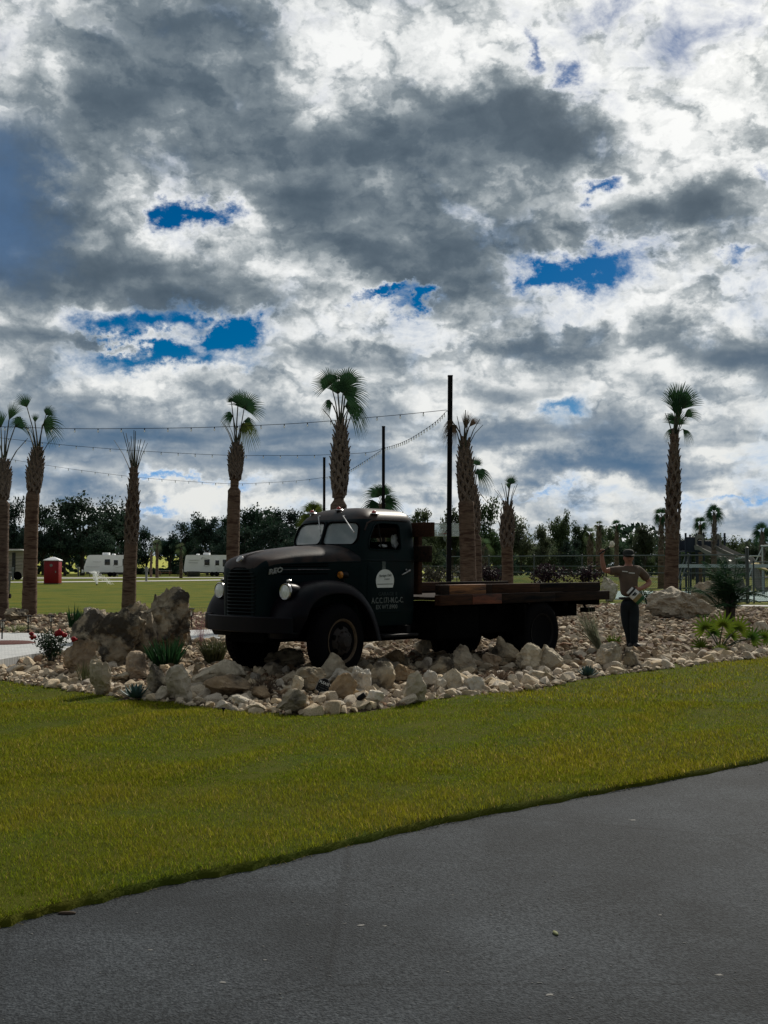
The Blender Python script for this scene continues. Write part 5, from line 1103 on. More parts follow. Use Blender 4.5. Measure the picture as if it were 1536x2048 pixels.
# windscreen: two flat panes in a rubber frame, a centre bar
def ws_u(v, w): return -.497 - .12 * (w - 1.735) / .317 - .055 * (abs(v) / .6) ** 1.5 - .012
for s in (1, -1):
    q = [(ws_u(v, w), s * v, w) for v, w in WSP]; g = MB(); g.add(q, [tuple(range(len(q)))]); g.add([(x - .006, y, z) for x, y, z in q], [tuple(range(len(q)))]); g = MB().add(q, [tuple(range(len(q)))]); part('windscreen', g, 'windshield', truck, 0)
    g = MB(); q2 = [(ws_u(v, w) + .010, s * v, w) for v, w in WSP]; g.tube(q2 + [q2[0]], .016, 6); part('windscreen_frame', g, 'rubber', truck)
g = MB(); g.tube([(ws_u(0, 1.72) + .014, 0, 1.72), (ws_u(0, 2.06) + .014, 0, 2.06)], .017, 6); part('centre_bar', g, 'green_paint', truck)
for (x0, y0, x1, y1) in ((686, 1032, 708, 1065), (637, 1033, 641, 1071)):
    a, b = on_plane(x0, y0, 0, -.60), on_plane(x1, y1, 0, -.49); m1 = a.lerp(b, .52)
    g = MB(); g.tube([a, m1], [.010, .007], 6); g.tube([m1 + Vector((.005, 0, 0)), b], [.011, .008], 6); g.tube([a - Vector((.03, 0, -.005)), a], .012, 6); part('wiper', g, 'chrome', truck)
# cab inside: bench, wheel, dash
g = MB(); g.box(-1.66, -1.15, -.62, .62, 1.02, 1.20, .03); g.box(-1.68, -1.50, -.62, .62, 1.18, 1.62, .04); part('bench', g, 'seat', truck)
g = MB(); M_ = Matrix.Translation((-.88, .34, 1.58)) @ Matrix.Rotation(R(-58), 4, 'Y'); n = 24
ring = [M_ @ Vector((math.cos(2 * math.pi * k / n) * .20, math.sin(2 * math.pi * k / n) * .20, 0)) for k in range(n + 1)]; g.tube(ring, .013, 6, False)
for k in (0, 8, 16): g.tube([M_ @ Vector((0, 0, -.02)), ring[k]], .009, 5)
g.tube([M_ @ Vector((0, 0, 0)), (-.55, .34, 1.30)], .02, 6); part('steering_wheel', g, 'black_metal', truck)
g = MB(); g.box(-.66, -.54, -.64, .64, 1.40, 1.66, .03); part('dashboard', g, 'under', truck)
# white lumps added to stand for pale patches in the side window
V, F = ico(3); V = V.copy(); V += V * (.22 * vnoise(V * 2.2, 4.4, 3))[:, None]; q = on_plane(789, 1084, 1, .46)
o = link('rag', npmesh('rag', V * np.array([.05, .05, .095]), F, 'rv_white')); o.matrix_world = TM_ @ Matrix.Translation(q); tag(o, 'crumpled white cloth seen through the side window of the truck', 'placeholder')
q = on_plane(766, 1092, 1, .40); o = link('rag', npmesh('rag', V * np.array([.07, .05, .022]), F, 'rv_white')); o.matrix_world = TM_ @ Matrix.Translation(q); tag(o, 'small flat white cloth low in the side window of the truck', 'placeholder')
# hood and grille shell
HS = [(-.60, .700, .92, 1.505, 1.742), (-.30, .650, .92, 1.50, 1.728), (.05, .585, .90, 1.492, 1.700), (.40, .510, .80, 1.482, 1.662), (.62, .475, .66, 1.470, 1.622), (.74, .455, .62, 1.455, 1.594), (.82, .435, .62, 1.43, 1.570), (.87, .405, .63, 1.40, 1.540), (.905, .35, .65, 1.36, 1.49), (.925, .25, .67, 1.33, 1.44), (.93, .12, .68, 1.31, 1.40)]
def hood_loop(h):
    u, a, b0, sh, tp = h; P = []
    for k in range(7): P.append((u, a * (1 - .05 * (1 - k / 6)), b0 + (sh - b0) * k / 6))
    for k in range(1, 12):
        t = math.pi * .5 * k / 12; P.append((u, a * math.cos(t) ** .75, sh + (tp - sh) * math.sin(t) ** .85))
    P.append((u, 0, tp)); return P + [(x, -y, z) for x, y, z in P[::-1][1:]]
FINE = catmull([Vector(h[:3]) for h in HS], 4); FI2 = catmull([Vector((h[0], h[3], h[4])) for h in HS], 4)
HL = [hood_loop((a.x, a.y, a.z, b.y, b.z)) for a, b in zip(FINE, FI2)]
g = MB(); g.loft(HL, False, False, True)
hood = part('hood', g, 'green_paint', truck, 50); hood.data.materials.append(MATS['rust_paint'])
for p in hood.data.polygons:
    c = p.center; sh = np.interp(c.x, [h[0] for h in HS], [h[3] for h in HS])
    if c.z > sh + (.012 if c.x < .80 else .075): p.material_index = 1
for s in (1, -1):        # crease, louvre recess and chrome spear on each hood side
    def hv(u, w):
        a = np.interp(u, [h[0] for h in HS], [h[1] for h in HS]); b0 = np.interp(u, [h[0] for h in HS], [h[2] for h in HS]); sh = np.interp(u, [h[0] for h in HS], [h[3] for h in HS]); return a * (1 - .05 * (1 - min(1, (w - b0) / (sh - b0))))
    g = MB(); g.tube([(u, s * (hv(u, 1.6) + .002), np.interp(u, [h[0] for h in HS], [h[3] for h in HS]) - .004) for u in np.linspace(-.58, .84, 14)], .009, 5); part('hood_crease', g, 'green_paint', truck)
    a, b = on_plane(566, 1140, 1, .56), on_plane(665, 1139, 1, .66); ua, wa, ub, wb = a.x, a.z, b.x, b.z
    g = MB()
    for k in range(3):
        dz = (-.055, 0.045, .075)[k]; g.tube([(u, s * (hv(u, wa + dz) - .004), wa + (wb - wa) * q + dz) for q, u in ((q, ua + (ub - ua) * (.06 + .9 * q)) for q in np.linspace(0, 1, 8))], .011, 5)
    part('louvre', g, 'under', truck)
    g = MB(); g.tube([(u, s * (hv(u, wa) + .008), wa + (wb - wa) * q) for q, u in ((q, ua + (ub - ua) * q) for q in np.linspace(0, 1, 8))], [.004] + [.008] * 6 + [.004], 6); part('spear', g, 'dull_chrome', truck)
    g = MB(); g.tube([(u, s * (hv(u, wa) + .012), wa + (wb - wa) * q) for q, u in ((q, ua + (ub - ua) * q) for q in (.36, .5, .72))], .012, 6); part('spear_plate', g, 'dull_chrome', truck)
# raised maker's letters, nose medallion and its strip
def letters(): 
    pts = ((541, 1144, 'R'), (549, 1142, 'E'), (558, 1140.5, 'O'))
    for px, py, ch in pts:
        q = on_plane(px, py, 1, .50); v = hv(q.x, q.z); q = on_plane(px, py, 1, v + .022); v = hv(q.x, q.z); q = on_plane(px, py, 1, v + .022)
        text(ch, .092, 'letter_metal', truck, Matrix.Translation(q) @ Matrix(((-1, 0, 0, 0), (0, 0, 1, 0), (0, 1, 0, 0), (0, 0, 0, 1))) @ Matrix.Rotation(R(4), 4, 'Z'), 'letter', 1.3, .25, .008, .004)
    g = MB(); a, b = on_plane(545, 1146, 1, .515), on_plane(556, 1141, 1, .53); g.tube([a, b], .004, 5); part('letter_link', g, 'chrome', truck)
letters()
g = MB(); M_ = Matrix.Translation((.925, 0, 1.535)) @ Matrix.Rotation(R(52), 4, 'Y'); g.lathe([(.0, .022), (.03, .020), (.042, .012), (.050, .008), (.052, -.01)], 24, 'z', M_); part('medallion', g, 'chrome', truck)
g = MB(); g.tube([(.90, .0, 1.562), (.80, 0, 1.592), (.66, 0, 1.628), (.52, 0, 1.652)], [.020, .018, .014, .006], 6, True, .6); part('nose_strip', g, 'dull_chrome', truck)
# grille: dark opening with horizontal bars following the nose
def nose_u(v, w): 
    pts = sorted([(np.interp(w, [HS[i][2], HS[i][3], HS[i][4]], [HS[i][1] * .96, HS[i][1], 0]), HS[i][0]) for i in range(5, len(HS))]); return float(np.interp(abs(v), [p[0] for p in pts], [p[1] for p in pts]))
g = MB()
for k in range(14):
    w = .80 + .60 * k / 13; hw = .285 * (1 if w < 1.28 else math.sqrt(max(.15, 1 - ((w - 1.28) / .15) ** 2)))
    g.tube([(nose_u(v, w) + .007, v + .03, w) for v in np.linspace(-hw, hw, 13)], .012, 5, True, .8)
part('grille', g, 'green_paint', truck)
g = MB(); q = [(v, w) for v, w in [(-.295, .775), (.295, .775), (.295, 1.30), (.25, 1.40), (.14, 1.43), (-.14, 1.43), (-.25, 1.40), (-.295, 1.30)]]
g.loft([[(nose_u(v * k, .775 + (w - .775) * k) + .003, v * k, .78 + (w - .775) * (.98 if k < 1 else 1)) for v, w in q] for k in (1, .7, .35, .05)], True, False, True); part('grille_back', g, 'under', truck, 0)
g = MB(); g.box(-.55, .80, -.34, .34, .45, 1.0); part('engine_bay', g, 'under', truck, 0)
for w in (1.02, .96, .90): pass
g = MB()
for k in range(12):
    w = .74 + .035 * k * 1.1; g.lathe([(.0, .006), (.007, .004), (.007, -.01)], 8, 'x', Matrix.Translation((.79, -.415, w)))
part('rivet', g, 'dull_chrome', truck)
# fenders
CR = [(.80, .52), (.815, .70), (.76, .93), (.62, 1.11), (.38, 1.225), (.08, 1.262), (-.20, 1.225), (-.43, 1.10), (-.60, .92), (-.72, .70), (-.80, .46)]
def fender(s):
    C = catmull([Vector((u, 0, w)) for u, w in CR], 5); loops = []
    prof = [(.34, .07), (.44, .025), (.56, .006), (.70, 0), (.82, .006), (.90, .024), (.955, .060), (.985, .105), (.998, .150), (.996, .172), (.978, .176), (.972, .150), (.94, .10), (.86, .055), (.6, .045), (.36, .10)]
    for i, c in enumerate(C):
        tg = (C[min(i + 1, len(C) - 1)] - C[max(i - 1, 0)]).normalized(); nr = Vector((-tg.z, 0, tg.x)); nr = -nr if nr.dot(c - Vector((0, 0, .5))) > 0 else nr
        nr = (nr * .5 + (Vector((0, 0, .52)) - c).normalized() * .5).normalized(); q = i / (len(C) - 1)
        fl = 1.0 - .30 * max(0, (.16 - q) / .16) ** 1.0; loops.append([(c.x + nr.x * d, s * (.34 + (v - .34) * fl), c.z + nr.z * d) for v, d in prof])
    g = MB(); g.loft(loops, True, True, True); return part('fender', g, 'fender_paint', truck, 45)
for s in (1, -1): fender(s)
for s in (1, -1):       # inner splash panels close the gap between hood and fender
    g = MB(); g.add([(.80, s * .36, .60), (-.5, s * .44, .60), (-.5, s * .62, 1.2), (.1, s * .55, 1.25), (.62, s * .42, 1.12), (.78, s * .38, .9)], [(0, 1, 2, 3, 4, 5)]); part('splash_panel', g, 'under', truck, 0)
# headlights on the fender fronts
for s in (1, -1):
    M_ = Matrix.Translation((.70, s * .68, 1.116))
    g = MB(); g.lathe([(.098, .03), (.108, .012), (.108, -.03), (.100, -.10), (.080, -.18), (.045, -.25), (.0, -.28)], 28, 'x', M_); hb = part('headlight', g, 'fender_paint', truck)
    g = MB(); g.lathe([(.094, .036), (.101, .040), (.110, .030), (.112, .012), (.108, .004)], 28, 'x', M_); part('bezel', g, 'chrome', hb)
    g = MB(); g.lathe([(.0, .050), (.04, .047), (.075, .041), (.096, .032)], 28, 'x', M_); part('lens', g, 'lens', hb)
    g = MB(); g.lathe([(0, .045), (.018, .035), (.024, .0), (.018, -.03), (0, -.04)], 12, 'x', M_ @ Matrix.Translation((-.035, 0, .135))); g.tube([M_ @ Vector((-.035, 0, .10)), M_ @ Vector((-.035, 0, .13))], .012, 6); part('marker_lamp', g, 'chrome', hb)
    g = MB(); g.tube([(.64, s * .68, 1.01), (.60, s * .66, .90)], [.035, .05], 10); part('headlight_bracket', g, 'fender_paint', truck)
# amber signal on top of each front fender
for s in (1, -1):
    q = on_plane(680, 1150, 1, .66); q.y = s * .66
    M_ = Matrix.Translation(q); g = MB(); g.lathe([(.046, .0), (.050, -.02), (.050, -.11), (.042, -.125), (0, -.13)], 20, 'x', M_); g.tube([(q.x - .06, q.y, q.z - .04), (q.x - .06, q.y, q.z - .10)], .015, 6); b = part('signal_lamp', g, 'fender_paint', truck)
    g = MB(); g.lathe([(0, .012), (.018, .012), (.020, .018), (.034, .018), (.046, .008), (.050, -.012), (.046, -.016)], 20, 'x', M_); part('amber_lens', g, 'amber', b)
# bumper: a bent channel
BP = [(.80, .90), (.88, .70), (.95, .40), (.97, 0), (.95, -.40), (.88, -.70), (.80, -.86)]; BC = catmull([Vector((u, v, 0)) for u, v in BP], 5)
g = MB(); sec = [(-.09, .79), (-.012, .797), (0, .785), (.0, .60), (-.012, .59), (-.09, .592), (-.09, .605), (-.016, .603), (-.016, .78), (-.09, .778)]
g.loft([[(c.x + du, c.y, w) for du, w in sec] for c in BC], True, True, True); part('bumper', g, 'fender_paint', truck, 30)
g = MB(); g.box(.71, .83, -.875, -.74, .60, .815, .02); part('bumper_end', g, 'rust_paint', truck)
for s in (1, -1): g = MB(); g.box(.5, .93, s * .38 - .04, s * .38 + .04, .60, .78); part('bumper_iron', g, 'under', truck, 0)
# wheels
def tyre(u, vface, vw, r=.485, steer=0.0, front=True, sgn=1, nm='wheel'):
    M_ = Matrix.Translation((u, vface * sgn, .47 if front else .42)) @ Matrix.Rotation(R(steer), 4, 'Z') @ Matrix.Diagonal((1, sgn, 1, 1))
    g = MB(); pr = [(.262, -.015), (.30, .0), (.36, .010), (.42, .004), (.458, -.018), (.476, -.045), (r, -.075), (r, -.10), (r - .012, -.103), (r - .012, -.113), (r, -.116), (r + .002, -vw * .5 - .006), (r - .012, -vw * .5 - .004), (r - .012, -vw * .5 + .0), (r, -vw + .10), (r, -vw + .07), (.45, -vw + .02), (.36, -vw), (.262, -vw + .02)]
    g.lathe(pr, 48, 'y', M_); tg = MB()
    for k in range(40):
        a = 2 * math.pi * k / 40; tg.box(-.016, .016, -vw + .06, -.062, r - .006, r + .008, M=M_ @ Matrix.Rotation(a, 4, 'Y'))
    g.v, g.f = g.v, g.f; wh = part(nm, g, 'rubber', truck); part('tread', tg, 'rubber', wh, 0)
    g = MB(); g.lathe([(.246, -.03), (.268, .002), (.290, .010), (.292, .002), (.27, -.012), (.25, -.04)], 40, 'y', M_); part('rim', g, 'rim_ring' if front else 'black_metal', wh)
    g = MB()
    if front: g.lathe([(.25, -.05), (.20, -.03), (.185, .0), (.15, .022), (.12, .024), (.11, .045), (.085, .06), (.07, .085), (0, .09)], 36, 'y', M_)
    else: g.lathe([(.25, -.05), (.23, -.10), (.17, -.14), (.12, -.145), (.11, -.10), (.08, -.06), (0, -.055)], 36, 'y', M_)
    part('disc', g, 'wheel_disc' if front else 'under', wh)
    g = MB()
    for k in range(6):
        a = 2 * math.pi * (k + .3) / 6; dy = .013 if front else -.12; g.lathe([(0, .004), (.030, .004), (.034, -.004), (.034, -.03)], 14, 'y', M_ @ Matrix.Translation((math.cos(a) * .178, dy, math.sin(a) * .178)))
    part('hand_hole', g, 'under', wh)
    for k in range(10 if front else 0):
        a = 2 * math.pi * k / 10; g = MB(); g.lathe([(0, .022), (.012, .020), (.014, 0), (.014, -.01)], 6, 'y', M_ @ Matrix.Translation((math.cos(a) * .125, .024, math.sin(a) * .125))); part('wheel_nut', g, 'wheel_disc', wh)
    return wh
for s in (1, -1):
    tyre(0, .97, .24, steer=6 * 1, sgn=s); tyre(-4.22, 1.03, .24, front=False, sgn=s, nm='rear_wheel'); tyre(-4.22, .75, .24, front=False, sgn=s, nm='rear_wheel')
# decals on the near door
def dec(px, py, off=.016): 
    q = on_plane(px, py, 1, .735); return q
DV = .738
SIDE = Matrix(((-1, 0, 0, 0), (0, 0, 1, 0), (0, 1, 0, 0), (0, 0, 0, 1)))     # text x -> -u, text y -> w, normal -> +v
def pl(px, py): q = on_plane(px, py, 1, DV); return q.x, q.z
cu_, cw_ = pl(770.2, 1158.5); ul, _ = pl(752.2, 1160); ur, _ = pl(788, 1160); hw = abs(ul - ur) / 2; wt = pl(770, 1138.6)[1]; wb = pl(770, 1175.3)[1]; hh = (wt - wb); wc = wb + hh * .40
poly = []
for k in range(41):
    a = math.pi * (-.18 + 1.36 * k / 40); poly.append((cu_ + hw * math.cos(a), wc + (wt - wc) * math.sin(a) if math.sin(a) > 0 else wc + (wc - wb) * math.sin(a) / math.sin(math.pi * .18)))
g = MB(); g.prism(poly, DV - .004, DV, XU); sg_ = part('door_sign', g, 'sign_white', doors[0], 0)
text('Heritage Oaks', hh * .205, 'sign_ink', sg_, Matrix.Translation((cu_, DV + .0015, wc + hh * .26)) @ SIDE @ Matrix.Rotation(R(3), 4, 'Z'), 'lettering', .82, .45, .0005, .0008)
text('RV RESORT', hh * .085, 'sign_ink', sg_, Matrix.Translation((cu_ - hw * .22, DV + .0015, wc + hh * .06)) @ SIDE, 'lettering', 1.0, 0, .0005, .0006)
g = MB(); wl = pl(770, 1168)[1]; g.box(cu_ - hw * .86, cu_ + hw * .86, DV - .001, DV + .0015, wl - .006, wl + .004); part('rule', g, 'sign_ink', sg_, 0)
(u0, w0), (u1, w1) = pl(764.6, 1138), pl(771.5, 1123); g = MB(); g.box(u1, u0, DV - .012, DV - .001, w0 - .01, w1); part('worn_patch', g, 'worn_patch', doors[0], 0)
def line(body, x0, x1, y0, y1, m, xs_fix=None, bold=.002):
    (ua, wa), (ub, wb_) = pl(x0, (y0 + y1) / 2), pl(x1, (y0 + y1) / 2); hcap = pl((x0 + x1) / 2, y0)[1] - pl((x0 + x1) / 2, y1)[1]; size = hcap / .70
    cu2 = bpy.data.curves.new('t', 'FONT'); cu2.body = body; cu2.size = size; to = bpy.data.objects.new('t', cu2); COL.objects.link(to); bpy.context.view_layer.update(); wd = to.dimensions.x; bpy.data.objects.remove(to)
    text(body, size, m, doors[0], Matrix.Translation(((ua + ub) / 2, DV, (wa + wb_) / 2)) @ SIDE, 'lettering', abs(ua - ub) / wd, 0, .0008, bold)
line('GARAGE II', 757, 794, 1184.5, 1191.5, 'stencil_faint'); line('A.C.C.171-M.C.-C.', 743.5, 807, 1195.3, 1206.5, 'stencil'); line('EX WT.8900', 752, 794.5, 1209.8, 1218.2, 'stencil', bold=.001)
a, b = on_plane(804, 1149.5, 1, .765), on_plane(819.5, 1140.5, 1, .765); g = MB(); g.tube([a, a.lerp(b, .5) + Vector((0, .01, 0)), b], [.007, .011, .016], 8); g.tube([b, Vector((b.x, .70, b.z))], .012, 8); c_ = on_plane(813, 1139.5, 1, .74); g.tube([c_, c_ - Vector((0, .04, 0))], .013, 8); part('handle', g, 'chrome', doors[0])
# roof marker lamps
for (px, py, v) in ((755, 1027, .60), (677, 1021, 0), (624, 1031, -.52)):
    uu, wz = {0.6: (-.965, 2.165), 0: (-.86, 2.232), -.52: (-.82, 2.20)}[v]
    M_ = Matrix.Translation((uu, v, wz)); g = MB(); V, F = ico(2); g.add([(x * .075, y * .055, z * .018) for x, y, z in V], [tuple(f) for f in F], M_); b = part('roof_lamp', g, 'chrome', truck)
    g = MB(); g.add([(x * .035 + .015, y * .034, z * .032 + .018) for x, y, z in V], [tuple(f) for f in F], M_); part('red_lens', g, 'red_lens', b)
# running boards
for s in (1, -1):
    g = MB(); g.box(-1.45, -.76, s * (.84 if s > 0 else .84) - .14, s * .84 + .14, .475, .515, .01); g.box(-1.42, -1.34, s * .62 - .05, s * .80 + .05, .52, .62); rb = part('running_board', g, 'black_metal', truck)
g = MB(); g.box(-1.72, -.45, -.66, .66, .55, .64); part('cab_floor', g, 'under', truck, 0)
# frame, axles, tank
for s in (1, -1):
    g = MB(); g.box(-6.0, .70, s * .40 - .04, s * .40 + .04, .60, .80); part('frame_rail', g, 'under', truck, 0)
g = MB(); g.tube([(0, -.85, .47), (0, .85, .47)], .045, 8); part('front_axle', g, 'under', truck)
g = MB(); g.tube([(-4.22, -.95, .47), (-4.22, .95, .47)], .075, 10); V, F = ico(2); g.add([(x * .22 - 4.22, y * .2, z * .22 + .47) for x, y, z in V], [tuple(f) for f in F]); part('rear_axle', g, 'under', truck)
g = MB(); g.box(-2.85, -1.90, .48, .92, .38, .86, .05); part('fuel_tank', g, 'under', truck)
g = MB(); g.box(-3.60, -1.85, -.95, -.50, .30, .88, .02); part('tool_box', g, 'under', truck)
g = MB(); g.tube([(-1.2, 0, .55), (-4.1, 0, .50)], .05, 8); part('drive_shaft', g, 'under', truck)
g = MB(); g.lathe([(0, .50), (.2, .50), (.3, .52), (.46, .52), (.485, .58), (.485, .68), (.46, .74), (.3, .74), (0, .70)], 30, 'z', Matrix.Translation((-3.25, .38, -.02))); part('underbed_fill', g, 'rubber', truck)  # added disc that fills the open gap under the bed with dark
g = MB(); g.box(-3.66, -2.86, .60, .90, .44, .86, .03); part('battery_box', g, 'under', truck)
for u in (-2.2, -3.2, -4.9, -5.8): g = MB(); g.box(u - .05, u + .05, -1.0, 1.0, .80, .882); part('cross_member', g, 'under', truck, 0)
for s in (1, -1): g = MB(); g.box(-3.70, -3.66, s * .92 - .20, s * .92 + .20, .40, .86); part('mud_flap', g, 'under', truck, 0)
# flat bed of timbers
SEG = [(-1.82, -2.52, 'wood_brown'), (-2.525, -3.20, 'wood_red'), (-3.205, -4.55, 'wood_dark'), (-4.555, -6.02, 'wood_dark')]
for s in (1, -1):
    for a, b, m_ in (SEG if s > 0 else [(-1.82, -6.02, 'wood_dark')]):
        g = MB(); g.box(b, a, min(s * .94, s * 1.056), max(s * .94, s * 1.056), .884, 1.030, .008); part('bed_rail', g, m_, truck)
    SB = [(-1.86, -2.06, 'wood_dark'), (-2.065, -2.88, 'wood_orange'), (-2.885, -3.02, 'wood_dark'), (-3.025, -4.2, 'wood_brown'), (-4.205, -5.86, 'wood_dark')] if s > 0 else [(-1.86, -4.0, 'wood_brown'), (-4.005, -5.86, 'wood_dark')]
    for a, b, m_ in SB:
        g = MB(); g.box(b, a, min(s * .915, s * 1.015), max(s * .915, s * 1.015), 1.033, 1.175, .008); part('side_board', g, m_, truck)
for k in range(7):
    v = -.90 + .257 * k; g = MB(); g.box(-6.0, -1.84, v, v + .245, .955, 1.0, .004); part('deck_plank', g, 'wood_dark', truck)
g = MB(); g.box(-6.08, -6.025, -1.05, 1.05, .884, 1.03, .008); part('tail_board', g, 'wood_dark', truck)
# headboard behind the cab
for v in (-.99, .53):
    g = MB(); g.box(-1.96, -1.88, v - .05, v + .05, 1.03, 2.06, .006); part('headboard_post', g, 'wood_brown', truck)
for w0, w1, m_, v1 in ((1.86, 2.065, 'wood_brown', .90), (1.50, 1.73, 'wood_dark', .85)):
    g = MB(); g.box(-1.876, -1.82, -1.06, v1, w0, w1, .006); part('headboard_plank', g, m_, truck)
g = MB(); g.box(-1.879, -1.878, .60, .72, 1.95, 2.05); part('post_bracket', g, 'dull_chrome', truck, 0)
# tail gear
g = MB(); q = (-6.02, .62, .80); V, F = ico(2); g.lathe([(0, .03), (.05, .03), (.055, 0), (.055, -.05), (0, -.055)], 14, 'x', Matrix.Translation((-6.10, .55, .83)) @ Matrix.Rotation(math.pi, 4, 'Z')); g.box(-6.32, -6.0, .50, .60, .66, .74, .01); g.tube([(-6.05, .55, .78), (-6.15, .55, .70)], .02, 6); part('tow_bracket', g, 'under', truck)
# ------------------------------------------------------------------ things left on the bed and in the garden
def path_light(px, py_base, py_top, label):
    p = bat(px, py_base); s = p.y / FPX; H = (py_base - py_top) * s; t = thing('path_light', label, 'garden light', p)
    g = MB(); g.tube([(0, 0, -.05), (0, 0, H * .62)], .014, 8); part('stake', g, 'pole_black', t)
    g = MB()
    for k in range(4): a = k * math.pi / 2 + .4; g.tube([(math.cos(a) * .045, math.sin(a) * .045, H * .60), (math.cos(a) * .045, math.sin(a) * .045, H * .93)], .007, 5)
    g.lathe([(.055, H * .60), (.05, H * .62), (.0, H * .63)], 14); g.lathe([(.0, H), (.075, H * .97), (.08, H * .93), (.0, H * .92)], 14); part('lamp_head', g, 'pole_black', t)
    g = MB(); g.lathe([(.0, H * .64), (.03, H * .64), (.03, H * .90), (0, H * .90)], 12); part('lens', g, 'clear_bulb', t)
for a in ((56, 1268, 1230, 'black garden path light at the foot of the second palm from the left'), (102, 1264, 1230, 'black garden path light behind the rose bush'), (383, 1257, 1216, 'black garden path light between the tall boulder and the bumper'), (4, 1282, 1240, 'black garden path light in the red mulch patch at the left edge')): path_light(*a)
p = bat(645, 1397); t = thing('notice', 'small black notice with white writing between boulders under the front wheel', 'sign', (p.x, p.y - .05, p.z))
s = p.y / FPX; Rm = Matrix.Rotation(R(-16), 4, 'X') @ Matrix.Rotation(R(16), 4, 'Y')
FL = [(-14, 6), (-8, 20), (-6, 24), (4, 27), (11, 24), (16, 13), (15, 8), (8, -8), (-6, -16), (-10, -15), (-7, 1)]
g = MB(); g.prism([(x * s, (y + 12) * s) for x, y in FL], -.006, .006, Matrix.Rotation(R(78), 4, 'X') @ Matrix.Identity(4)); o = part('plate', g, 'pole_black', t, 0)
NM = Matrix.Rotation(R(78), 4, 'X')
g = MB(); q = [NM @ Vector((x * s, (y + 12) * s, .007)) for x, y in FL]; g.tube(q + [q[0]], .0028, 4); part('border', g, 'rv_grey', t)
text('PLEASE', 7.6 * s, 'sign_white', t, NM @ Matrix.Translation((4 * s, 29 * s, .0075)) @ Matrix.Rotation(R(-22), 4, 'Z'), 'lettering', .88, .0, .0006, .0006)
for k, w_ in enumerate((21, 20, 17)): 
    g = MB()
    for j in range(9):
        if (j * 7 + k * 3) % 5 == 0: continue
        g.box((j - 4.5) * w_ / 9 * s, (j - 4.5) * w_ / 9 * s + w_ / 9 * s * .72, -.5 * s, .5 * s, 0, .0006)
    me = g.mesh('small_print', 'worn_patch', 0); me.transform(NM @ Matrix.Translation(((2.5 - k * 1.3) * s, (23.5 - k * 4.6) * s, .0076)) @ Matrix.Rotation(R(-22), 4, 'Z')); link('small_print', me, t)
g = MB(); g.tube([(-.03, .03, -.05), (-.03, .03, 18 * s)], .007, 6); part('stake', g, 'pole_black', t)
p = bat(722, 1415); t = thing('spot_light', 'small black garden spotlight on a spike by the lawn, below the holed boulder', 'garden light', p); s = p.y / FPX
g = MB(); g.tube([(0, 0, -.02), (0, 0, 14 * s)], .007, 6); part('stake', g, 'pole_black', t); g = MB(); g.lathe([(0, .06), (.03, .055), (.032, -.02), (.024, -.05), (0, -.055)], 14, 'x', Matrix.Translation((0, 0, 20 * s)) @ Matrix.Rotation(R(-35), 4, 'Y')); part('lamp_head', g, 'pole_black', t)
p = bat(447, 1428); g = MB(); g.tube([(0, 0, -.02), (0, 0, .06)], .010, 6); g.lathe([(0, .075), (.022, .07), (.022, .05), (0, .045)], 10); o = part('sprinkler_head', g, 'pole_black', None, loc=p); tag(o, 'small black sprinkler head at the lawn edge, below the orange brown boulder', 'sprinkler')

# ------------------------------------------------------------------ poles and light strings
PL = {}
for k, (px, top, Y, lab) in enumerate(((897, 753, 30, 'tallest black pole, left of the dry topped palm'), (766.5, 854, 41, 'black pole rising behind the truck cab roof'), (648, 916, 52, 'shortest looking black pole, left of the tallest palm'))):
    a, b = at(px, 1245 if k == 0 else 1200, Y), at(px + (3.5 if k == 0 else .5), top, Y); gz0 = bz(a.x, a.y); base = Vector((a.x, a.y, gz0)); t = thing('pole', lab, 'pole', base); b -= base; w = .062 if k == 0 else .056
    g = MB(); g.loft([[(x * w + b.x * q, y * w, z) for x, y in ((-1, -1), (1, -1), (1, 1), (-1, 1))] for z, q in ((-.03, 0), (b.z, 1))], True, True, True); part('post', g, 'pole_black', t, 0); PL[k] = base
    g = MB(); g.box(b.x - w - .006, b.x + w + .006, -w - .006, w + .006, b.z, b.z + .03, .004); part('cap', g, 'pole_black', t)
    g = MB(); hz = (at(895, 822, Y).z - base.z) if k == 0 else ((at(766, 898, Y).z if k == 1 else at(648, 957, Y).z) - base.z); g.tube([(b.x * .8 - w - .03, 0, hz), (b.x * .8 - w + .01, 0, hz)], .012, 6); part('eye_hook', g, 'pole_black', t)
def light_string(label, pts, step):
    """pts: (px, py, Y) along the wire"""
    P = catmull([at(*q) for q in pts], 14); o0 = P[0].copy(); t = thing('light_string', label, 'string lights', o0, 0, None); P = [p - o0 for p in P]
    g = MB(); g.tube(P, .007, 4); part('cable', g, 'pole_black', t)
    L_ = 0; nxt = step; first = None
    for a, b in zip(P, P[1:]):
        d = (b - a).length
        while nxt <= L_ + d:
            c = a.lerp(b, (nxt - L_) / d); nxt += step
            if first is None:
                g = MB(); g.lathe([(0, .01), (.012, .006), (.014, -.035), (.0, -.04)], 8); m1 = g.mesh('socket', 'pole_black'); g = MB(); g.lathe([(.009, -.035), (.020, -.06), (.021, -.078), (.012, -.10), (0, -.105)], 10); m2 = g.mesh('bulb', 'clear_bulb'); first = (m1, m2)
            so = link('socket', first[0], t, c); link('bulb', first[1], so)
        L_ += d
light_string('highest light string, from the tallest pole leftwards across the sky', [(893, 820, 30), (815, 828, 30), (738, 835, 30), (620, 845, 30), (530, 850, 30), (400, 855, 30), (260, 857, 30), (130, 857, 30), (-40, 852, 30)], .61)
light_string('middle light string, from the pole behind the cab leftwards', [(764, 897, 41), (735, 905, 41), (640, 910, 41), (540, 911, 41), (440, 910, 41), (300, 903, 41), (200, 896, 41), (110, 888, 41), (-30, 872, 41)], .61)
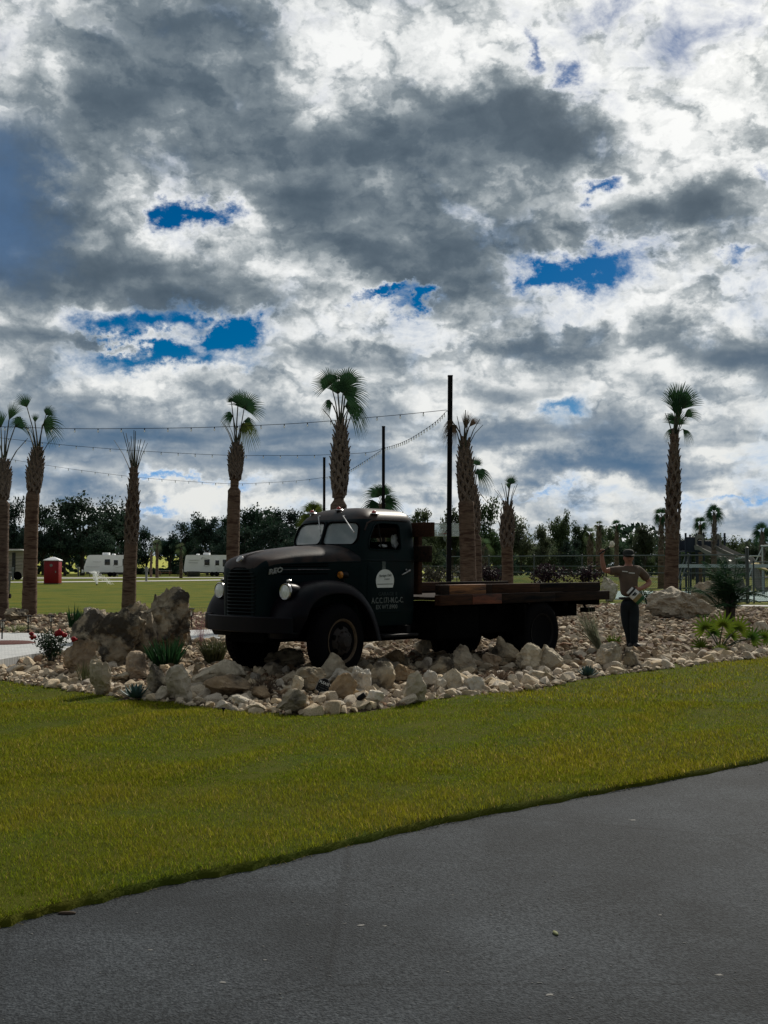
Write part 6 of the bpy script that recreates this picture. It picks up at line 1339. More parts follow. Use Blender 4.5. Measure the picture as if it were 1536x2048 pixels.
light_string('lowest light string, from the shortest pole leftwards', [(646, 955, 52), (600, 961, 52), (520, 966, 52), (450, 967, 52), (300, 957, 52), (180, 943, 52), (90, 930, 52), (0, 915, 52), (-40, 907, 52)], .61)
light_string('sagging light string between the tallest pole and the pole behind the cab', [(893, 822, 30), (872, 843, 32), (845, 862, 34), (815, 880, 36.5), (790, 890, 39), (768, 896, 41)], .42)
light_string('sagging light string between the pole behind the cab and the shortest pole', [(764, 899, 41), (745, 912, 43), (722, 927, 45), (700, 940, 47.5), (672, 950, 50), (650, 955, 52)], .42)

# ------------------------------------------------------------------ court fence
def fence(label, A, B, H, nposts, mid=True, mesh=True, heavy=()):
    A, B = Vector(A), Vector(B); d = B - A; L_ = d.length; t = thing('chain_link_fence', label, 'fence', A, math.atan2(d.y, d.x))
    for k in range(nposts):
        x = L_ * k / (nposts - 1); hv_ = k in heavy; g = MB(); r = .075 if hv_ else .034; g.tube([(x, 0, -.03), (x, 0, H + (.28 if hv_ else .03))], r, 10); g.lathe([(r * 1.15, H + (.27 if hv_ else .02)), (r * 1.2, H + (.30 if hv_ else .05)), (0, H + (.36 if hv_ else .09))], 10, 'z', Matrix.Translation((x, 0, 0))); part('post', g, 'fence_black', t)
    for z, r in ((H, .024),) + (((H * .62, .018),) if mid else ()) + ((.08, .015),):
        g = MB(); g.tube([(0, 0, z), (L_, 0, z)], r * 1.3, 6); part('rail', g, 'fence_rail', t)
    if mesh:
        sp = .11; n = int(L_ / sp); hgt = H - .1; V, F = [], []; w = .0038
        for k in range(-int(hgt / sp) - 1, n + 1):
            for sg in (1, -1):
                x0 = k * sp; x1 = x0 + hgt
                z0, z1 = (.08, .08 + hgt) if sg > 0 else (.08 + hgt, .08); a0, a1 = max(x0, 0), min(x1, L_)
                if a1 - a0 < .05: continue
                za, zb = z0 + (z1 - z0) * (a0 - x0) / hgt, z0 + (z1 - z0) * (a1 - x0) / hgt; o = len(V); V += [(a0 - w, 0, za), (a0 + w, .004 * sg, za), (a1 + w, .004 * sg, zb), (a1 - w, 0, zb)]; F.append((o, o + 1, o + 2, o + 3))
        me = bpy.data.meshes.new('wire_mesh'); me.from_pydata(V, [], F); me.materials.append(MATS['fence_black']); link('wire_mesh', me, t)
    return t
fence('black chain link fence running behind the truck bed to the thick corner post', (3.2, 59.0, 0), (15.3, 48.5, 0), 2.05, 7, heavy=(6,))
fence('black chain link fence turning right from the thick corner post', (15.6, 48.6, 0), (24, 54.5, 0), 1.75, 4)
fence('farther black chain link fence behind the court', (2.0, 78, 0), (34, 74, 0), 1.55, 12, mid=False)
def net():
    a, b = at(1352, 1132, 58), at(1560, 1136, 55); A = Vector((a.x, a.y, 0)); d = Vector((b.x - a.x, b.y - a.y, 0)); L_ = d.length; t = thing('court_net', 'court net with a white top band behind the right palm', 'net', A, math.atan2(d.y, d.x)); H = a.z
    g = MB(); g.box(0, L_, -.012, .012, H - .08, H + .09); part('top_band', g, 'net_white', t, 0)
    V, F = [], []
    for k in range(int(L_ / .09)): o = len(V); V += [(k * .09, 0, .1), (k * .09 + .008, 0, .1), (k * .09 + .008, 0, H - .06), (k * .09, 0, H - .06)]; F.append((o, o + 1, o + 2, o + 3))
    for k in range(14): z = .12 + k * .1; o = len(V); V += [(0, .002, z), (L_, .002, z), (L_, .002, z + .008), (0, .002, z + .008)]; F.append((o, o + 1, o + 2, o + 3))
    me = bpy.data.meshes.new('netting'); me.from_pydata(V, [], F); me.materials.append(MATS['fence_black']); link('netting', me, t)
    for x in (0, L_): g = MB(); g.tube([(x, 0, 0), (x, 0, H + .12)], .04, 8); part('post', g, 'fence_black', t)
net()
def hoop():
    Y = 62; s = Y / FPX; c = at(893, 1060, Y); t = thing('basketball_hoop', 'basketball hoop with a clear backboard behind the headboard and tallest pole', 'basketball hoop', (c.x + .1, c.y + .9, 0)); o0 = t.location
    W_, H = 52 * s / 2, 25 * s; z0 = c.z - H / 2; rot = 0
    g = MB(); g.box(c.x - W_ - o0.x, c.x + W_ - o0.x, -.92, -.90, z0, z0 + H); part('backboard', g, 'board_glass', t, 0)
    g = MB(); q = [(c.x + sx * W_ - o0.x, -.93, z0 + hz) for sx, hz in ((-1, 0), (1, 0), (1, H), (-1, H))]; g.tube(q + [q[0]], .028, 4); q = [(c.x + sx * .3 - o0.x, -.935, z0 + hz) for sx, hz in ((-1, .12), (1, .12), (1, .48), (-1, .48))]; g.tube(q + [q[0]], .022, 4); part('board_frame', g, 'net_white', t)
    g = MB(); g.tube([(.0, 0, 0), (0, 0, z0 - .1), (c.x - o0.x, -.5, z0 + .3), (c.x - o0.x, -.9, z0 + .3)], [.09, .09, .07, .05], 8); part('post', g, 'fence_black', t)
    g = MB(); n = 20; g.tube([(c.x - o0.x + math.cos(2 * math.pi * k / n) * .23, -1.2 + math.sin(2 * math.pi * k / n) * .23, z0 + .14) for k in range(n + 1)], .012, 5); part('rim', g, 'toilet_red', t)
    g = MB()
    for k in range(10): a = 2 * math.pi * k / 10; g.tube([(c.x - o0.x + math.cos(a) * .23, -1.2 + math.sin(a) * .23, z0 + .13), (c.x - o0.x + math.cos(a + .3) * .13, -1.2 + math.sin(a + .3) * .13, z0 - .28)], .008, 4)
    part('net', g, 'net_white', t)
hoop()
# ------------------------------------------------------------------ play tower
def playground():
    Y = 70; s = Y / FPX; b = at(1410, HOR, Y); t = thing('play_tower', 'dark play tower with two tan slides behind the right palm', 'playground', (b.x, Y, 0))
    X = lambda px: (px - 1410) * s
    Z = lambda py: (HOR - py) * s + 1.6
    for px in (1372, 1393, 1408, 1450):
        for dy in (0, 1.4): g = MB(); g.tube([(X(px), dy, 0), (X(px), dy, Z(1066 if px != 1393 else 1068))], .065, 8); part('post', g, 'play_blue', t)
    g = MB(); g.box(X(1374), X(1391), -.02, .03, Z(1102), Z(1074), .01); part('panel', g, 'play_blue', t)
    g = MB(); g.box(X(1370), X(1452), -.05, 1.45, Z(1104), Z(1101), .01); part('deck', g, 'play_blue', t)
    g = MB(); g.box(X(1374), X(1450), 1.36, 1.42, Z(1102), Z(1080), .01); part('back_panel', g, 'play_blue', t)
    for c in (1399, 1434):
        def arch(wd, top, bot, cx=c): return [(X(cx) - wd, bot), (X(cx) + wd, bot)] + [(X(cx) + wd * math.cos(a), top - wd * .75 + wd * .75 * math.sin(a)) for a in [math.pi * k / 10 for k in range(11)]]
        out, inn_ = arch(8.6 * s, Z(1069), Z(1100)), arch(4.8 * s, Z(1077), Z(1092)); g = MB(); n = len(out)
        g.loft([[(x, -.10, z) for x, z in out], [(x, .0, z) for x, z in out], [(x, .0, z) for x, z in inn_], [(x, -.10, z) for x, z in inn_], [(x, -.10, z) for x, z in out]], True); part('arch', g, 'play_tan', t, 20)
        pts = [(X(c - 2), -.05, Z(1099)), (X(c + 2), -.35, Z(1098)), (X(c + 9), -1.0, Z(1106)), (X(c + 17), -1.7, Z(1113)), (X(c + 27), -2.4, Z(1121)), (X(c + 36), -3.0, Z(1127)), (X(c + 46), -3.6, .22), (X(c + 54), -4.0, .2)]; C = catmull([Vector(q) for q in pts], 5); loops = []
        for i, p in enumerate(C):
            tg = (C[min(i + 1, len(C) - 1)] - C[max(0, i - 1)]); sd = Vector((-tg.y, tg.x, 0)).normalized(); up = Vector((0, 0, 1)); loops.append([p + sd * x + up * z for x, z in ((-.30, .24), (-.34, .22), (-.28, -.04), (.28, -.04), (.34, .22), (.30, .24), (.22, .04), (-.22, .04))])
        g = MB(); g.loft(loops, True, True, True); part('slide', g, 'play_tan', t, 40)
    g = MB(); g.box(X(1410), X(1427), -.02, .02, Z(1101), Z(1082), .01); part('panel', g, 'play_blue', t)
    g = MB()
    for k in range(5): g.tube([(X(1355) + k * .24, -.6, .5 + k * .32), (X(1355) + k * .24, .2, .5 + k * .32)], .02, 6)
    g.tube([(X(1352), -.6, .2), (X(1374), -.6, 2.3)], .03, 6); g.tube([(X(1352), .2, .2), (X(1374), .2, 2.3)], .03, 6); part('ladder', g, 'rv_grey', t)
playground()
def swing():
    Y = 64; s = Y / FPX; b = at(1525, HOR, Y); t = thing('swing_frame', 'white metal swing frame at the right edge behind the corner post', 'swing frame', (b.x, Y, 0)); X = lambda px: (px - 1525) * s; Z = lambda py: (HOR - py) * s + 1.6
    g = MB(); g.tube([(X(1525), 0, 0), (X(1525), 0, Z(1094))], .045, 8); g.tube([(X(1525), 0, Z(1096)), (X(1500), 0, 1.2), (X(1490), 0, 0)], .035, 8); g.tube([(X(1522), 0, Z(1092)), (X(1590), 0, Z(1090))], .045, 8); g.tube([(X(1590), 0, 0), (X(1590), 0, Z(1090))], .045, 8); part('frame', g, 'net_white', t)
    g = MB(); g.tube([(X(1468), -.2, Z(1118)), (X(1500), -.2, Z(1112)), (X(1520), -.2, Z(1112))], .04, 6); part('cross_bar', g, 'net_white', t)
    o = thing('play_canopy', 'small yellow play canopy beside the corner post', 'canopy', (b.x + X(1506), Y - 1, 0)); g = MB(); g.add([(-.45, -.3, 1.62), (.5, -.3, 1.30), (.5, .6, 1.30), (-.45, .6, 1.62), (0, .15, 1.80)], [(0, 1, 4), (1, 2, 4), (2, 3, 4), (3, 0, 4)]); part('roof', g, 'play_yellow', o, 0)
    for x, y in ((-.42, -.25), (.46, -.25), (.46, .55), (-.42, .55)): g = MB(); g.tube([(x, y, 0), (x, y, 1.45)], .03, 6); part('post', g, 'rv_grey', o)
swing()

# ------------------------------------------------------------------ trailers, toilet and the rest of the campground
def trailer(label, px0, px1, top, base_py, nose, seed, decal):
    Y = CAMZ * FPX / (base_py - HOR); s = Y / FPX; b = at(px0, HOR, Y); L_ = (px1 - px0) * s; H = (base_py - top) * s; t = thing('travel_trailer', label, 'trailer', (b.x, Y, 0)); z0 = .62; D = 2.45
    pr = [(0, z0 + .05), (L_, z0), (L_, H - .05), (L_ - .1, H), (nose * .9, H), (nose * .55, H - .10), (nose * .15, z0 + (H - z0) * .48), (0, z0 + (H - z0) * .32)]
    g = MB(); g.prism(roundpoly(pr, .12, 3), 0, D, Matrix(((1, 0, 0, 0), (0, 0, 1, 0), (0, 1, 0, 0), (0, 0, 0, 1)))); part('body', g, 'rv_white', t, 30)
    g = MB(); g.box(nose * 1.1, L_ - .1, -.012, -.002, z0 + .02, z0 + .5); part('lower_panel', g, 'rv_white', t, 0)
    for x, w, h in ((L_ * .36, .95, .34), (L_ * .22 if seed else L_ * .56, .4, .18)):
        g = MB(); g.box(x, x + w, .7, 1.6, H - .01, H + h, .06); part('air_conditioner', g, 'rv_white', t)
    dx = L_ * (.60 if seed else .62); g = MB(); g.box(dx, dx + .78, -.035, -.004, z0 + .15, H - .28, .01); d = part('door', g, 'rv_white', t); g = MB(); g.box(dx + .10, dx + .68, -.05, -.034, z0 + 1.0, z0 + 1.75, .01); part('window', g, 'rv_window', d); g = MB(); g.tube([(dx + .06, -.06, z0 + .9), (dx + .06, -.06, z0 + 1.1)], .02, 6); part('handle', g, 'rv_grey', d)
    for x, w, z, h in ((L_ * .44, .75, 1.05, .80), (L_ * .82, .85, 1.0, .90), (L_ * .94, .30, 1.35, .4)) if not seed else ((L_ * .40, .75, 1.05, .8), (L_ * .76, .60, .85, 1.0), (L_ * .88, .55, 1.2, .6)):
        g = MB(); g.box(x, x + w, -.02, -.003, z0 + z, z0 + z + h, .01); wf = part('window', g, 'rv_window', t); g = MB(); q = [(x, -.022, z0 + z), (x + w, -.022, z0 + z), (x + w, -.022, z0 + z + h), (x, -.022, z0 + z + h)]; g.tube(q + [q[0]], .02, 4); part('frame', g, 'rv_grey', wf)
    for cu in decal:
        g = MB(); C = catmull([Vector((x * L_, -.008, z0 + z * (H - z0))) for x, z in cu], 6); g.tube(C, [.03] + [.085] * (len(C) - 2) + [.02], 5, True, .15); part('stripe', g, 'rv_dark' if seed else 'rv_grey', t)
    for k in range(2):
        x = L_ * (.55 + .09 * k); g = MB(); g.lathe([(.0, -.02), (.20, -.02), (.33, .0), (.35, .04), (.35, .2), (.0, .22)], 20, 'y', Matrix.Translation((x, -.02, .35))); part('wheel', g, 'rubber', t)
    g = MB(); g.box(L_ * .04, L_ * .98, .1, D - .1, .42, z0 + .03); part('chassis', g, 'rv_dark', t, 0)
    g = MB(); g.tube([(-1.3, D / 2, .5), (.3, .4, .52)], .05, 6); g.tube([(-1.3, D / 2, .5), (.3, D - .4, .52)], .05, 6); g.tube([(-1.1, D / 2, .9), (-1.1, D / 2, 0)], .05, 6); part('hitch', g, 'rv_dark', t); 
    g = MB(); g.lathe([(0, 1.0), (.14, .97), (.15, .6), (.12, .55)], 12, 'z', Matrix.Translation((-.45, D / 2 - .2, 0))); part('gas_bottle', g, 'rv_white', t)
    g = MB(); g.box(dx + .05, dx + .75, -.55, -.05, .18, .22); g.box(dx + .05, dx + .75, -.35, -.05, .40, .44); g.tube([(dx + .08, -.5, 0), (dx + .08, -.1, .6)], .02, 5); g.tube([(dx + .72, -.5, 0), (dx + .72, -.1, .6)], .02, 5); part('step', g, 'rv_dark', t, 0)
    for x in (L_ * .12, L_ * .93): g = MB(); g.tube([(x, .2, 0), (x, .2, z0)], .05, 6); part('jack', g, 'rv_dark', t)
    return t
trailer('white travel trailer left of the stalk palm, sloping nose to the left', 168, 262, 1110, 1153.5, .9, 0, [[(.18, .62), (.30, .60), (.37, .62)], [(.04, .33), (.2, .32), (.34, .33)], [(.62, .40), (.70, .28), (.80, .36), (.95, .42)]])
trailer('white travel trailer with black curved stripes, behind the headlight', 368, 470, 1110, 1152.5, .45, 1, [[(.34, .74), (.36, .86), (.42, .80), (.50, .72), (.46, .50), (.50, .40), (.44, .34), (.38, .38)], [(.82, .30), (.90, .36), (.94, .52), (.90, .66)], [(.08, .70), (.30, .70)], [(.08, .55), (.28, .55)]])
def motorhome():
    Y = CAMZ * FPX / (1160 - HOR); s = Y / FPX; b = at(-90, HOR, Y); L_ = (49 + 90) * s; H = (1160 - 1098) * s; t = thing('motorhome', 'tan and black striped motorhome at the left edge behind the palms', 'motorhome', (b.x, Y, 0))
    g = MB(); g.prism(roundpoly([(0, .45), (L_, .45), (L_, H - .12), (L_ * .9, H), (0, H)], .12, 3), 0, 2.5, Matrix(((1, 0, 0, 0), (0, 0, 1, 0), (0, 1, 0, 0), (0, 0, 0, 1)))); part('body', g, 'rv_tan', t, 30)
    g = MB(); g.box(0, L_ + .15, -1.1, -.04, H - .18, H - .10); part('awning', g, 'rv_white', t, 0)
    for k in range(6):
        z = .9 + k * .36; C = catmull([Vector((L_ * .5, -.01, z * .6)), Vector((L_ * .72, -.01, z)), Vector((L_ * .86, -.01, z + .35)), Vector((L_ * .99, -.01, z + .42))], 6); g = MB(); g.tube(C, [.04] + [.10 if k % 2 else .06] * (len(C) - 2) + [.03], 5, True, .1); part('stripe', g, 'rv_dark' if k % 2 == 0 else 'rv_grey', t)
    g = MB(); g.box(L_ * .82, L_ * .87, -.03, -.004, .7, H - .4); part('door', g, 'rv_dark', t, 0); g = MB(); g.box(L_ * .6, L_ * .72, -.03, -.004, H * .5, H * .75); part('window', g, 'rv_window', t, 0)
    for x in (.62, .9): g = MB(); g.lathe([(0, -.02), (.3, -.02), (.46, 0), (.48, .06), (.48, .25), (0, .27)], 20, 'y', Matrix.Translation((L_ * x, -.03, .48))); part('wheel', g, 'rubber', t)
motorhome()
def toilet():
    Y = CAMZ * FPX / (1167.5 - HOR); s = Y / FPX; a = at(102.5, HOR, Y); W_, H = 29 * s / 2, 46 * s; t = thing('portable_toilet', 'red portable toilet with a white peaked roof on the far lawn', 'portable toilet', (a.x, Y, 0), R(3))
    g = MB(); g.box(-W_, W_, 0, W_ * 2, .03, H, .03); part('cabin', g, 'toilet_red', t)
    g = MB(); g.box(-W_ * .80, W_ * .80, -.025, .0, .12, H * .95, .01); d = part('door', g, 'toilet_red', t); g = MB(); g.lathe([(.0, .012), (.12, .012), (.13, 0)], 20, 'y', Matrix.Translation((0, -.034, H * .80)) @ Matrix.Rotation(math.pi, 4, 'Z')); part('badge', g, 'rv_grey', d); g = MB(); g.box(W_ * .55, W_ * .68, -.05, -.025, H * .48, H * .56); part('handle', g, 'rv_grey', d, 0)
    g = MB(); g.loft([[(x * W_ * k, W_ + y * W_ * k, z) for x, y in ((-1, -1), (1, -1), (1, 1), (-1, 1))] for k, z in ((1.10, H), (1.10, H + .05), (.92, H + .12), (.45, H + .26), (.12, H + .34))], True, True, True); part('roof', g, 'toilet_roof', t, 20)
    g = MB(); g.box(-W_, W_, -.02, W_ * 2, -.02, .05); part('skid', g, 'rv_dark', t, 0)
toilet()
def bin_():
    Y = 56; s = Y / FPX; a = at(9, HOR, Y); t = thing('trash_bin', 'tall dark wheeled bin seen between the two leftmost palms', 'bin', (a.x, Y, 0)); H = (1196 - 1143) * s; w = 11 * s
    g = MB(); g.loft([[(x * w * k, y * w * k, z) for x, y in ((-1, -1), (1, -1), (1, 1), (-1, 1))] for k, z in ((.72, .06), (.95, H * .92))], True, True, True); part('body', g, 'bin_dark', t, 0); g = MB(); g.box(-w, w, -w * 1.05, w, H * .92, H, .02); part('lid', g, 'bin_dark', t)
    for x in (-.8, .8): g = MB(); g.lathe([(0, -.04), (.11, -.04), (.12, 0), (.11, .04), (0, .04)], 14, 'x', Matrix.Translation((x * w, w * .8, .11))); part('wheel', g, 'rubber', t)
bin_()
def picnic(px, py, label):
    Y = CAMZ * FPX / (py - HOR); a = at(px, HOR, Y); t = thing('picnic_table', label, 'picnic table', (a.x, Y, 0), R(8)); g = MB(); g.box(-1.1, 1.1, -.4, .4, .72, .78, .01); part('table_top', g, 'table_top', t)
    for y in (-.8, .8): g = MB(); g.box(-1.1, 1.1, y - .14, y + .14, .42, .47, .01); part('seat', g, 'table_wood', t)
    for x in (-.75, .75): g = MB(); g.tube([(x, -.75, 0), (x, -.25, .72)], .06, 5); g.tube([(x, .75, 0), (x, .25, .72)], .06, 5); g.tube([(x, -.85, .40), (x, .85, .40)], .05, 5); part('leg', g, 'table_wood', t)
picnic(330, 1151, 'brown picnic table between the two white trailers'); picnic(447, 1152, 'brown picnic table at the end of the striped trailer')
for px, py, top, lab in ((293, 1162, 1134, 'grey utility post on the grass right of the stalk palm'), (235, 1153, 1128, 'grey utility post in front of the left hand trailer'), (430, 1152, 1133, 'grey utility post in front of the striped trailer'), (157, 1152, 1134, 'grey utility post right of the red toilet'), (26, 1160, 1134, 'grey utility post beside the motorhome')):
    Y = CAMZ * FPX / (py - HOR); a = at(px, HOR, Y); H = (py - top) * Y / FPX; t = thing('utility_post', lab, 'utility post', (a.x, Y, 0)); g = MB(); g.box(-.10, .10, -.08, .08, 0, H * .7); part('post', g, 'rv_grey', t, 0); g = MB(); g.box(-.16, .16, -.13, .1, H * .68, H, .02); part('meter_box', g, 'rv_grey', t)
for px, lab in ((384, 'dark fire ring on the gravel in front of the striped trailer'),):
    Y = 168; a = at(px + 10, HOR, Y); g = MB(); g.lathe([(.9, 0), (.95, .1), (.95, .75), (.85, .78), (.8, .3), (0, .28)], 20); o = part('fire_ring', g, 'rv_dark', None, loc=(a.x, Y - 3, 0)); tag(o, lab, 'fire ring')
def spray():
    Y = CAMZ * FPX / (1170.5 - HOR); a = at(194, HOR, Y); t = thing('lawn_sprinkler', 'lawn sprinkler throwing a white jet on the far grass', 'sprinkler', (a.x, Y, 0)); s = Y / FPX; acc = ([], []); r = random.Random(4)
    g = MB(); g.lathe([(.05, 0), (.05, .1), (0, .11)], 8); part('nozzle', g, 'pole_black', t)
    for i in range(300):
        q = r.random(); c = Vector((-5 * s * q + r.gauss(0, .04 + .1 * q), r.gauss(0, .1), .1 + q * 24 * s)); blade_strip(acc, c, c + Vector((r.gauss(0, .02), 0, .12)), (0, 0, 0), .012 + .012 * q, n=1, wp=(1, .4))
    for i in range(420):
        q = r.random() ** 1.2; c = Vector((-5 * s + q * 34 * s, r.gauss(0, .6), (25 - 22 * q * q) * s * r.uniform(.5, 1.0) + .05)); blade_strip(acc, c, c + Vector((.05, 0, -.10)), (0, 0, 0), .005, n=1, wp=(1, .4))
    link('water_jet', accmesh(acc, 'water_jet', 'spray'), t)
spray()

# ------------------------------------------------------------------ the man waving beside the tail of the truck
def skin_mesh(name, verts, edges, root, m, lev=2, parent=None):
    me = bpy.data.meshes.new(name); me.from_pydata([v[:3] for v in verts], edges, []); o = bpy.data.objects.new(name, me); COL.objects.link(o)
    md = o.modifiers.new('s', 'SKIN'); md.use_smooth_shade = True
    sk = me.skin_vertices[0] if me.skin_vertices else None
    if sk is None:
        bm = bmesh.new(); bm.from_mesh(me); bm.verts.layers.skin.verify(); bm.to_mesh(me); bm.free(); sk = me.skin_vertices[0]
    for i, v in enumerate(verts): r = v[3]; sk.data[i].radius = r if isinstance(r, tuple) else (r, r); sk.data[i].use_root = (i == root)
    sb = o.modifiers.new('u', 'SUBSURF'); sb.levels = sb.render_levels = lev
    apply_mods(o, name); o.data.materials.clear(); o.data.materials.append(MATS[m]); o.data.polygons.foreach_set('use_smooth', [True] * len(o.data.polygons))
    if parent: o.parent = parent
    return o
def man():
    Y = 20.3; s = Y / FPX; b = at(1266, 1307, Y); gz0 = bz(b.x, Y)
    t = thing('person', 'man in a brown shirt, dark trousers and cap waving beside the truck tail', 'person', (b.x, Y, gz0 + .03)); o0 = t.location
    def W(px, py, dy=0.0): q = at(px, py, Y + dy); return (q.x - o0.x, dy, q.z - o0.z)
    def vv(px, py, r, dy=0.0): return W(px, py, dy) + (r,)
    # body: pelvis, spine, neck, head, both arms
    B = [vv(1259, 1196, (.15, .11)), vv(1257, 1170, (.16, .115)), vv(1256, 1146, (.165, .115)), vv(1257, 1135, (.10, .085)), vv(1257, 1129, (.062, .062), .0), vv(1257, 1124, (.062, .066), -.01), vv(1257, 1117, (.078, .094), -.015), vv(1257, 1109, (.080, .098), -.01), vv(1257, 1104.5, (.055, .07), 0),
         vv(1238, 1139, (.070, .065)), vv(1224, 1141, .060, -.02), vv(1209, 1141.5, .050, -.05), vv(1205.5, 1127, .047, -.09), vv(1203.5, 1112, .033, -.11), vv(1203, 1107, (.036, .02), -.12),
         vv(1276, 1140, (.075, .065)), vv(1288, 1150, .062, .03), vv(1300, 1166, .052, .03), vv(1290, 1173, .046, -.07), vv(1280, 1178, .035, -.15), vv(1275, 1179, (.036, .022), -.18)]
    E = [(0, 1), (1, 2), (2, 3), (3, 4), (4, 5), (5, 6), (6, 7), (7, 8), (2, 9), (9, 10), (10, 11), (11, 12), (12, 13), (13, 14), (2, 15), (15, 16), (16, 17), (17, 18), (18, 19), (19, 20)]
    # fingers of both hands, each a short chain
    n = len(B)
    def fing(root, pts, r=.0088):
        nonlocal n
        k = root
        for p in pts: B.append(p + (r,)); E.append((k, n)); k = n; n += 1; r *= .9
    h = Vector(B[14][:3])
    for i, (dx, l) in enumerate(((-.030, .060), (-.010, .070), (.010, .066), (.028, .052))):
        fing(14, [tuple(h + Vector((dx, -.005, .040))), tuple(h + Vector((dx * 1.1 + .012, -.035, .040 + l * .55))), tuple(h + Vector((dx * 1.0 + .022, -.052, .030 + l * .35)))])
    fing(14, [tuple(h + Vector((.034, -.018, .006))), tuple(h + Vector((.048, -.040, .030))), tuple(h + Vector((.040, -.055, .050)))], .0098)
    h = Vector(B[20][:3])
    for i, (dz, l) in enumerate(((.026, .055), (.009, .064), (-.009, .062), (-.025, .050))):
        fing(20, [tuple(h + Vector((-.032, -.012, dz))), tuple(h + Vector((-.032 - l * .6, -.020, dz - .012))), tuple(h + Vector((-.030 - l * .75, .004, dz - .034)))])
    fing(20, [tuple(h + Vector((-.010, -.012, .034))), tuple(h + Vector((-.034, -.026, .052))), tuple(h + Vector((-.056, -.024, .048)))], .0098)
    skin_mesh('body', B, E, 0, 'skin', 2, t)
    # face
    c = Vector(W(1257, 1117, -.015)); g = MB(); V, F = ico(2); F = [tuple(f) for f in F]
    g.add([(x * .012, y * .020 - .098, z * .026 - .002) for x, y, z in V], F, Matrix.Translation(c)); part('nose', g, 'skin', t)
    for sx in (-1, 1):
        g = MB(); g.add([(x * .011 + sx * .030, y * .006 - .087, z * .006 + .022) for x, y, z in V], F, Matrix.Translation(c)); part('eye', g, 'eye', t)
        g = MB(); g.add([(x * .010 + sx * .083, y * .020 + .002, z * .030 + .002) for x, y, z in V], F, Matrix.Translation(c)); part('ear', g, 'skin', t)
    g = MB(); g.add([(x * .026, y * .008 - .086, z * .007 - .042) for x, y, z in V], F, Matrix.Translation(c)); part('mouth', g, 'lip', t)
    # cap with a peak, a fringe of hair below it
    c2 = Vector(W(1257, 1109, -.01)); g = MB(); g.lathe([(.104, -.012), (.108, .012), (.102, .050), (.080, .078), (.045, .092), (0, .096)], 28, 'z', Matrix.Translation(c2) @ Matrix.Diagonal((.93, 1.1, 1, 1)))
    n_ = 13; g.loft([[(math.sin(a) * .098 * k, -math.cos(a) * .112 * k - e, z - .10 * 0 - .012 * abs(math.sin(a)) * e * 8) for a in [R(-68 + 136 * q / (n_ - 1)) for q in range(n_)]] for k, e, z in ((1.0, 0, .004), (1.0, .045, -.006), (.9, .085, -.018), (.9, .083, -.026), (1.0, .040, -.014), (1.0, 0, -.004))], False)
    for i in range(len(g.v) - 6 * n_, len(g.v)): x, y, z = g.v[i]; g.v[i] = (x + c2.x, y + c2.y, z + c2.z)
    part('cap', g, 'cap', t, 50)
    g = MB(); g.lathe([(.092, -.035), (.096, -.01), (.094, .01)], 24, 'z', Matrix.Translation(c2 + Vector((0, .012, -.012))) @ Matrix.Diagonal((.95, 1.1, 1, 1))); part('hair', g, 'hair', t)
    # shirt over the torso with half sleeves
    S = [vv(1259, 1195, (.205, .16)), vv(1258, 1178, (.212, .17)), vv(1257, 1160, (.205, .16)), vv(1256.5, 1145, (.198, .145)), vv(1257, 1134.5, (.115, .10)), vv(1257, 1131.5, (.088, .085)), vv(1237, 1139.5, (.090, .086)), vv(1225, 1142, (.080, .082), -.02), vv(1217, 1143, (.082, .080), -.03), vv(1277, 1140, (.094, .086)), vv(1288, 1150, (.086, .082), .03), vv(1296, 1161, (.085, .08), .03)]
    skin_mesh('shirt', S, [(0, 1), (1, 2), (2, 3), (3, 4), (4, 5), (3, 6), (6, 7), (7, 8), (3, 9), (9, 10), (10, 11)], 0, 'shirt', 2, t)
    for px, py, w in ((1250, 1143, 11), (1263.5, 1146, 12)):
        q = Vector(W(px, py, -.155)); g = MB(); g.box(-w * s / 2, w * s / 2, -.004, .004, -.008, .008, M=Matrix.Translation(q) @ Matrix.Rotation(R(4), 4, 'Y')); part('chest_print', g, 'bag_white', t, 0)
    # trousers and shoes
    T = [vv(1259, 1196, (.178, .132)), vv(1259, 1208, (.182, .138)), vv(1250, 1216, (.100, .108), .03), vv(1253, 1248, (.082, .088), .05), vv(1259, 1272, (.068, .074), .08), vv(1262, 1299, (.064, .07), .10), vv(1268, 1217, (.102, .11), -.03), vv(1268, 1250, (.084, .09), -.05), vv(1268, 1275, (.070, .076), -.04), vv(1269, 1302, (.066, .074), -.02)]
    skin_mesh('trousers', T, [(0, 1), (1, 2), (2, 3), (3, 4), (4, 5), (1, 6), (6, 7), (7, 8), (8, 9)], 0, 'trousers', 2, t)
    g = MB(); c3 = Vector(W(1259, 1196.5)); g.lathe([(.19, -.02), (.194, -.018), (.194, .018), (.19, .02)], 28, 'z', Matrix.Translation(c3) @ Matrix.Diagonal((.98, .76, 1, 1))); part('belt', g, 'shoe', t)
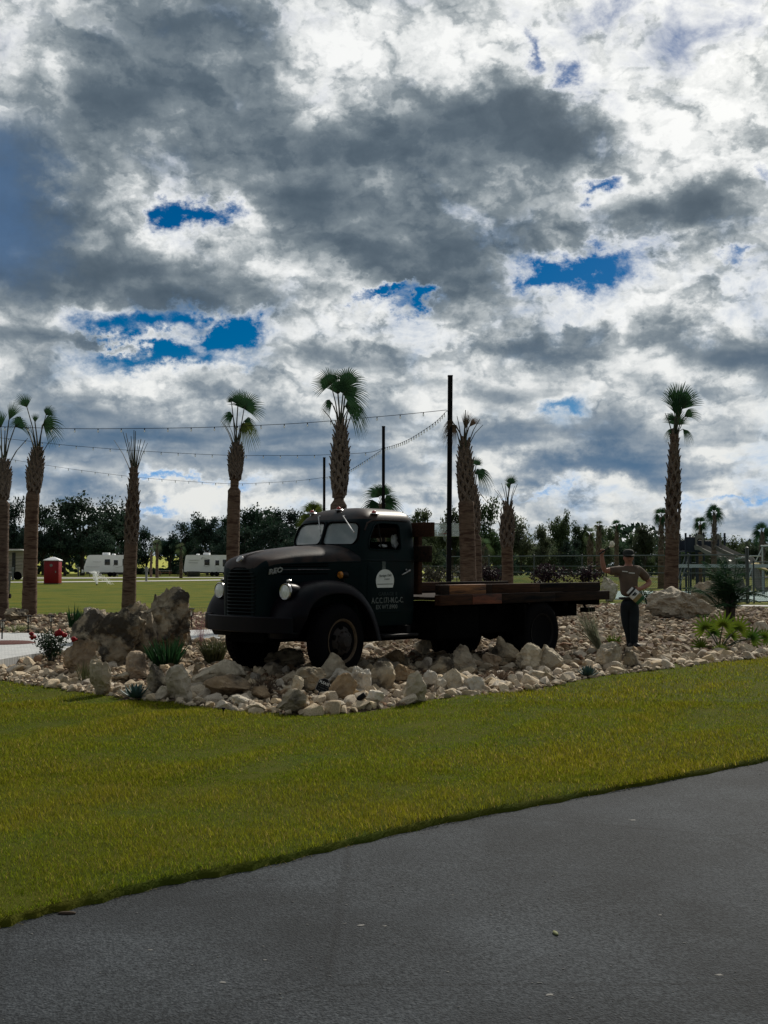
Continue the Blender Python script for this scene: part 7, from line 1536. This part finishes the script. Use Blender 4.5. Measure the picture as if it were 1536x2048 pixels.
    for px, py, dy, an in ((1262, 1303, .08, -8), (1270, 1306, -.05, 14)):
        q = Vector(W(px, py, dy)); q.z = .045 - .01; g = MB(); V3, F3 = ico(3)
        g.add([(x * .048 * (1 + .12 * (y < 0)), y * .135 - .05, max(z, -.75) * .052 + (.02 if y > .2 else 0)) for x, y, z in V3], [tuple(f) for f in F3], Matrix.Translation(q) @ Matrix.Rotation(R(an), 4, 'Z')); part('shoe', g, 'shoe', t)
    # what he holds
    a = Vector(W(1203, 1105, -.17)); bq = Vector(W(1219, 1094, -.17)); bt = thing('brush', 'pale round headed brush with a dark handle in the man\'s raised hand', 'brush', o0 + a); d = bq - a
    g = MB(); g.tube([-d * .35, d * .1, d * .6, d], [.012, .014, .010, .009], 8); part('handle', g, 'shoe', bt); g = MB(); V3, F3 = ico(3); V3 = V3 + V3 * (.10 * vnoise(V3 * 4, 2.2, 3))[:, None]
    e = d + Vector(((1224 - 1219) * s, 0, 5.5 * s)); g.add([(x * .042 + e.x, y * .035 + e.y, z * .056 + e.z) for x, y, z in V3], [tuple(f) for f in F3]); g.tube([d * .97, e], .014, 6); part('head', g, 'brush_pale', bt)
    c4 = Vector(W(1270.5, 1191, -.24)); bg_ = thing('product_bag', 'white, gold and green bag tilted against the man\'s hip', 'bag', o0 + c4); MR = Matrix.Rotation(R(43), 4, 'Y')
    for x0, x1, m_, nm in ((-.165, -.125, 'bag_white', 'bag_neck'), (-.125, -.085, 'shoe', 'dark_band'), (-.085, .02, 'bag_white', 'label_panel'), (.02, .10, 'bag_gold', 'gold_panel'), (.10, .175, 'bag_green', 'green_panel')):
        k = .82 if nm == 'bag_neck' else 1.0
        g = MB(); L0 = [(x, 0, 0) for x in (x0, x1)]; loops = []
        for x in np.linspace(x0 + .0006, x1 - .0006, 4):
            th = .042 * max(.25, 1 - abs(x / .19) ** 3); loops.append([Vector((x, -th * math.sin(a_) * 1.0, .105 * k * math.copysign(abs(math.cos(a_)) ** .6, math.cos(a_)))) for a_ in [2 * math.pi * q / 20 for q in range(20)]])
        g.loft(loops, True, True, True); me = g.mesh(nm, m_, 50); me.transform(MR @ Matrix.Scale(.86, 4)); link(nm, me, bg_)
    g = MB(); g.box(-.062, -.030, -.047, -.040, -.045, .045, .004); g.box(-.025, -.005, -.047, -.040, -.02, .05, .004); me = g.mesh('mark', 'trousers'); me.transform(MR @ Matrix.Scale(.86, 4)); link('mark', me, bg_)
man()
